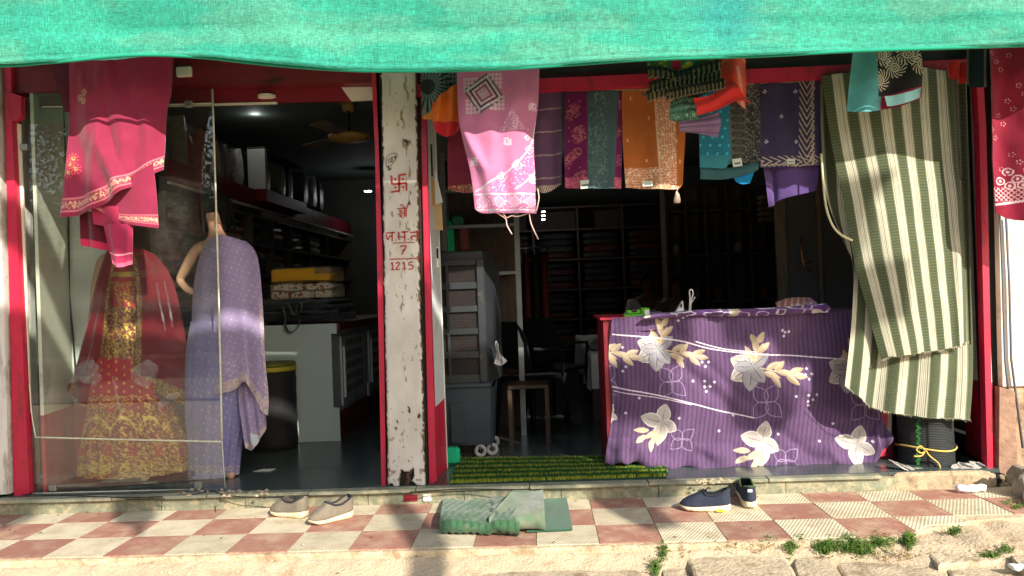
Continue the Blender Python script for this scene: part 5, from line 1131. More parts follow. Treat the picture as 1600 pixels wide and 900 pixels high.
def p_org(X, Y, u, v):
    c = base(X, (176, 98, 44), .06, Y)
    for x, y in ((986, 152), (1014, 184), (981, 219), (1011, 250), (1063, 252), (1058, 220)): setc(c, (np.abs(X-x) < 1) & (np.abs(Y-y) < 2.6), (226, 190, 130), .4)
    gb_ = ((X > 1022+(Y-140)*.07) & (X < 1056+(Y-140)*.015)) | ((Y > 262-.02*(X-975)) & (X < 1056)); setc(c, gb_, (198, 128, 92))
    ln = gb_ & ((((X-(Y-140)*.05) % 4.2) < 1.2) & (Y < 262) | ((Y % 4.2) < 1.2) & (Y > 262)); setc(c, ln, (210, 172, 140), .5)
    sp = gb_ & (vnoise(X/1.4, Y/1.4, 6) > .42); setc(c, sp, (236, 214, 190), .6)
    setc(c, np.abs(X-(1021.5+(Y-140)*.07)) < 1, (222, 186, 150), .4); return c
o = sheet('orange_sari', [(972, 141), (1020, 139), (1068, 137)], [(978, 293), (1020, 295), (1062, 294), (1068, 270)], [(972, 141), (973, 220), (978, 293)], [(1068, 137), (1072, 200), (1068, 270)], YR-.01, 150, 190, p_org, lambda u, v, x, z: .014*np.sin(u*8)+wr(u, v, x, z, 1.2, 5), .035)
tag(o, 'orange sari with a glittering copper border and one hanging tassel', 'sari'); ptag(1012, 287, YR-.03, .06, .03, 0, o)
mb = MB(); mb.tube([Wp(x, y, YR-.01) for x, y in ((1060, 292), (1057, 300))], .003); mb.tube([Wp(x, y, YR-.01) for x, y in ((1057, 299), (1058, 304), (1058, 312), (1058, 317))], [.004, .013, .020, .019], 10); mb.out('tassel', mat('tassel_thread', (220, 200, 176), .8, .1, 80), o, True)
def p_blu(X, Y, u, v):
    c = base(X, (30, 112, 140), .08, Y)
    x = (X+.3*Y) % 15-7.5; y = (Y) % 13-6.5; setc(c, (np.hypot(x, y) < 2.3) & (X < 1140), (60, 170, 190))
    g = (X > 1137+(Y-130)*.04); setc(c, g, (84, 84, 78)); k_ = g & (X > 1166); setc(c, k_, (52, 52, 54)); setc(c, k_ & (np.abs(fbm(X/3, Y/3, 4, 2)) < .18), (130, 128, 122), .4)
    for n_ in range(13):
        cy = 163+n_*11.6; r = np.hypot((X-(1151+(cy-130)*.04))/11, (Y-cy)/4.2); setc(c, g & (r < 1) & (r > .78), (24, 24, 24)); setc(c, g & (r < .7) & ((((X+Y) % 3) < 1.4)), (30, 30, 30))
    lw = (Y > 243) & (X < 1142); setc(c, lw, (52, 128, 142)); return c
o = sheet('blue_sari', [(1093, 150), (1130, 136), (1186, 130)], [(1093, 262), (1130, 264), (1142, 256), (1187, 254)], [(1093, 150), (1092, 200), (1093, 262)], [(1186, 130), (1187, 200), (1187, 254)], YR, 150, 180, p_blu, lambda u, v, x, z: .012*np.sin(u*8+2)+wr(u, v, x, z, 1, 7), .03)
tag(o, 'turquoise sari with a grey and black motif border in the hanging row', 'sari'); ptag(1152, 254, YR-.022, .055, .048, .12, o)
o2 = sheet('lower_fold', [(1094, 258), (1140, 262), (1184, 252)], [(1094, 280), (1135, 280), (1180, 268), (1184, 262)], [(1094, 258), (1093, 270), (1094, 280)], [(1184, 252), (1185, 258), (1184, 262)], YR+.01, 70, 20, lambda X, Y, u, v: base(X, (50, 92, 98), .1, Y), lambda u, v, x, z: -.02*np.sin(v*3.1), .02); absolute_parent(o2, o)
o2 = sheet('lower_fold', [(1140, 266), (1160, 262), (1182, 256)], [(1150, 284), (1160, 288), (1172, 286)], [(1140, 266), (1145, 276), (1150, 284)], [(1182, 256), (1178, 270), (1172, 286)], YR+.03, 40, 20, lambda X, Y, u, v: base(X, (10, 124, 178), .1, Y), None, .02); absolute_parent(o2, o)
def p_nav(X, Y, u, v):
    c = base(X, (58, 50, 84), .07, Y)
    for x, y in ((1195, 143), (1221, 182), (1198, 221), (1246, 220), (1270, 138), (1244, 142)):
        for a, b in ((0, -2), (2, 0), (-2, .5), (0, 2)): setc(c, np.hypot(X-x-a, Y-y-b) < 1.1, (206, 206, 216), .5)
    bx_ = (X > 1250-.0*(Y)) & (X < 1272); zz = np.abs(((Y*.5+np.abs((X-1261)))) % 6-3) < .9; setc(c, bx_ & (Y < 255) & zz, (186, 170, 150), .6)
    by_ = (Y > 245-.04*(X-1190)) & (Y < 259); zz = np.abs(((X*.5+np.abs((Y-252)))) % 6-3) < .9; setc(c, by_ & zz, (186, 170, 150), .6)
    setc(c, (np.abs(X-(1269+1.6*np.sin(Y*.9))) < 1.4) & (Y < 256), (178, 160, 150), .3); setc(c, (np.abs(Y-(258+1.2*np.sin(X*.9))) < 1.2), (178, 160, 150), .3)
    return c
o = sheet('navy_sari', [(1185, 132), (1230, 128), (1280, 122)], [(1190, 262), (1235, 261), (1281, 257)], [(1185, 132), (1186, 200), (1190, 262)], [(1280, 122), (1281, 190), (1281, 257)], YR-.01, 150, 180, p_nav, lambda u, v, x, z: .012*np.sin(u*7+3)+wr(u, v, x, z, 1, 9), .035)
tag(o, 'navy sari with a zigzag silver border hanging next to the striped blanket', 'sari'); ptag(1236, 252, YR-.03, .045, .03, -.05, o)
o = sheet('violet_petticoat', [(1192, 256), (1235, 258), (1280, 256)], [(1201, 324), (1212, 320), (1222, 311), (1275, 298)], [(1192, 256), (1197, 290), (1201, 324)], [(1280, 256), (1279, 280), (1275, 298)], YR+.03, 90, 60, lambda X, Y, u, v: base(X, (84, 62, 118), .05, Y), lambda u, v, x, z: .03*np.exp(-((u-.18)/.06)**2)+.012*np.sin(u*9), .02)
tag(o, 'plain violet cloth hanging below the navy sari', 'cloth')
# left group : printed grey and orange, dusky red
def p_gry(X, Y, u, v):
    c = base(X, (96, 116, 118), .08, Y); r = np.hypot(X-668, Y-135); a = np.degrees(np.arctan2(Y-135, X-668))
    setc(c, (r < 40) & (np.abs((a % 14)-7) < 2.4), (24, 30, 30)); setc(c, (r < 12), (34, 40, 40)); b = Y > 168-.7*(X-680); setc(c, b, (200, 126, 44))
    setc(c, (X > 690) & (Y < 140) & ((X % 6) < 3) & ((Y % 6) < 3), (20, 40, 44)); return c
o = sheet('printed_cloth', [(657, 104), (690, 104), (716, 104)], [(660, 186), (690, 185), (716, 182)], [(657, 104), (658, 150), (660, 186)], [(716, 104), (717, 150), (716, 182)], .16, 90, 110, p_gry, lambda u, v, x, z: .02*np.sin(u*9)+wr(u, v, x, z, 1, 3), .02)
tag(o, 'grey cloth with a black sunburst print and ochre hem beside the pillar', 'cloth')
o = sheet('orange_scarf', [(676, 160), (698, 140), (718, 130)], [(680, 206), (700, 214), (718, 204)], [(676, 160), (674, 185), (680, 206)], [(718, 130), (722, 170), (718, 204)], .12, 60, 70, lambda X, Y, u, v: (lambda c: (setc(c, Y > 190, (190, 30, 40)), c)[1])(base(X, (212, 104, 30), .1, Y)), lambda u, v, x, z: .016*np.sin(u*14+v*3), .015)
tag(o, 'crumpled orange scarf with a red hem left of the pink sari', 'scarf')
def p_dred(X, Y, u, v):
    c = base(X, (120, 36, 56), .06, Y); m_ = (Y > 291-.1*(X-700)) & (np.abs(fbm(X/2, Y/2, 3, 2)) < .25); setc(c, m_, (196, 150, 100), .6); return c
o = sheet('dusky_red_sari', [(700, 196), (730, 194), (760, 196)], [(700, 296), (730, 302), (760, 296)], [(700, 196), (699, 250), (700, 296)], [(760, 196), (761, 250), (760, 296)], .24, 80, 90, p_dred, lambda u, v, x, z: .012*np.sin(u*6), .025)
tag(o, 'dusky red folded sari half hidden behind the pink sari', 'sari')
# ruffled petticoat and bundles
def ruffle(name, T_, dy, Y, c1, c2, parent, n=16, amp=.022):
    B_ = [(x, y+dy) for x, y in T_]
    def pp(X, Yy, u, v):
        c = base(X, c1, .1, Yy); s = np.abs(((u*n*2) % 2)-1); setc(c, (np.abs(s-.5) < .09) & (v > .3), (206, 180, 120), .5); setc(c, v > .9, (206, 180, 120), .4); setc(c, (v > .35) & (v < .85) & (s > .6), c2); setc(c, v < .24, (16, 30, 30)); return c
    return sheet(name, T_, B_, [T_[0], B_[0]], [T_[-1], B_[-1]], Y, 200, 26, pp, lambda u, v, x, z: amp*np.sin(u*n*2*np.pi)*v-.02*v, .004, M['sheer'], parent)
YT = .05
t = thing('ruffled_petticoat', 'dark green ruffled petticoat with gold edged frills bunched under the awning', 'petticoat', Wp(1065, 160, YT))
o2 = sheet('body_cloth', [(1012, 70), (1060, 70), (1126, 70)], [(1012, 116), (1060, 118), (1124, 108)], [(1012, 70), (1011, 90), (1012, 116)], [(1126, 70), (1126, 90), (1124, 108)], YT+.02, 80, 40, lambda X, Y, u, v: (lambda c: (setc(c, (X > 1050) & (X < 1064), (150, 36, 60)), setc(c, (X > 1064) & (X < 1090), (10, 110, 84)), setc(c, vnoise(X/6, Y/5, 3) > .3, (150, 150, 40)), c)[3])(base(X, (52, 96, 48), .3, Y)), lambda u, v, x, z: .015*np.sin(u*20), .01); absolute_parent(o2, t)
ruffle('ruffle', [(1012, 103), (1040, 105), (1060, 110), (1100, 98), (1124, 92)], 20, YT-.01, (34, 44, 34), (90, 96, 40), t, 14)
ruffle('ruffle', [(1014, 128), (1040, 120), (1070, 112), (1100, 112), (1126, 102)], 20, YT-.03, (30, 40, 36), (110, 60, 36), t, 16)
ruffle('ruffle', [(1010, 142), (1040, 132), (1080, 124), (1126, 116)], 20, YT-.05, (26, 36, 30), (120, 52, 34), t, 17)
ruffle('ruffle', [(1040, 141), (1070, 134), (1100, 128), (1132, 122)], 18, YT-.075, (22, 30, 26), (130, 60, 36), t, 15)
MB().tube([Wp(x, y, YT-.04) for x, y in ((1003, 147), (1030, 149), (1042, 146))], .009, 6).out('waist_roll', mat('olive_roll', (90, 84, 60), .8), t, True)
o = sheet('coral_scarf', [(1130, 82), (1150, 80), (1168, 84)], [(1134, 138), (1148, 160), (1168, 168)], [(1130, 82), (1128, 110), (1134, 138)], [(1168, 84), (1168, 120), (1168, 168)], YT, 60, 70, lambda X, Y, u, v: (lambda c: (setc(c, (np.abs(X-(1150+(Y-100)*.2)) < 3.5) & (Y > 105), (226, 150, 130)), setc(c, (np.abs(Y-(88+.02*(X-1150)**2)) < 1.1), (230, 176, 100), .4), c)[2])(base(X, (226, 78, 52), .1, Y)), lambda u, v, x, z: .03*np.cos(u*6.2)+.008*np.sin(v*9), .006, M['sheer'])
tag(o, 'coral organza scarf looped down from the awning rope', 'scarf')
o2 = sheet('scarf_end', [(1084, 153), (1110, 148), (1138, 132), (1150, 130)], [(1090, 180), (1120, 172), (1152, 158), (1175, 163)], [(1084, 153), (1087, 168), (1090, 180)], [(1150, 130), (1160, 145), (1175, 163)], YT-.06, 60, 24, lambda X, Y, u, v: base(X, (214, 44, 40), .06, Y), lambda u, v, x, z: .012*np.sin(v*8+u*3), .004, M['sheer']); absolute_parent(o2, o)
def bundle(name, outl, Y, col, label, th=.05, dots=None):
    T_, B_, L_, R2 = outl
    o = sheet(name, T_, B_, L_, R2, Y, 60, 40, lambda X, Yy, u, v: (lambda c: (setc(c, (np.abs(np.sin(v*9+u*2)) < .12), tuple(q*.55 for q in col)), setc(c, (vnoise(X/1.6, Yy/1.6, 3) > .62) if dots else np.zeros(X.shape, bool), dots or col), c)[2])(base(X, col, .1, Yy)), lambda u, v, x, z: -.03*np.sin(v*np.pi)-.014*np.abs(np.sin(v*9+u*2)), th)
    return tag(o, label, 'cloth')
bundle('green_bundle', ([(1047, 160), (1060, 152), (1088, 154)], [(1046, 186), (1060, 190), (1090, 188)], [(1047, 160), (1045, 175), (1046, 186)], [(1088, 154), (1092, 170), (1090, 188)]), .10, (70, 120, 100), 'small folded sea green cloth with pale dots under the frills', .05, (170, 200, 180))
bundle('lilac_bundle', ([(1060, 188), (1090, 184), (1122, 176)], [(1062, 206), (1090, 208), (1120, 216)], [(1060, 188), (1059, 198), (1062, 206)], [(1122, 176), (1124, 195), (1120, 216)]), .12, (132, 104, 138), 'folded lilac cloth bunched below the coral scarf end', .05)
# second black printed piece at the right, teal cloth
def p_sun(X, Y, u, v):
    c = base(X, (84, 158, 160), .08, Y); k_ = (X > 1368+(Y-80)*.06) & (Y < 152-.25*(X-1370)+8*0)
    setc(c, k_, (24, 24, 26))
    for (cx, cy) in ((1400, 104), (1374, 126), (1420, 84), (1378, 88), (1440, 100)):
        r = np.hypot(X-cx, Y-cy); a = np.degrees(np.arctan2(Y-cy, X-cx)+r*.06); m_ = k_ & (((r < 17) & (r > 8) & (np.abs((a % 24)-12) < 4)) | ((r < 7.5) & (r > 5.6)) | ((r < 4) & (r > 2.4)) | (r < 1)); setc(c, m_, (206, 200, 180))
    rd = (Y > 152-.25*(X-1370)) & (X > 1378); setc(c, rd, (140, 24, 52)); return c
o = sheet('sun_print_cloth', [(1334, 76), (1370, 76), (1404, 77), (1438, 80)], [(1326, 172), (1352, 176), (1382, 170), (1410, 165), (1441, 152)], [(1334, 76), (1330, 120), (1326, 172)], [(1438, 80), (1442, 120), (1441, 152)], -.02, 150, 130, p_sun, lambda u, v, x, z: .02*np.sin(u*11+v*2)+wr(u, v, x, z, 1, 3), .012)
tag(o, 'teal cloth with a black sun print panel in front of the striped blanket', 'cloth')
o2 = sheet('pale_lining', [(1382, 150), (1410, 146), (1440, 136)], [(1386, 166), (1412, 162), (1438, 152)], [(1382, 150), (1386, 166)], [(1440, 136), (1438, 152)], -.045, 40, 16, lambda X, Y, u, v: base(X, (150, 206, 210), .06, Y), lambda u, v, x, z: .012*np.sin(u*9), .008); absolute_parent(o2, o)
# --------- pink sari
YPK = 0.0
def p_pnk(X, Y, u, v):
    c = base(X, (188, 114, 152), .05, Y); SL = (206, 192, 202)
    r = np.abs(X-756)+np.abs(Y-147)*1.0
    # medallion : stepped diamond with curled corners
    dx = X-756; dy = Y-147; a_ = (dx*.98+dy*.2); b_ = (dy*.98-dx*.2); d1 = np.abs(a_)+np.abs(b_)
    setc(c, (d1 < 33) & (d1 > 29.5), (30, 96, 76), .3); setc(c, (d1 < 29) & (d1 > 24) & (vnoise(X/1.3, Y/1.3, 3) > -.3), SL, .7); setc(c, (d1 < 24) & (d1 > 20), (44, 60, 58)); setc(c, (d1 < 19) & (d1 > 15.5) & (vnoise(X/1.3, Y/1.3, 4) > -.4), SL, .7); setc(c, (d1 < 14) & (d1 > 12), (30, 70, 60)); setc(c, (d1 < 10) & (np.abs(fbm(X/1.6, Y/1.6, 5, 2)) < .35), SL, .7)
    for sx in (-1, 1):
        for sy in (-1, 1):
            for k_ in range(5):
                for l_ in range(5-k_):
                    cx = 756+sx*(28-k_*6.0)+sy*2; cy = 147+sy*(26-l_*6.0)-sx*3
                    if abs(cx-756)+abs(cy-147) > 31: rr = np.hypot(X-cx, Y-cy); setc(c, (rr < 2.5) & (rr > 1.3), SL, .7); setc(c, rr < .8, SL, .7)
    fold = [(838, 188), (828, 228), (800, 262), (768, 284), (742, 300)]
    d = dline(X, Y, smooth_pl(fold)); below = Y > np.interp(X, [742, 768, 800, 828, 838], [300, 284, 262, 228, 188])
    band = below & (d < 32) & (Y < 300); setc(c, band, (200, 112, 158)); setc(c, (d < 1.4) | ((np.abs(d-30) < 1.2) & below & (Y < 296)), SL, .7)
    for (cx, cy, q_) in ((828, 232, 8), (808, 258, 9), (784, 277, 9), (760, 297, 7), (824, 214, 5)):
        dd = np.abs(X-cx)+np.abs(Y-cy); setc(c, (dd < q_) & (dd > q_-1.5), SL, .7); rr = np.hypot(X-cx, Y-cy); setc(c, (rr < 3) & (rr > 1.6), SL, .7)
    setc(c, band & (vnoise(X/1.8, Y/1.8, 8) > .55), (232, 190, 212), .5)
    yb = 303+(X-742)*-.02; m_ = (Y > yb) & (Y < 333); setc(c, (np.abs(Y-yb-1) < 1.2) | (np.abs(Y-328) < 1.0), SL, .7)
    x = (X-742) % 25-12.5; dd = np.abs(x)+np.abs(Y-315)*1.15; setc(c, m_ & (dd < 11) & (dd > 9.2), SL, .7); setc(c, m_ & (dd < 6.5) & (dd > 5.2), SL, .6); setc(c, m_ & (dd < 2), SL, .7)
    setc(c, m_ & (dd > 11.5) & (vnoise(X/1.7, Y/1.7, 8) > .5), SL, .5)
    for (cx, cy) in ((793, 221), (833, 280), (832, 166), (741, 253)):
        dd = np.maximum(np.abs(X-cx), np.abs(Y-cy)); setc(c, (dd < 6) & (vnoise(X/1.5, Y/1.5, 6) > -.2), SL, .7)
    tr = inpoly(X, Y, [(800, 168), (824, 205), (838, 186), (828, 200), (780, 206)]) & (np.abs(fbm(X/2, Y/2, 4, 2)) < .2); setc(c, tr, (226, 196, 212), .5)
    return c
def d_pnk(u, v, x, z):
    f = .05*(2*u-1)**2-.02+wr(u, v, x, z, 1.3, 3)
    f += -.03*np.exp(-((u-.02-.22*np.clip((v-.42)/.3, 0, 1))/.09)**2)*np.clip((v-.3)*6, 0, 1)*np.clip((.95-v)*4, 0, 1)
    f += .012*np.sin(u*6+v*5)*v
    return f
o = sheet('pink_sari', [(713, 98), (740, 97), (780, 97), (843, 98)], [(742, 326), (755, 333), (800, 333), (838, 333)], [(713, 98), (715, 170), (722, 215), (735, 270), (742, 326)], [(843, 98), (841, 160), (834, 215), (836, 270), (838, 333)], YPK, 330, 600, p_pnk, d_pnk, .04)
tag(o, 'pink sari with silver embroidery and a star medallion right of the pillar', 'sari')
thm = mat('loose_thread', (226, 190, 180), .7)
for pts in ([(775, 332), (790, 342), (792, 352), (800, 366)], [(827, 333), (830, 350), (841, 374)], [(786, 334), (792, 340), (800, 337), (810, 338), (834, 330)], [(838, 330), (842, 310), (840, 295)]):
    MB().tube([Wp(x, y, .01) for x, y in smooth_pl(pts, 5)], .0035, 5).out('thread', thm, o, True)
# --------- red sari at left
def p_red(X, Y, u, v):
    c = base(X, (176, 38, 78), .05, Y); SL = (226, 170, 150)
    ed = v > .90
    return c
def bandfn(col, edge, a0=.885, a1=.965):
    def f(X, Y, u, v):
        c = base(X, col, .05, Y); b = (v > a0) & (v < a1); setc(c, b, (156, 62, 84)); s = (u*26) % 1
        m_ = b & (np.abs((v-(a0+a1)/2)/(a1-a0)*2) < .5*np.abs(np.sin(s*np.pi))+.15) & (np.abs(vnoise(X/1.4, Y/1.4, 4)) < .35); setc(c, m_, (232, 180, 150), .5)
        setc(c, (np.abs(v-a0) < .006) | (np.abs(v-a1) < .006), (216, 120, 130), .3)
        if edge:
            for k_, (cx, cy) in enumerate(((104, 255), (100, 268), (112, 262), (108, 246))):
                r = np.hypot(X-cx, Y-cy); a = np.degrees(np.arctan2(Y-cy, X-cx)); setc(c, (r < 9) & (np.abs((a % 40)-20) < 8) & (r > 4), (226, 80, 90)); setc(c, (r < 3.6) & (vnoise(X, Y, 5) > -.2), (220, 180, 120), .6)
            for (cx, cy) in ((128, 143), (118, 150), (126, 156)):
                r = np.hypot(X-cx, Y-cy); setc(c, (r < 5) & (r > 3.4) | (r < 1.6), (190, 150, 110), .6)
        return c
    return f
RD = (142, 40, 70)
o = sheet('red_sari', [(99, 84), (150, 82), (200, 82), (263, 80)], [(82, 339), (120, 335), (160, 318), (200, 294), (246, 262)], [(99, 84), (98, 150), (97, 220), (90, 290), (82, 339)], [(263, 80), (260, 130), (252, 170), (248, 215), (246, 262)], .0, 170, 230, bandfn(RD, True),
          lambda u, v, x, z: .05*(2*u-1)**2-.045*np.exp(-((u-.2-.5*v*v)/.10)**2)*np.clip((v-.35)*4, 0, 1)+.03*np.exp(-((u-.34-.4*v*v)/.05)**2)*np.clip((v-.4)*4, 0, 1)+wr(u, v, x, z, 1.5, 2), .03)
tag(o, 'raspberry red folded sari with beaded border hanging over the glass window', 'sari')
o2 = sheet('under_fold', [(140, 300), (180, 290), (240, 255)], [(140, 322), (165, 338), (200, 350), (249, 357)], [(140, 300), (140, 322)], [(240, 255), (245, 300), (249, 357)], .035, 110, 80, bandfn((138, 38, 68), False, .80, .94), lambda u, v, x, z: .02*np.sin(u*6), .02); absolute_parent(o2, o)
o2 = sheet('hem_piece', [(142, 325), (175, 322), (208, 325)], [(146, 350), (175, 356), (208, 357)], [(142, 325), (146, 350)], [(208, 325), (208, 357)], .05, 50, 30, lambda X, Y, u, v: base(X, (164, 42, 76), .05, Y), lambda u, v, x, z: .01*np.sin(u*9), .02); absolute_parent(o2, o)
o2 = sheet('tail', [(161, 350), (185, 350), (208, 350)], [(176, 412), (190, 418), (207, 413)], [(161, 350), (168, 380), (176, 412)], [(208, 350), (208, 380), (207, 413)], .05, 40, 60, lambda X, Y, u, v: (lambda c: (setc(c, (np.abs(v-.72) < .02), (230, 150, 160)), setc(c, v > .9, (220, 90, 120)), c)[2])(base(X, (164, 42, 80), .06, Y)), lambda u, v, x, z: -.03*np.sin(u*3.14)+.008*np.sin(u*12), .03); absolute_parent(o2, o)
o2 = sheet('dark_tail', [(124, 330), (140, 330), (160, 340)], [(126, 384), (150, 388), (168, 392)], [(124, 330), (125, 360), (126, 384)], [(160, 340), (165, 370), (168, 392)], .09, 40, 50, lambda X, Y, u, v: (lambda c: (setc(c, v > .78, (196, 44, 84)), c)[1])(base(X, (92, 18, 36), .06, Y)), lambda u, v, x, z: .02*np.sin(u*8), .01); absolute_parent(o2, o)
o2 = sheet('back_drape', [(70, 60), (160, 60), (262, 60)], [(104, 175), (170, 175), (250, 160)], [(70, 60), (100, 175)], [(262, 60), (250, 160)], .10, 60, 40, lambda X, Y, u, v: base(X, (90, 26, 46), .06, Y), None, .01); absolute_parent(o2, o)
# --------- maroon sari at far right
def p_mar(X, Y, u, v):
    c = base(X, (130, 18, 46), .08, Y)
    for k_ in range(26):
        cx = 1552+((k_*37) % 80); cy = 82+((k_*53) % 190)
        for a in range(5): setc(c, np.hypot(X-cx-3*math.cos(a*1.26), Y-cy-3*math.sin(a*1.26)) < .8, (216, 170, 170), .5)
    for (cx, cy) in ((1578, 268), (1588, 280), (1568, 282), (1594, 290), (1580, 290), (1606, 284)):
        r = np.hypot(X-cx, Y-cy); setc(c, (r < 6.5) & (r > 4.6) & (vnoise(X/.9, Y/.9, 3) > -.4) | (r < 2), (226, 190, 190), .6)
    b = (Y > 292) & (Y < 314); setc(c, b & ((np.abs((X+Y) % 7-3.5) < .7) | (np.abs((X-Y) % 7-3.5) < .7)), (222, 180, 180), .5); setc(c, np.abs(Y-(319-.12*(X-1560))) < 1.6, (226, 196, 196), .6)
    return c
o = sheet('maroon_sari', [(1546, 56), (1590, 56), (1660, 56)], [(1560, 332), (1585, 344), (1660, 352)], [(1546, 56), (1552, 150), (1556, 250), (1560, 332)], [(1660, 56), (1660, 200), (1660, 352)], .0, 150, 280, p_mar, lambda u, v, x, z: .03*np.sin(u*7+v*2)+wr(u, v, x, z, 1.5, 2), .02)
tag(o, 'maroon sari with silver flower spray hanging at the far right edge', 'sari')
o = sheet('dark_cloth', [(1512, 74), (1530, 74), (1552, 74)], [(1512, 130), (1530, 138), (1552, 132)], [(1512, 74), (1512, 130)], [(1552, 74), (1552, 132)], .08, 40, 40, lambda X, Y, u, v: base(X, (10, 30, 34), .1, Y), lambda u, v, x, z: .02*np.sin(u*9), .02); tag(o, 'dark green cloth bunched beside the maroon sari', 'cloth')
o = sheet('red_rag', [(1480, 98), (1500, 96), (1516, 98)], [(1484, 118), (1500, 130), (1514, 128)], [(1480, 98), (1484, 118)], [(1516, 98), (1514, 128)], .16, 30, 30, lambda X, Y, u, v: base(X, (196, 40, 36), .1, Y), lambda u, v, x, z: .02*np.sin(u*12), .015); tag(o, 'small red rag tied at the top right corner of the opening', 'cloth')
# --------- striped blanket
def stripes(nst, ph=0, dk=1.0):
    def f(X, Y, u, v):
        c = base(X, (198, 195, 174), .05, Y); s = (u*nst+ph) % 1
        gr = s > .5; setc(c, gr, (84, 92, 66)); rib = gr & (((v*95+.12*np.sin(u*nst*40)) % 1) < .45); setc(c, rib, (60, 68, 46)); c[:, 3] = 0
        pin = (~gr) & (((s*2*6.5) % 1) < .36); setc(c, pin, (118, 118, 98)); setc(c, (np.abs(s-.5) < .025) | (s > .975), (120, 122, 96))
        c[:, :3] *= dk; return c  # dk paints shade into the stripes of the folds behind
    return f
YB = .26
bt = thing('striped_blanket', 'green and cream striped blanket hanging in two layers at the right', 'blanket', Wp(1420, 655, YB))
o2 = sheet('front_layer', [(1284, 118), (1340, 112), (1420, 106), (1492, 110)], [(1378, 563), (1400, 556), (1440, 551), (1480, 546), (1514, 534)], [(1284, 118), (1300, 220), (1320, 310), (1340, 420), (1378, 563)], [(1492, 110), (1500, 250), (1510, 400), (1514, 534)], YB, 300, 360, stripes(6.3, .55),
           lambda u, v, x, z: .05*(2*u-.9)**2-.03+.010*np.sin(u*9+v*3)*(.4+v)+.008*fbm(x*5, z*3, 3)-.02*np.exp(-((u-1.0+.12*v)/.05)**2), .012); absolute_parent(o2, bt)
o2 = sheet('lower_layer', [(1318, 300), (1400, 290), (1512, 280)], [(1322, 604), (1345, 622), (1370, 640), (1440, 651), (1516, 656)], [(1318, 300), (1334, 390), (1332, 500), (1322, 604)], [(1512, 280), (1516, 400), (1521, 560), (1516, 656)], YB+.05, 280, 260, stripes(6.6, .2),
           lambda u, v, x, z: .018*np.sin(u*23+v*1.5)*v+.02*np.sin(u*7), .012); absolute_parent(o2, bt)
o2 = sheet('inner_fold', [(1281, 124), (1310, 120), (1345, 118)], [(1315, 365), (1325, 390), (1338, 440)], [(1281, 124), (1283, 220), (1292, 310), (1315, 365)], [(1345, 118), (1345, 250), (1338, 440)], YB+.09, 90, 160, stripes(2.0, .3, .9), lambda u, v, x, z: .02*np.sin(u*8), .010); absolute_parent(o2, bt)
o2 = sheet('side_fold', [(1484, 112), (1500, 110), (1512, 116)], [(1500, 540), (1512, 538), (1518, 532)], [(1484, 112), (1496, 300), (1500, 540)], [(1512, 116), (1514, 300), (1518, 532)], YB+.07, 50, 160, stripes(1.6, .8, .85), lambda u, v, x, z: .03*np.sin(u*7), .010); absolute_parent(o2, bt)
mb = MB(); pe = pl(smooth_pl([(1283, 240), (1290, 320), (1306, 360), (1332, 376)]), np.linspace(0, 1, 24)); mb.tube([Wp(x, y, YB+.02) for x, y in pe], .007, 5, c=tuple(lin((206, 200, 160)))); mb.out('bound_edge', M['fabric'], bt, True)
fr_ = MB()
for e_, Yf in (([(1378, 563), (1400, 556), (1440, 551), (1480, 546), (1514, 534)], YB-.02), ([(1322, 604), (1345, 622), (1370, 640), (1440, 651), (1516, 656)], YB+.04)):
    for t_ in np.linspace(0, 1, 110):
        a = pl(smooth_pl(e_), np.array([t_]))[0]; p0 = Wp(a[0], a[1]-1, Yf); dx, dz = random.uniform(-.006, .006), random.uniform(.008, .02)
        fr_.tube([p0, (p0[0]+dx, p0[1], p0[2]-dz)], [.0022, .001], 3, c=tuple(lin((206, 200, 176)) if (t_*6.3) % 1 < .5 else lin((96, 108, 78))), cap=False)
ff = fr_.out('fringe', M['fabric'], bt); ff['kind'] = 'stuff'

# ================================================================== GREEN AWNING
aw_hem = [(-260, 108), (0, 103), (60, 99), (120, 94), (180, 88), (240, 86), (320, 90), (400, 99), (480, 106), (560, 110.5), (640, 111), (700, 110.5), (800, 107), (900, 100.5), (1000, 93.5), (1100, 90), (1200, 87), (1330, 80), (1480, 75), (1600, 71), (1880, 62)]
YAW_ = -.35
def p_aw(X, Y, u, v):
    c = base(X, (22, 150, 124), .02, Y, 3); dst = np.clip(fbm(X/120, Y/30, 41, 4)-.15, 0, .6)[:, None]*.35; c[:, :3] = c[:, :3]*(1-dst)+lin((120, 160, 130))*dst; c[:, :3] *= np.where(np.abs(Y-(24+.026*X+4*np.sin(X/210))) < 1.3, .86, 1)[:, None]; c[:, :3] *= (1+.05*np.sin(np.clip((Y-(24+.026*X))/9, -1, 1)*1.57))[:, None]
    seam = np.interp(X, [0, 300, 600, 850, 1100, 1600], [92, 76, 100, 96, 82, 60]); 
    w1 = fbm(X/5, Y/26, 3, 2); w2 = fbm(X/40, Y/4, 4, 2); c[:, :3] *= (1+.05*w1+.06*w2)[:, None]
    tl = np.exp(-((X-1135)/55)**2)*np.clip((95-Y)/60, 0, 1); c[:, :3] = c[:, :3]*(1-.45*tl[:, None])+lin((0, 140, 150))*.45*tl[:, None]  # teal tint painted in for the shadow showing through the sheet
    return c
aw = thing('green_awning', 'bright green woven awning sheet sagging across the whole shop front', 'awning', Wp(700, 110, YAW_))
am = cloth_mat('awning_weave', .7, .2, .3, .10, 420, .10)
tn = am.node_tree; gg = tn.nodes.new('ShaderNodeNewGeometry'); prev = [l for l in tn.links if l.to_socket == tn.nodes['Principled BSDF'].inputs['Base Color']][0].from_socket
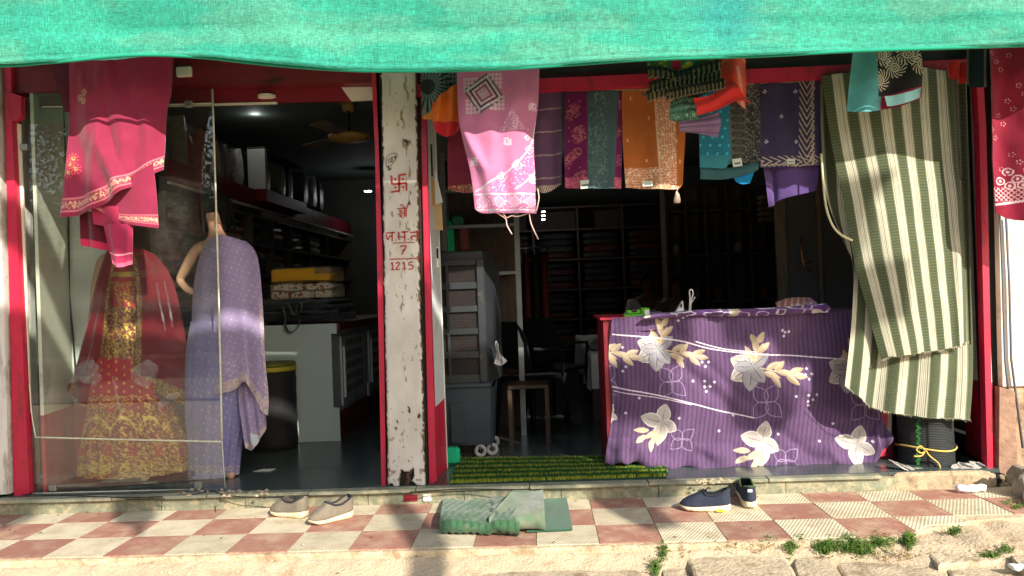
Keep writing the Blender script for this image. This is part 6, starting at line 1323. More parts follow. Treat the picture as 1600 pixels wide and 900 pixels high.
for ax_, sc_, st_ in ((0, 1.0, (1, 1, .12)), (1, 1.0, (.12, 1, 1))):
    mp_w = tn.nodes.new('ShaderNodeMapping'); mp_w.inputs['Scale'].default_value = st_; tn.links.new(gg.outputs['Position'], mp_w.inputs[0])
    nw = tn.nodes.new('ShaderNodeTexNoise'); nw.inputs['Scale'].default_value = 230; nw.inputs['Detail'].default_value = 3; tn.links.new(mp_w.outputs[0], nw.inputs[0])
    mw = tn.nodes.new('ShaderNodeMapRange'); mw.inputs[1].default_value = .32; mw.inputs[2].default_value = .70; mw.inputs[3].default_value = .72; mw.inputs[4].default_value = 1.34; tn.links.new(nw.outputs[0], mw.inputs[0])
    hw_ = tn.nodes.new('ShaderNodeHueSaturation'); hw_.inputs['Saturation'].default_value = .97; tn.links.new(mw.outputs[0], hw_.inputs['Value']); tn.links.new(prev, hw_.inputs['Color']); prev = hw_.outputs[0]
tn.links.new(prev, tn.nodes['Principled BSDF'].inputs['Base Color'])
nu, nv = 900, 130; u, v = np.meshgrid(np.linspace(0, 1, nu), np.linspace(0, 1, nv)); u = u.ravel(); v = v.ravel()
hp = pl(smooth_pl(aw_hem), u); PY = -170+(hp[:, 1]+170)*v; PX = hp[:, 0]; P = Wp(PX, PY, YAW_)
fold = .012*np.sin(u*34+2*fbm(u*9, v*2, 3))*(.4+.6*v)+.03*fbm(u*9, v*1.2+4, 11, 3)+.016*np.exp(-((u*16+v*1.4-4.6)/.22)**2)+.014*np.exp(-((u*16-v*.9-2.4)/.3)**2)+.02*np.exp(-((v-.80-.03*np.sin(u*9))/.035)**2)*.3+.0015*fbm(u*60, v*10, 5, 2)
hemb = .012*np.exp(-((v-.985)/.012)**2)
P[:, 1] += fold-hemb-.10*np.clip(.35-v, 0, 1)
c = p_aw(PX, PY, u, v); 
hm = (v > .955); c[hm, :3] *= .93; hl = np.abs(v-.952) < .004; c[hl, :3] *= .8
build('valance', P, grid_faces(nu, nv), am, aw, True, col=c)
# hem roll
hp2 = pl(smooth_pl(aw_hem), np.linspace(0, 1, 300)); MB().tube([Wp(x, y, YAW_+.004+.0) for x, y in hp2], .009, 6, c=tuple(lin((18, 150, 118)))).out('hem', M['fabric'], aw, True)
# sloping top of the awning back to the wall
t0 = P[:nu]; nb_ = 14; V = []; 
for k in range(nb_):
    f_ = k/(nb_-1); q = t0.copy(); q[:, 1] = t0[:, 1]*(1-f_)+.355*f_; q[:, 2] = t0[:, 2]+.28*f_-.10*math.sin(f_*math.pi); V.append(q[::6])
V = np.concatenate(V); build('awning_top', V, grid_faces(len(t0[::6]), nb_), am, aw, True, col=np.c_[np.tile(lin((22, 176, 138)), (len(V), 1)), np.zeros(len(V))])
o = MB().tube([(-4.5, .30, 2.72), (4.5, .30, 2.60)], .02, 8).out('bamboo_pole', mat('bamboo', (150, 120, 80), .7, .2, 20), None, True); tag(o, 'long pole under the awning that carries the hanging clothes', 'pole')

# ================================================================== ITEMS ON THE STEP
# rolled black mesh mat
pL, pR = Gp(1413, 725, FL), Gp(1513, 729, FL); rc = (pR[0]-pL[0])/2; cx = (pL[0]+pR[0])/2; cy = .36+rc; zt = Wp(1460, 640, .36)[2]
rm = mat('black_mesh_roll', (44, 48, 48), .75, .15, 30); t_ = rm.node_tree; 
wv = t_.nodes.new('ShaderNodeTexWave'); wv.bands_direction = 'Z'; wv.inputs['Scale'].default_value = 32; wv.inputs['Distortion'].default_value = .8; g_ = t_.nodes.new('ShaderNodeNewGeometry'); t_.links.new(g_.outputs['Position'], wv.inputs[0])
b_ = t_.nodes.new('ShaderNodeBump'); b_.inputs['Strength'].default_value = 1.0; b_.inputs['Distance'].default_value = .004; t_.links.new(wv.outputs[0], b_.inputs['Height']); t_.links.new(b_.outputs[0], t_.nodes['Principled BSDF'].inputs['Normal'])
roll = thing('mesh_roll', 'black ribbed mat rolled up and tied with yellow string under the striped blanket', 'rolled mat', (cx, cy, FL))
V = []; n = 150; lv = 20
for j in range(lv+1):
    z = FL+(zt-FL)*j/lv
    for i in range(n):
        a = 2*math.pi*i/n; s = i/n; r = rc*(1-.05*s)*(1+.012*math.sin(a*3+1))*(1+.008*math.sin(z*14)); V.append((cx+r*math.cos(a-1.9), cy+r*math.sin(a-1.9), z))
F = [(j*n+i, j*n+(i+1) % n, (j+1)*n+(i+1) % n, (j+1)*n+i) for j in range(lv) for i in range(n)]+[tuple(range(lv*n, lv*n+n))]
build('roll_body', V, F, rm, roll, True)
st = mat('yellow_string', (206, 176, 92), .8, .15, 60); mb = MB()
zz = Wp(1460, 703, .36)[2]; mb.tube([(cx+(rc+.006)*math.cos(a), cy+(rc+.006)*math.sin(a), zz+.012*math.sin(a*2+.5)) for a in np.linspace(0, 6.28, 60)], .0055, 6)
for pts in ([(1445, 703), (1438, 697), (1432, 703), (1440, 708), (1446, 704)], [(1446, 704), (1440, 712), (1428, 713)], [(1447, 704), (1452, 712), (1466, 724), (1470, 735)]): mb.tube([Wp(x, y, cy-rc-.02) for x, y in smooth_pl(pts, 5)], .0045, 5)
mb.out('string', st, roll, True)
mb = MB()
for k in range(160):
    y_ = 655+75*k/160; p = np.array(Wp(1434+1.5*math.sin(k*.3), y_, cy-rc-.012)); a = random.uniform(0, 6.28); mb.tube([p, p+np.array([.012*math.cos(a), -.008, .012*math.sin(a)])], [.003, .001], 3, cap=False)
ff = mb.out('green_turf_edge', mat('turf_green', (34, 110, 44), .8, .3, 60), roll); ff['kind'] = 'stuff'
# crumpled plastic at the roll's foot
for k, (T_, B_, lab_) in enumerate((([(1385, 716), (1400, 722), (1425, 730), (1440, 731)], [(1392, 722), (1412, 733), (1440, 738), (1452, 737)], 'grey crumpled plastic sheet between the counter and the mesh roll'), ([(1482, 728), (1502, 723), (1530, 722), (1537, 727)], [(1488, 734), (1508, 731), (1532, 731), (1538, 732)], 'pale crumpled polythene right of the mesh roll'))):
    o = sheet('crumpled_plastic', T_, B_, [T_[0], B_[0]], [T_[-1], B_[-1]], .34, 40, 10, lambda X, Y, u, v: base(X, (170, 164, 156), .1, Y), lambda u, v, x, z: -.05*v+.03*fbm(u*9, v*4, 4), .004, M['glossfab']); tag(o, lab_, 'plastic sheet')
# green striped turf mat
gmr = thing('turf_doormat', 'green artificial turf doormat with yellow stripes on the shop step', 'doormat', Gp(876, 740, FL))
c1, c2, c3, c4 = Gp(716, 719, FL), Gp(1030, 716, FL), Gp(1048, 746, FL), Gp(704, 757, FL)
def mp_(s, t): return (1-t)*((1-s)*c1+s*c2)+t*((1-s)*c4+s*c3)
pts = [mp_(s, t) for s, t in ((0.01, 0), (.99, 0), (1, .15), (1, .85), (.975, 1), (.02, 1), (0, .9), (0, .1))]
MB().prism([(p[0], p[1]) for p in pts][::-1], 'z', FL, FL+.006).out('backing', mat('mat_backing', (24, 60, 34), .9), gmr)
rs = np.random.RandomState(3); NB = 26000; s = rs.rand(NB); t = rs.rand(NB); keep = ~((s > .975) & ((t > .85) | (t < .12))); s, t = s[keep], t[keep]; NB = len(s)
Pm = (1-t)[:, None]*((1-s)[:, None]*c1+s[:, None]*c2)+t[:, None]*((1-s)[:, None]*c4+s[:, None]*c3); a = rs.rand(NB)*6.28; h = .016+.008*rs.rand(NB); wd = .0028
V = np.zeros((NB, 3, 3)); V[:, 0] = Pm+np.stack([wd*np.cos(a), wd*np.sin(a), 0*a+.006], 1); V[:, 1] = Pm-np.stack([wd*np.cos(a), wd*np.sin(a), 0*a-.006], 1); V[:, 2] = Pm+np.stack([.008*(rs.rand(NB)-.5), .008*(rs.rand(NB)-.5)-.002, h+.006], 1)
ph = (t*5.2+.75+.02*np.sin(s*40)) % 1; yl = (ph > .72); cc = np.where(yl[:, None], lin((164, 172, 56)), lin((34, 92, 42)))*(1+.5*(rs.rand(NB)[:, None]-.5)); C = np.c_[np.repeat(cc, 3, 0), np.zeros(NB*3)]
bl = build('turf_blades', V.reshape(-1, 3), np.arange(NB*3).reshape(-1, 3), cloth_mat('turf_fibre', .6, .1, 0, .25), gmr, False, col=C); bl['kind'] = 'stuff'
# ================================================================== ITEMS ON THE PAVEMENT
# folded green rubber mat
grn = (54, 92, 62); 
def p_rub(X, Y, u, v):
    c = base(X, grn, .08, Y); n = fbm(X/9, Y/5, 7, 4); k_ = np.clip((n-.3)*.5, 0, .2)[:, None]; c[:, :3] = c[:, :3]*(1-k_)+lin((138, 142, 116))*k_; 
    q = (np.abs(((u*11+np.floor(v*9)*.5) % 1)-.5) > .42) | (np.abs((v*9 % 1)-.5) > .43); c[q, :3] *= .78; return c
def gsurf(name, fn, nu, nv, paint, parent, mt=None, thick=.004):
    u, v = np.meshgrid(np.linspace(0, 1, nu), np.linspace(0, 1, nv)); u = u.ravel(); v = v.ravel(); P = fn(u, v); X, Y = Pj(P)
    o = build(name, P, grid_faces(nu, nv), mt or M['fabric'], parent, True, col=paint(X, Y, u, v)); md = o.modifiers.new('thickness', 'SOLIDIFY'); md.thickness = thick; md.offset = 0; return o
rbm = thing('folded_rubber_mat', 'crumpled green rubber mat folded over itself on the tiles', 'mat', Gp(790, 815, 0))
a1, a2, a3, a4 = Gp(850, 772, 0), Gp(884, 772, 0), Gp(895, 830, 0), Gp(822, 833, 0)
gsurf('flat_part', lambda u, v: ((1-v)[:, None]*((1-u)[:, None]*a1+u[:, None]*a2)+v[:, None]*((1-u)[:, None]*a4+u[:, None]*a3))+np.stack([0*u, 0*u, .006+.002*fbm(u*3, v*3, 4)], 1), 40, 40, lambda X, Y, u, v: base(X, (44, 90, 66), .1, Y), rbm)
b1, b2 = Gp(693, 782, 0), Gp(822, 784, 0); b4, b3 = Gp(688, 834, 0), Gp(812, 838, 0)
def left_layer(u, v):
    # v 0..0.8 top surface from back to front, then a curl down and under
    L0 = (1-u)[:, None]*b1+u[:, None]*b2; L1 = (1-u)[:, None]*b4+u[:, None]*b3; d = L1-L0
    t = np.clip(v/.78, 0, 1); r = .026+.006*np.sin(u*9); ang = np.clip((v-.78)/.22, 0, 1)*math.pi*1.25
    P = L0+d*t[:, None]; P[:, 2] = .012+r*2*np.clip(t*1.25, 0, 1)**.7+.010*fbm(u*5, v*3, 5, 3)*(1-t*.3)+.012*np.exp(-((u-.62-.1*v)/.05)**2)
    qq = np.sin(u*11*2*np.pi+(np.floor(v*9) % 2)*np.pi)*np.sin(v*9*np.pi)**2; P[:, 2] += .004*qq+.010*np.sin(u*19+v*3)*(1-t)*.6
    P[:, 1] -= r*np.sin(ang); P[:, 2] -= r*(1-np.cos(ang))*1.0; return P
gsurf('folded_layer', left_layer, 120, 90, p_rub, rbm)
def flap(u, v):
    # diagonal fold: strip running from back right to front left with open loop at the front
    A0, A1 = Gp(815, 770, 0), Gp(848, 766, 0); B0, B1 = Gp(765, 833, 0), Gp(852, 830, 0)
    L0 = (1-u)[:, None]*A0+u[:, None]*A1; L1 = (1-u)[:, None]*B0+u[:, None]*B1; t = np.clip(v/.72, 0, 1); ang = np.clip((v-.72)/.28, 0, 1)*math.pi*1.45
    r = .030+.012*u+.006*np.sin(u*8); P = L0+(L1-L0)*t[:, None]; P[:, 2] = .045+.06*np.sin(t*math.pi*.5)*(.5+.5*u)+.012*np.sin(u*5+t*3)+.006*fbm(u*4, v*4, 6, 3)
    P[:, 1] -= r*np.sin(ang); P[:, 2] -= r*(1-np.cos(ang))+.015*np.clip((v-.72)/.28, 0, 1); return P
gsurf('folded_flap', flap, 80, 90, lambda X, Y, u, v: (lambda c, k_: np.c_[c[:, :3]*(1-k_)+lin((150, 146, 128))*k_, c[:, 3]])(base(X, (72, 108, 78), .1, Y), np.clip(.35+.18*fbm(X/14, Y/9, 9, 4), 0, 1)[:, None]), rbm)
# shoes
def shoe(name, toe, heel, zb, label, up, sole, lining, open_c=.62, Wd=.048, tilt=0, tongue=True, detail=None, grp='worn shoes on the tiles'):
    t = thing(name, label, 'shoe', ((toe[0]+heel[0])/2, (toe[1]+heel[1])/2, zb), grp)
    ax = np.array([toe[0]-heel[0], toe[1]-heel[1]]); L_ = np.linalg.norm(ax); ax = ax/L_; nx_ = np.array([-ax[1], ax[0]])
    def T(s, w, z): return (heel[0]+ax[0]*s*L_+nx_[0]*w, heel[1]+ax[1]*s*L_+nx_[1]*w, zb+z+tilt*s)
    S_ = np.linspace(0, 1, 40)
    hw = np.interp(S_, [0, .05, .15, .3, .5, .72, .88, .96, 1], [.25, .62, .82, .80, .82, 1.0, .82, .48, .12])*Wd
    # sole : chunky, rising at toe and heel
    zlo = np.interp(S_, [0, .08, .3, .6, .85, 1], [.012, .0, .0, .001, .004, .022]); zhi = np.interp(S_, [0, .1, .4, .7, .92, 1], [.040, .038, .030, .026, .028, .034])
    V = []; n = 14
    for s, h_, lo, hi in zip(S_, hw, zlo, zhi):
        ring = [(-.86, lo), (-1.06, lo+.006), (-1.10, (lo+hi)/2), (-1.06, hi-.002), (-.95, hi), (-.4, hi), (.4, hi), (.95, hi), (1.06, hi-.002), (1.10, (lo+hi)/2), (1.06, lo+.006), (.86, lo), (.3, lo), (-.3, lo)]
        V += [T(s, w*h_*(1+(.02*math.sin(s*70) if abs(w) > 1 else 0)), z) for w, z in ring]
    F = [(i*n+k, i*n+(k+1) % n, (i+1)*n+(k+1) % n, (i+1)*n+k) for i in range(39) for k in range(n)]+[tuple(range(n-1, -1, -1)), tuple(range(39*n, 40*n))]
    build('sole', V, F, sole, t, True)
    # upper : arch sections; the collar opening is cut between s=.04 and s=open_c
    hh = np.interp(S_, [0, .04, .12, .3, .45, open_c, .8, .93, 1], [.078, .085, .078, .060, .064, .082, .050, .030, .004])
    n = 25; V = []
    for s, h_, hi, H in zip(S_, hw, zhi, hh):
        o_ = np.interp(s, [0, .03, .10, .3, .5, open_c-.02, open_c+.02], [.0, .30, .62, .66, .58, .34, 0])
        for k in range(n):
            a = k/(n-1); side = -1 if a < .5 else 1; q = 1-abs(a-.5)*2       # 0 at sole edge .. 1 top centre
            q2 = q*(1-o_); wv_ = math.cos(q2*math.pi/2)**.62; zz = math.sin(q2*math.pi/2)**.85
            if s < .03: wv_ *= .9
            Hh = H if o_ == 0 else H*(1+.0*q)
            V.append(T(s, side*h_*1.0*wv_ if abs(a-.5) > 1e-6 or o_ > 0 else 0, hi-.002+Hh*zz*(1/(max(.25, math.sin((1-o_)*math.pi/2)**.85)) if o_ > 0 else 1)))
    F = []
    for i in range(39):
        for k in range(n-1):
            s = (S_[i]+S_[i+1])/2
            if k in (n//2-1, n//2) and .035 < s < open_c: continue
            F.append((i*n+k, (i+1)*n+k, (i+1)*n+k+1, i*n+k+1))
    F.append(tuple(range(n)))
    o = build('upper', V, F, up, t, True); md = o.modifiers.new('thickness', 'SOLIDIFY'); md.thickness = .004; md.offset = -1
    idx = [i for i in range(40) if .035 < S_[i] < open_c+.03]; mbc = MB()
    ring_ = [V[i*n+n//2-1] for i in idx]+[V[i*n+n//2+1] for i in idx][::-1]; mbc.tube(ring_+[ring_[0]], .0055, 6); mbc.out('collar', lining, t, True)
    # insole seen through the opening
    V = [T(s, w*h_*.85, .040+.004*(1-s)) for s, h_ in zip(S_, hw) for w in (-1, 1)]; build('insole', V, [(2*i, 2*i+1, 2*i+3, 2*i+2) for i in range(36)], lining, t, True)
    if tongue:
        s0 = open_c+.02; mb = MB(); pts = [(s0+.10, .050), (s0, .078), (s0-.07, .108), (s0-.09, .112)]
        V = [T(s, w, z+.002) for (s, z), ww in zip(pts, (.018, .022, .022, .016)) for w in (-ww, 0, ww)]; V = [(x, y, z-.0) for x, y, z in V]; V2 = [(x, y, z-.004) for x, y, z in V]
        mb.add(V+V2, [(i*3+k, i*3+k+1, i*3+k+4, i*3+k+3) for i in range(3) for k in range(2)]+[(12+i*3+k, 12+i*3+k+3, 12+i*3+k+4, 12+i*3+k+1) for i in range(3) for k in range(2)]+[(9, 10, 22, 21), (10, 11, 23, 22)]); mb.out('tongue', up, t, True)
    # heel pull tab
    mb = MB(); V = [T(.0, -.012, .09), T(.0, .012, .09), T(-.012, .012, .108), T(-.012, -.012, .108), T(.01, -.012, .09), T(.01, .012, .09), T(-.004, .012, .108), T(-.004, -.012, .108)]; mb.add(V, [(0, 1, 2, 3), (7, 6, 5, 4), (0, 4, 5, 1), (2, 6, 7, 3), (1, 5, 6, 2), (0, 3, 7, 4)]); mb.out('pull_tab', up if name else lining, t)
    if detail: detail(t, T)
    return t
ugr = mat('grey_knit', (124, 114, 98), .85, .12, 40, .5, 300); sgr = mat('cream_sole', (214, 196, 160), .6, .08, 20, .1); lg = mat('dark_lining', (34, 36, 44), .8); unv = mat('navy_knit', (38, 46, 66), .85, .15, 40, .5, 300); snv = mat('pale_sole', (222, 206, 172), .6, .08, 20); lgn = mat('green_lining', (60, 80, 34), .8)
def g(px, py, z=0): return Gp(px, py, z)[:2]
lblp = lambda wd0: (lambda t, T: MB().add([T(.70, wd0-.0005, .052), T(.62, wd0, .052), T(.62, wd0+.0, .066), T(.70, wd0, .066)], [(0, 1, 2, 3)]).out('logo_patch', M['white'], t))
shoe('shoe', g(424, 803), g(480, 809), 0, 'grey brown slip on shoe on the left, nearest the step edge', ugr, sgr, lg, .60, .046)
shoe('shoe', g(482, 822), g(551, 806), 0, 'grey brown slip on shoe with toe pointing left in front of the door frame', ugr, sgr, lg, .58, .048)
def yd(t, T):
    MB().add([T(.12, .054, .006), T(.28, .054, .006), T(.28, .054, .018), T(.12, .054, .018), T(.12, .050, .006), T(.28, .050, .006), T(.28, .050, .018), T(.12, .050, .018)], [(0, 1, 2, 3), (4, 7, 6, 5)]).out('yellow_patch', mat('yellow_rubber', (220, 200, 60), .5), t)
shoe('shoe', g(1062, 796), g(1142, 798), 0, 'navy slip on shoe lying sideways with its toe to the left', unv, snv, lg, .52, .047, detail=yd)
def wl_(t, T): MB().add([T(-.004, -.012, .092), T(-.004, .012, .092), T(-.012, .012, .108), T(-.012, -.012, .108)], [(0, 1, 2, 3)]).out('heel_label', M['white'], t)
shoe('shoe', g(1160, 764), g(1173, 796), 0, 'navy shoe seen from its heel showing a green lining beside the step', unv, snv, lgn, .60, .046, detail=wl_)
# white plastic tube on the right tiles
p, q = Gp(1496, 770, .0), Gp(1545, 771, .0); o = MB().tube([(p[0]+(q[0]-p[0])*k/8, p[1]+.0+.008*math.sin(k*1.3), .022+.003*math.sin(k*2)) for k in range(9)], [.018, .021, .022, .020, .022, .022, .020, .022, .018], 12).out('plastic_tube', mat('white_plastic_tube', (226, 226, 230), .3, .06, 20, spec=.8), None, True); tag(o, 'short white plastic tube lying on the right hand tiles', 'tube')
# thin white rod at the lower left
p, q = Gp(300, 898, -.09), Gp(392, 887, -.08); o = MB().tube([p+np.array([0, 0, .008]), q+np.array([0, 0, .012])], .0055, 8).out('white_rod', M['white'], None, True); tag(o, 'thin white rod lying in the dust at the lower left', 'rod')
o = MB().tube([Gp(x, y, -.085)+np.array([0, 0, .006]) for x, y in smooth_pl([(232, 898), (240, 891), (256, 884), (270, 888), (283, 898)], 5)], .004, 6).out('wire', M['dark'], None, True); tag(o, 'bent dark wire end in the dust left of the white rod', 'wire')
# stone slabs at the roadside
slabm = mat('sandstone_slab', (186, 170, 144), .9, .20, 9, .9, 55, dirt=(128, 108, 84), dirt_amt=.36, dirt_scale=11, rand=.08, spec=.2)
def slab(poly, zt, th, label, seed=0):
    rr_ = random.Random(seed); pts = []
    n = len(poly)
    for i in range(n):
        a, b = np.array(poly[i], float), np.array(poly[(i+1) % n], float); k = max(2, int(np.linalg.norm(b-a)/9))
        for j in range(k): q = a+(b-a)*j/k; pts.append(q+np.array([rr_.uniform(-1.3, 1.3), rr_.uniform(-.7, .7)])*(1 if j else .4))
    w_ = [Gp(x, y, zt) for x, y in pts]; w_ = [p+np.array([0, 0, rr_.uniform(-.002, .002)]) for p in w_]; c = sum(w_)/len(w_); m = len(w_)
    V = [c+(p-c)*np.array([.93, .93, 1])+np.array([0, 0, .0015*rr_.random()]) for p in w_]+[c+(p-c)*.985-np.array([0, 0, .004]) for p in w_]+[p-np.array([0, 0, .014]) for p in w_]+[c+(p-c)*np.array([.985, .985, 1])-np.array([0, 0, th]) for p in w_]+[c+np.array([0, 0, .003])]
    F = [(4*m, i, (i+1) % m) for i in range(m)]
    for r in range(3): F += [(r*m+i, (r+1)*m+i, (r+1)*m+(i+1) % m, r*m+(i+1) % m) for i in range(m)]
    o = build('stone_slab', V, F, slabm, None, False); tag(o, label, 'stone slab', 'flat stones along the road edge'); return o
slab([(1066, 860), (1213, 856), (1243, 893), (1250, 925), (1095, 925), (1084, 898)], -.055, .10, 'large rectangular stone slab in front of the navy shoes', 1)
slab([(1243, 862), (1284, 857), (1302, 880), (1330, 920), (1252, 925), (1240, 880)], -.06, .10, 'smaller stone slab just right of the large rectangular one', 2)
slab([(1300, 872), (1438, 866), (1478, 890), (1500, 930), (1345, 930), (1316, 896)], -.075, .09, 'broad flat stone below the big weed patch', 3)
slab([(1442, 856), (1500, 849), (1560, 847), (1592, 862), (1560, 876), (1466, 882)], -.045, .09, 'long uneven stone at the right with a shadowed left end', 4)
slab([(1480, 889), (1565, 876), (1600, 895), (1660, 940), (1510, 940)], -.07, .09, 'stone slab in the lower right corner', 5)
slab([(1032, 874), (1062, 868), (1082, 905), (1080, 930), (1040, 930)], -.085, .08, 'narrow stone left of the large rectangular slab', 6)
slab([(728, 880), (800, 873), (968, 872), (1000, 884), (1012, 930), (735, 930)], -.082, .06, 'long worn stone sunk in the dust below the green mat', 7)
slab([(-60, 872), (60, 871), (228, 874), (252, 888), (225, 930), (-60, 930)], -.080, .06, 'wide dusty stone sunk in the ground at the lower left', 8)
slab([(1578, 868), (1630, 862), (1660, 895), (1602, 890)], -.03, .08, 'small stone at the extreme lower right', 9)
slab([(1590, 742), (1660, 738), (1660, 800), (1600, 776)], .04, .12, 'step stone at the extreme right edge', 10)
bigs = blob('boulder', Gp(1612, 772, -.02)[0], .02, -.03, .16, .14, .19, mat('grey_rubble_stone', (150, 138, 122), .95, .25, 16, 1.0, 45), None, 3, 40, .6, .3); tag(bigs, 'rough grey rubble block at the right edge below the white wall', 'stone')
for k, (px, py, s_, lab_) in enumerate(((1344, 852, .035, 'small tan stone sitting in the big weed patch'), (1580, 816, .02, 'small white chip beside the right hand weeds'), (1590, 885, .03, 'white flat chip between the lower right stones'))):
    p = Gp(px, py, -.03); o = blob('small_stone', p[0], p[1], -.045, s_*1.4, s_, s_*.8, slabm if k == 0 else M['white'], None, 20+k, 14, .6, .3); tag(o, lab_, 'stone')
# loose gravel
rs = np.random.RandomState(8); mb = MB()
for k in range(2600):
    x = rs.uniform(-4, 3.4); y = -rs.uniform(.64, 1.25); s_ = rs.uniform(.002, .0075)*(1 if rs.rand() > .05 else 2); z = float(gz(np.array([x]), np.array([y]))[0])
    if x > 1.4 and rs.rand() < .3: y = rs.uniform(-.7, -.38); z = float(gz(np.array([x]), np.array([y]))[0])
    V = [(x+s_*a*rs.uniform(.6, 1.2), y+s_*b*rs.uniform(.6, 1.2), z+s_*c*rs.uniform(.5, 1)) for a, b, c in ((1, 0, 0), (-1, 0, 0), (0, 1, 0), (0, -1, 0), (0, 0, 1), (0, 0, -1))]
    mb.add(V, [(0, 2, 4), (2, 1, 4), (1, 3, 4), (3, 0, 4), (2, 0, 5), (1, 2, 5), (3, 1, 5), (0, 3, 5)])
o = mb.out('gravel', mat('gravel_grit', (206, 186, 150), .9, .3, 60)); o['kind'] = 'stuff'
# dry leaves, chaff and paper bits
rs = np.random.RandomState(21); mb = MB(); mb2 = MB()
for k in range(150):
    x = rs.uniform(-3.6, 3.2); y = rs.uniform(-1.1, .18) if rs.rand() < .5 else rs.choice([-.62, .19])+rs.normal(0, .03)
    z = .0015 if y > -.58 and x < 1.3 or y > -.30 else float(gz(np.array([x]), np.array([y]))[0])+.003
    s_ = rs.uniform(.004, .013); a = rs.uniform(0, 6.28); ca, sa = math.cos(a), math.sin(a)
    V = [(x+s_*(p*ca-q*sa), y+s_*(p*sa+q*ca), z+h_*s_) for p, q, h_ in ((-1.3, 0, .1), (0, -.5, .45), (1.3, 0, .15), (0, .5, .35), (0, 0, .1))]
    (mb if rs.rand() < .85 else mb2).add(V, [(0, 1, 4), (1, 2, 4), (2, 3, 4), (3, 0, 4)])
o = mb.out('dry_litter', mat('dry_leaf', (126, 98, 62), .9, .4, 40)); o['kind'] = 'stuff'; o = mb2.out('paper_litter', M['white']); o['kind'] = 'stuff'
# weeds
lf = mat('weed_leaf', (82, 112, 44), .7, .3, 40, spec=.3); lf2 = mat('dry_weed', (150, 128, 84), .9, .3, 40)
def weed(pxs, n, hgt, label, dry=False, seed=1):
    rr_ = random.Random(seed); mb = MB(); c0 = None
    for k in range(n):
        a = rr_.choice(pxs); px = a[0]+rr_.gauss(0, a[2]*.45); py = a[1]+rr_.gauss(0, a[3]*.45); p = Gp(px, py, -.05); z = float(gz(np.array([p[0]]), np.array([p[1]]))[0]); x, y = p[0], p[1]
        h_ = hgt*rr_.uniform(.3, 1); dx, dy = rr_.uniform(-.02, .02), rr_.uniform(-.02, .015); tip = (x+dx, y+dy, z+h_)
        mb.tube([(x, y, z-.005), tip], [.0012, .0007], 3, cap=False)
        for j in range(rr_.randint(3, 6)):
            f_ = rr_.uniform(.35, 1.05); b = (x+dx*f_, y+dy*f_, z+h_*f_); an = rr_.uniform(0, 6.28); l_ = rr_.uniform(.007, .015); e_ = rr_.uniform(-.3, .7); w_ = l_*.30
            ux, uy, uz = math.cos(an)*math.cos(e_), math.sin(an)*math.cos(e_), math.sin(e_); nx2, ny2 = -math.sin(an), math.cos(an)
            V = [b, (b[0]+ux*l_*.5+nx2*w_, b[1]+uy*l_*.5+ny2*w_, b[2]+uz*l_*.5+.001), (b[0]+ux*l_, b[1]+uy*l_, b[2]+uz*l_), (b[0]+ux*l_*.5-nx2*w_, b[1]+uy*l_*.5-ny2*w_, b[2]+uz*l_*.5+.001)]
            mb.add(V, [(0, 1, 2, 3)])
    o = mb.out('weed', lf2 if dry else lf); tag(o, label, 'weeds', 'weeds along the pavement edge')
weed([(1036, 868, 9, 6), (1024, 880, 8, 8)], 110, .045, 'weed tuft left of the large stone slab', seed=1)
weed([(1064, 857, 8, 3)], 40, .03, 'tiny weed at the corner of the large stone slab', seed=2)
weed([(1100, 855, 16, 3), (1112, 853, 8, 3)], 70, .032, 'low weeds at the back edge of the large stone slab', seed=3)
weed([(1160, 855, 9, 3)], 50, .032, 'small weed behind the middle of the large stone slab', seed=4)
weed([(1205, 856, 18, 4), (1236, 862, 10, 8), (1250, 855, 6, 5)], 210, .04, 'weeds in the gap between the two front stone slabs', seed=5)
weed([(1290, 862, 14, 6), (1320, 858, 22, 9), (1375, 856, 24, 9), (1345, 862, 20, 6), (1420, 855, 10, 7)], 900, .045, 'largest patch of green weeds behind the broad flat stone', seed=6)
weed([(1492, 845, 10, 4)], 60, .035, 'small weed above the long uneven stone', seed=7)
weed([(1578, 800, 10, 5), (1590, 808, 8, 4)], 130, .045, 'weed tuft on the dirt at the far right', seed=8)
weed([(1545, 872, 22, 3), (1572, 868, 10, 4)], 90, .03, 'low weeds between the two right hand stones', seed=9)
weed([(1150, 862, 80, 6), (1400, 868, 60, 5), (1060, 862, 20, 6)], 120, .035, 'scattered dry straggling stems along the broken pavement edge', True, 13); [q for q in COL.objects if q.get('label') == 'scattered dry straggling stems along the broken pavement edge'][0]['kind'] = 'stuff'
weed([(1488, 764, 12, 3), (1476, 768, 8, 2)], 60, .035, 'brown dry weed at the end of the step', True, 10)
weed([(470, 868, 20, 3), (495, 862, 8, 3)], 30, .02, 'dry wisps at the pavement edge below the grey shoes', True, 11)

# ================================================================== THE STREET BEHIND THE PHOTOGRAPHER
asph = mat('road_dust_asphalt', (120, 112, 100), .95, .2, 3, .4, 60, dirt=(160, 142, 116), dirt_amt=.4, dirt_scale=1)
struct(box('road', -60, 60, -11.5, -5.6, -.16, -.085, asph))
b2 = thing('street_building', 'cream single storey building across the road behind the photographer', 'building', (-5, -15, -.1))
bm_ = mat('far_plaster', (206, 196, 176), .9, .1, 2); box('wall', -14, 8, -19, -14, -.12, 3.2, bm_, b2)
box('parapet', -14.1, 8.1, -14.0, -13.8, 3.203, 3.7, bm_, b2); box('awning_slab', -14, 8, -13.99, -12.6, 2.6, 2.70, mat('tin_sheet', (120, 116, 108), .6, .2, 3), b2)
for k in range(7):
    xx = -12.6+3*k; wf = box('window', xx, xx+1.1, -13.995, -13.94, 2.85, 3.15, M['dark'], b2); box('shutter', xx-.3, xx+1.7, -13.99, -13.93, .0, 2.4, mat('shutter_metal', (90, 96, 104), .5, .2, 3) if 'shutter_metal' not in bpy.data.materials else bpy.data.materials['shutter_metal'], b2)
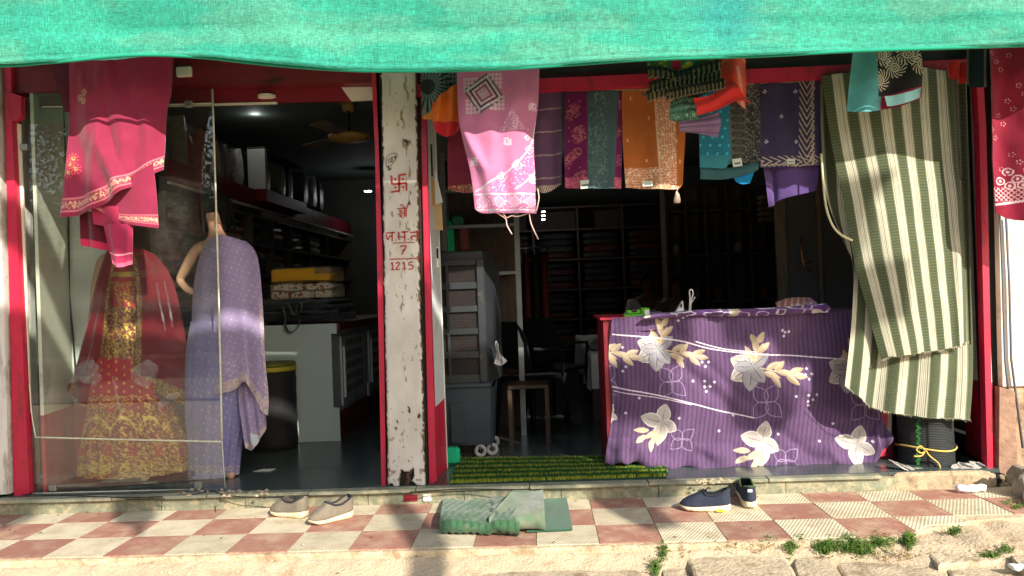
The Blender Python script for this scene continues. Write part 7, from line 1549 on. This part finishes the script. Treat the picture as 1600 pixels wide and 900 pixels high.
def tree(x, y, h_, r, label, seed):
    rr_ = random.Random(seed); t = thing('tree', label, 'tree', (x, y, -.1)); bk = bpy.data.materials.get('bark') or mat('bark', (92, 74, 58), .95, .3, 12, .6, 30); lv_ = bpy.data.materials.get('tree_leaf') or mat('tree_leaf', (58, 84, 38), .6, .3, 3)
    mb = MB(); mb.tube([(x, y, -.15), (x+.1, y, h_*.3), (x-.05, y+.1, h_*.6), (x, y, h_*.85)], [.20, .16, .11, .04], 10); tips = []
    for k in range(11):
        a = rr_.uniform(0, 6.28); z0 = h_*rr_.uniform(.4, .7); l_ = r*rr_.uniform(.6, 1); e = (x+l_*math.cos(a), y+l_*math.sin(a), z0+l_*rr_.uniform(.2, .9)); mb.tube([(x, y, z0), ((x+e[0])/2, (y+e[1])/2, (z0+e[2])/2+.1), e], [.07, .04, .012], 6); tips += [e, ((x+e[0])/2, (y+e[1])/2, (z0+e[2])/2+.1)]
    mb.out('trunk', bk, t, True); N_ = 9000; rs_ = np.random.RandomState(seed); tp_ = np.array(tips)[rs_.randint(0, len(tips), N_)]; P = tp_+rs_.randn(N_, 3)*np.array([.45, .45, .38]); a = rs_.randn(N_, 3); a /= np.linalg.norm(a, axis=1)[:, None]; b = np.cross(a, rs_.randn(N_, 3)); b /= np.linalg.norm(b, axis=1)[:, None]; s_ = .06
    V = np.stack([P-a*s_, P+b*s_*.5, P+a*s_, P-b*s_*.5], 1).reshape(-1, 3); build('crown', V, np.arange(N_*4).reshape(-1, 4), lv_, t, False)
tree(-6.4, -11.9, 5.4, 1.5, 'leafy tree across the road behind the photographer', 4)
tree(-9.6, -11.7, 5.8, 1.9, 'second leafy tree further along the road behind the photographer', 5)
# added unseen cutouts over the road, shaped to cast shade on the shop front
YS = -5.0
def back(px, py, y0=.3, YS=YS):
    p = Gp(px, py, 0) if y0 is None else Wp(px, py, y0); s = (p[1]-YS)/SUN[1]; return (p[0]-SUN[0]*s, p[2]-SUN[2]*s)
lm = cloth_mat('shade_caster_cotton', .9, .1, .2, .12, 300, .05)
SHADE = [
 ('added shade caster over the road, lowest and longest', [(-400, 486), (60, 484), (200, 482), (400, 476), (560, 468), (592, 466), (598, 436), (674, 432), (680, 449), (800, 424), (870, 412), (950, 440), (1000, 470), (1003, 560), (1000, 690), (1012, 715), (1040, 742), (1046, 772), (1010, 775), (700, 783), (400, 790), (0, 800), (-400, 806)]),
 ('wide added shade caster for the left bay', [(302, 288), (655, 288), (660, 432), (560, 444), (400, 452), (200, 458), (204, 425), (302, 418)]),
 ('added shade caster for the right bay', [(902, 290), (1380, 286), (1345, 330), (1335, 420), (1340, 436), (1240, 440), (1100, 446), (1000, 442), (940, 410), (870, 388), (760, 404), (668, 428), (668, 404), (790, 392), (896, 388)]),
 ('added shade caster for the left end', [(-400, 380), (10, 384), (80, 424), (130, 452), (198, 458), (196, 420), (120, 330), (30, 310), (-400, 300)]),
 ('small added shade caster for the purple counter', [(1030, 480), (1082, 478), (1084, 530), (1062, 574), (1036, 560), (1040, 520)]),
 ('second small added shade caster for the purple counter', [(1124, 470), (1204, 470), (1204, 524), (1178, 546), (1138, 536)]),
 ('round edged added shade caster for the purple counter', [(1146, 582), (1190, 570), (1230, 592), (1246, 640), (1230, 668), (1190, 680), (1150, 670), (1138, 630)]),
 ('ragged added shade caster for the purple counter', [(1206, 470), (1330, 470), (1330, 560), (1300, 556), (1262, 566), (1222, 556), (1200, 524)]),
 ('long narrow added shade caster for the purple counter', [(960, 560), (1010, 552), (1056, 590), (1066, 640), (1050, 676), (1000, 660), (960, 640)]),
 ('small added shade caster for the left tiles', [(170, 780), (246, 780), (244, 808), (226, 822), (222, 836), (212, 838), (206, 824), (176, 815)]),
 ('small added shade caster for the far left tiles', [(-10, 780), (58, 780), (60, 805), (42, 815), (16, 822), (4, 830), (-10, 820)]),
 ('narrow added shade caster for the middle tiles', [(600, 786), (636, 786), (690, 836), (716, 880), (728, 920), (668, 920), (650, 872), (622, 826)]),
 ('pointed added shade caster for the tiles by the navy shoes', [(905, 770), (1060, 770), (1056, 784), (1030, 796), (1068, 822), (1016, 830), (960, 804)]),
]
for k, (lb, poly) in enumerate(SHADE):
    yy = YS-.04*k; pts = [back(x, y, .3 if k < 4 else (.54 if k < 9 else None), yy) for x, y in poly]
    o = MB().prism(pts, 'y', yy, yy+.01).out('shade_caster', lm); ca_ = o.data.color_attributes.new('Col', 'FLOAT_COLOR', 'POINT'); ca_.data.foreach_set('color', np.tile([.62, .6, .56, 0], len(o.data.vertices)).astype(np.float32)); tag(o, lb+', behind the photographer', 'cloth', 'added shade casters over the road')
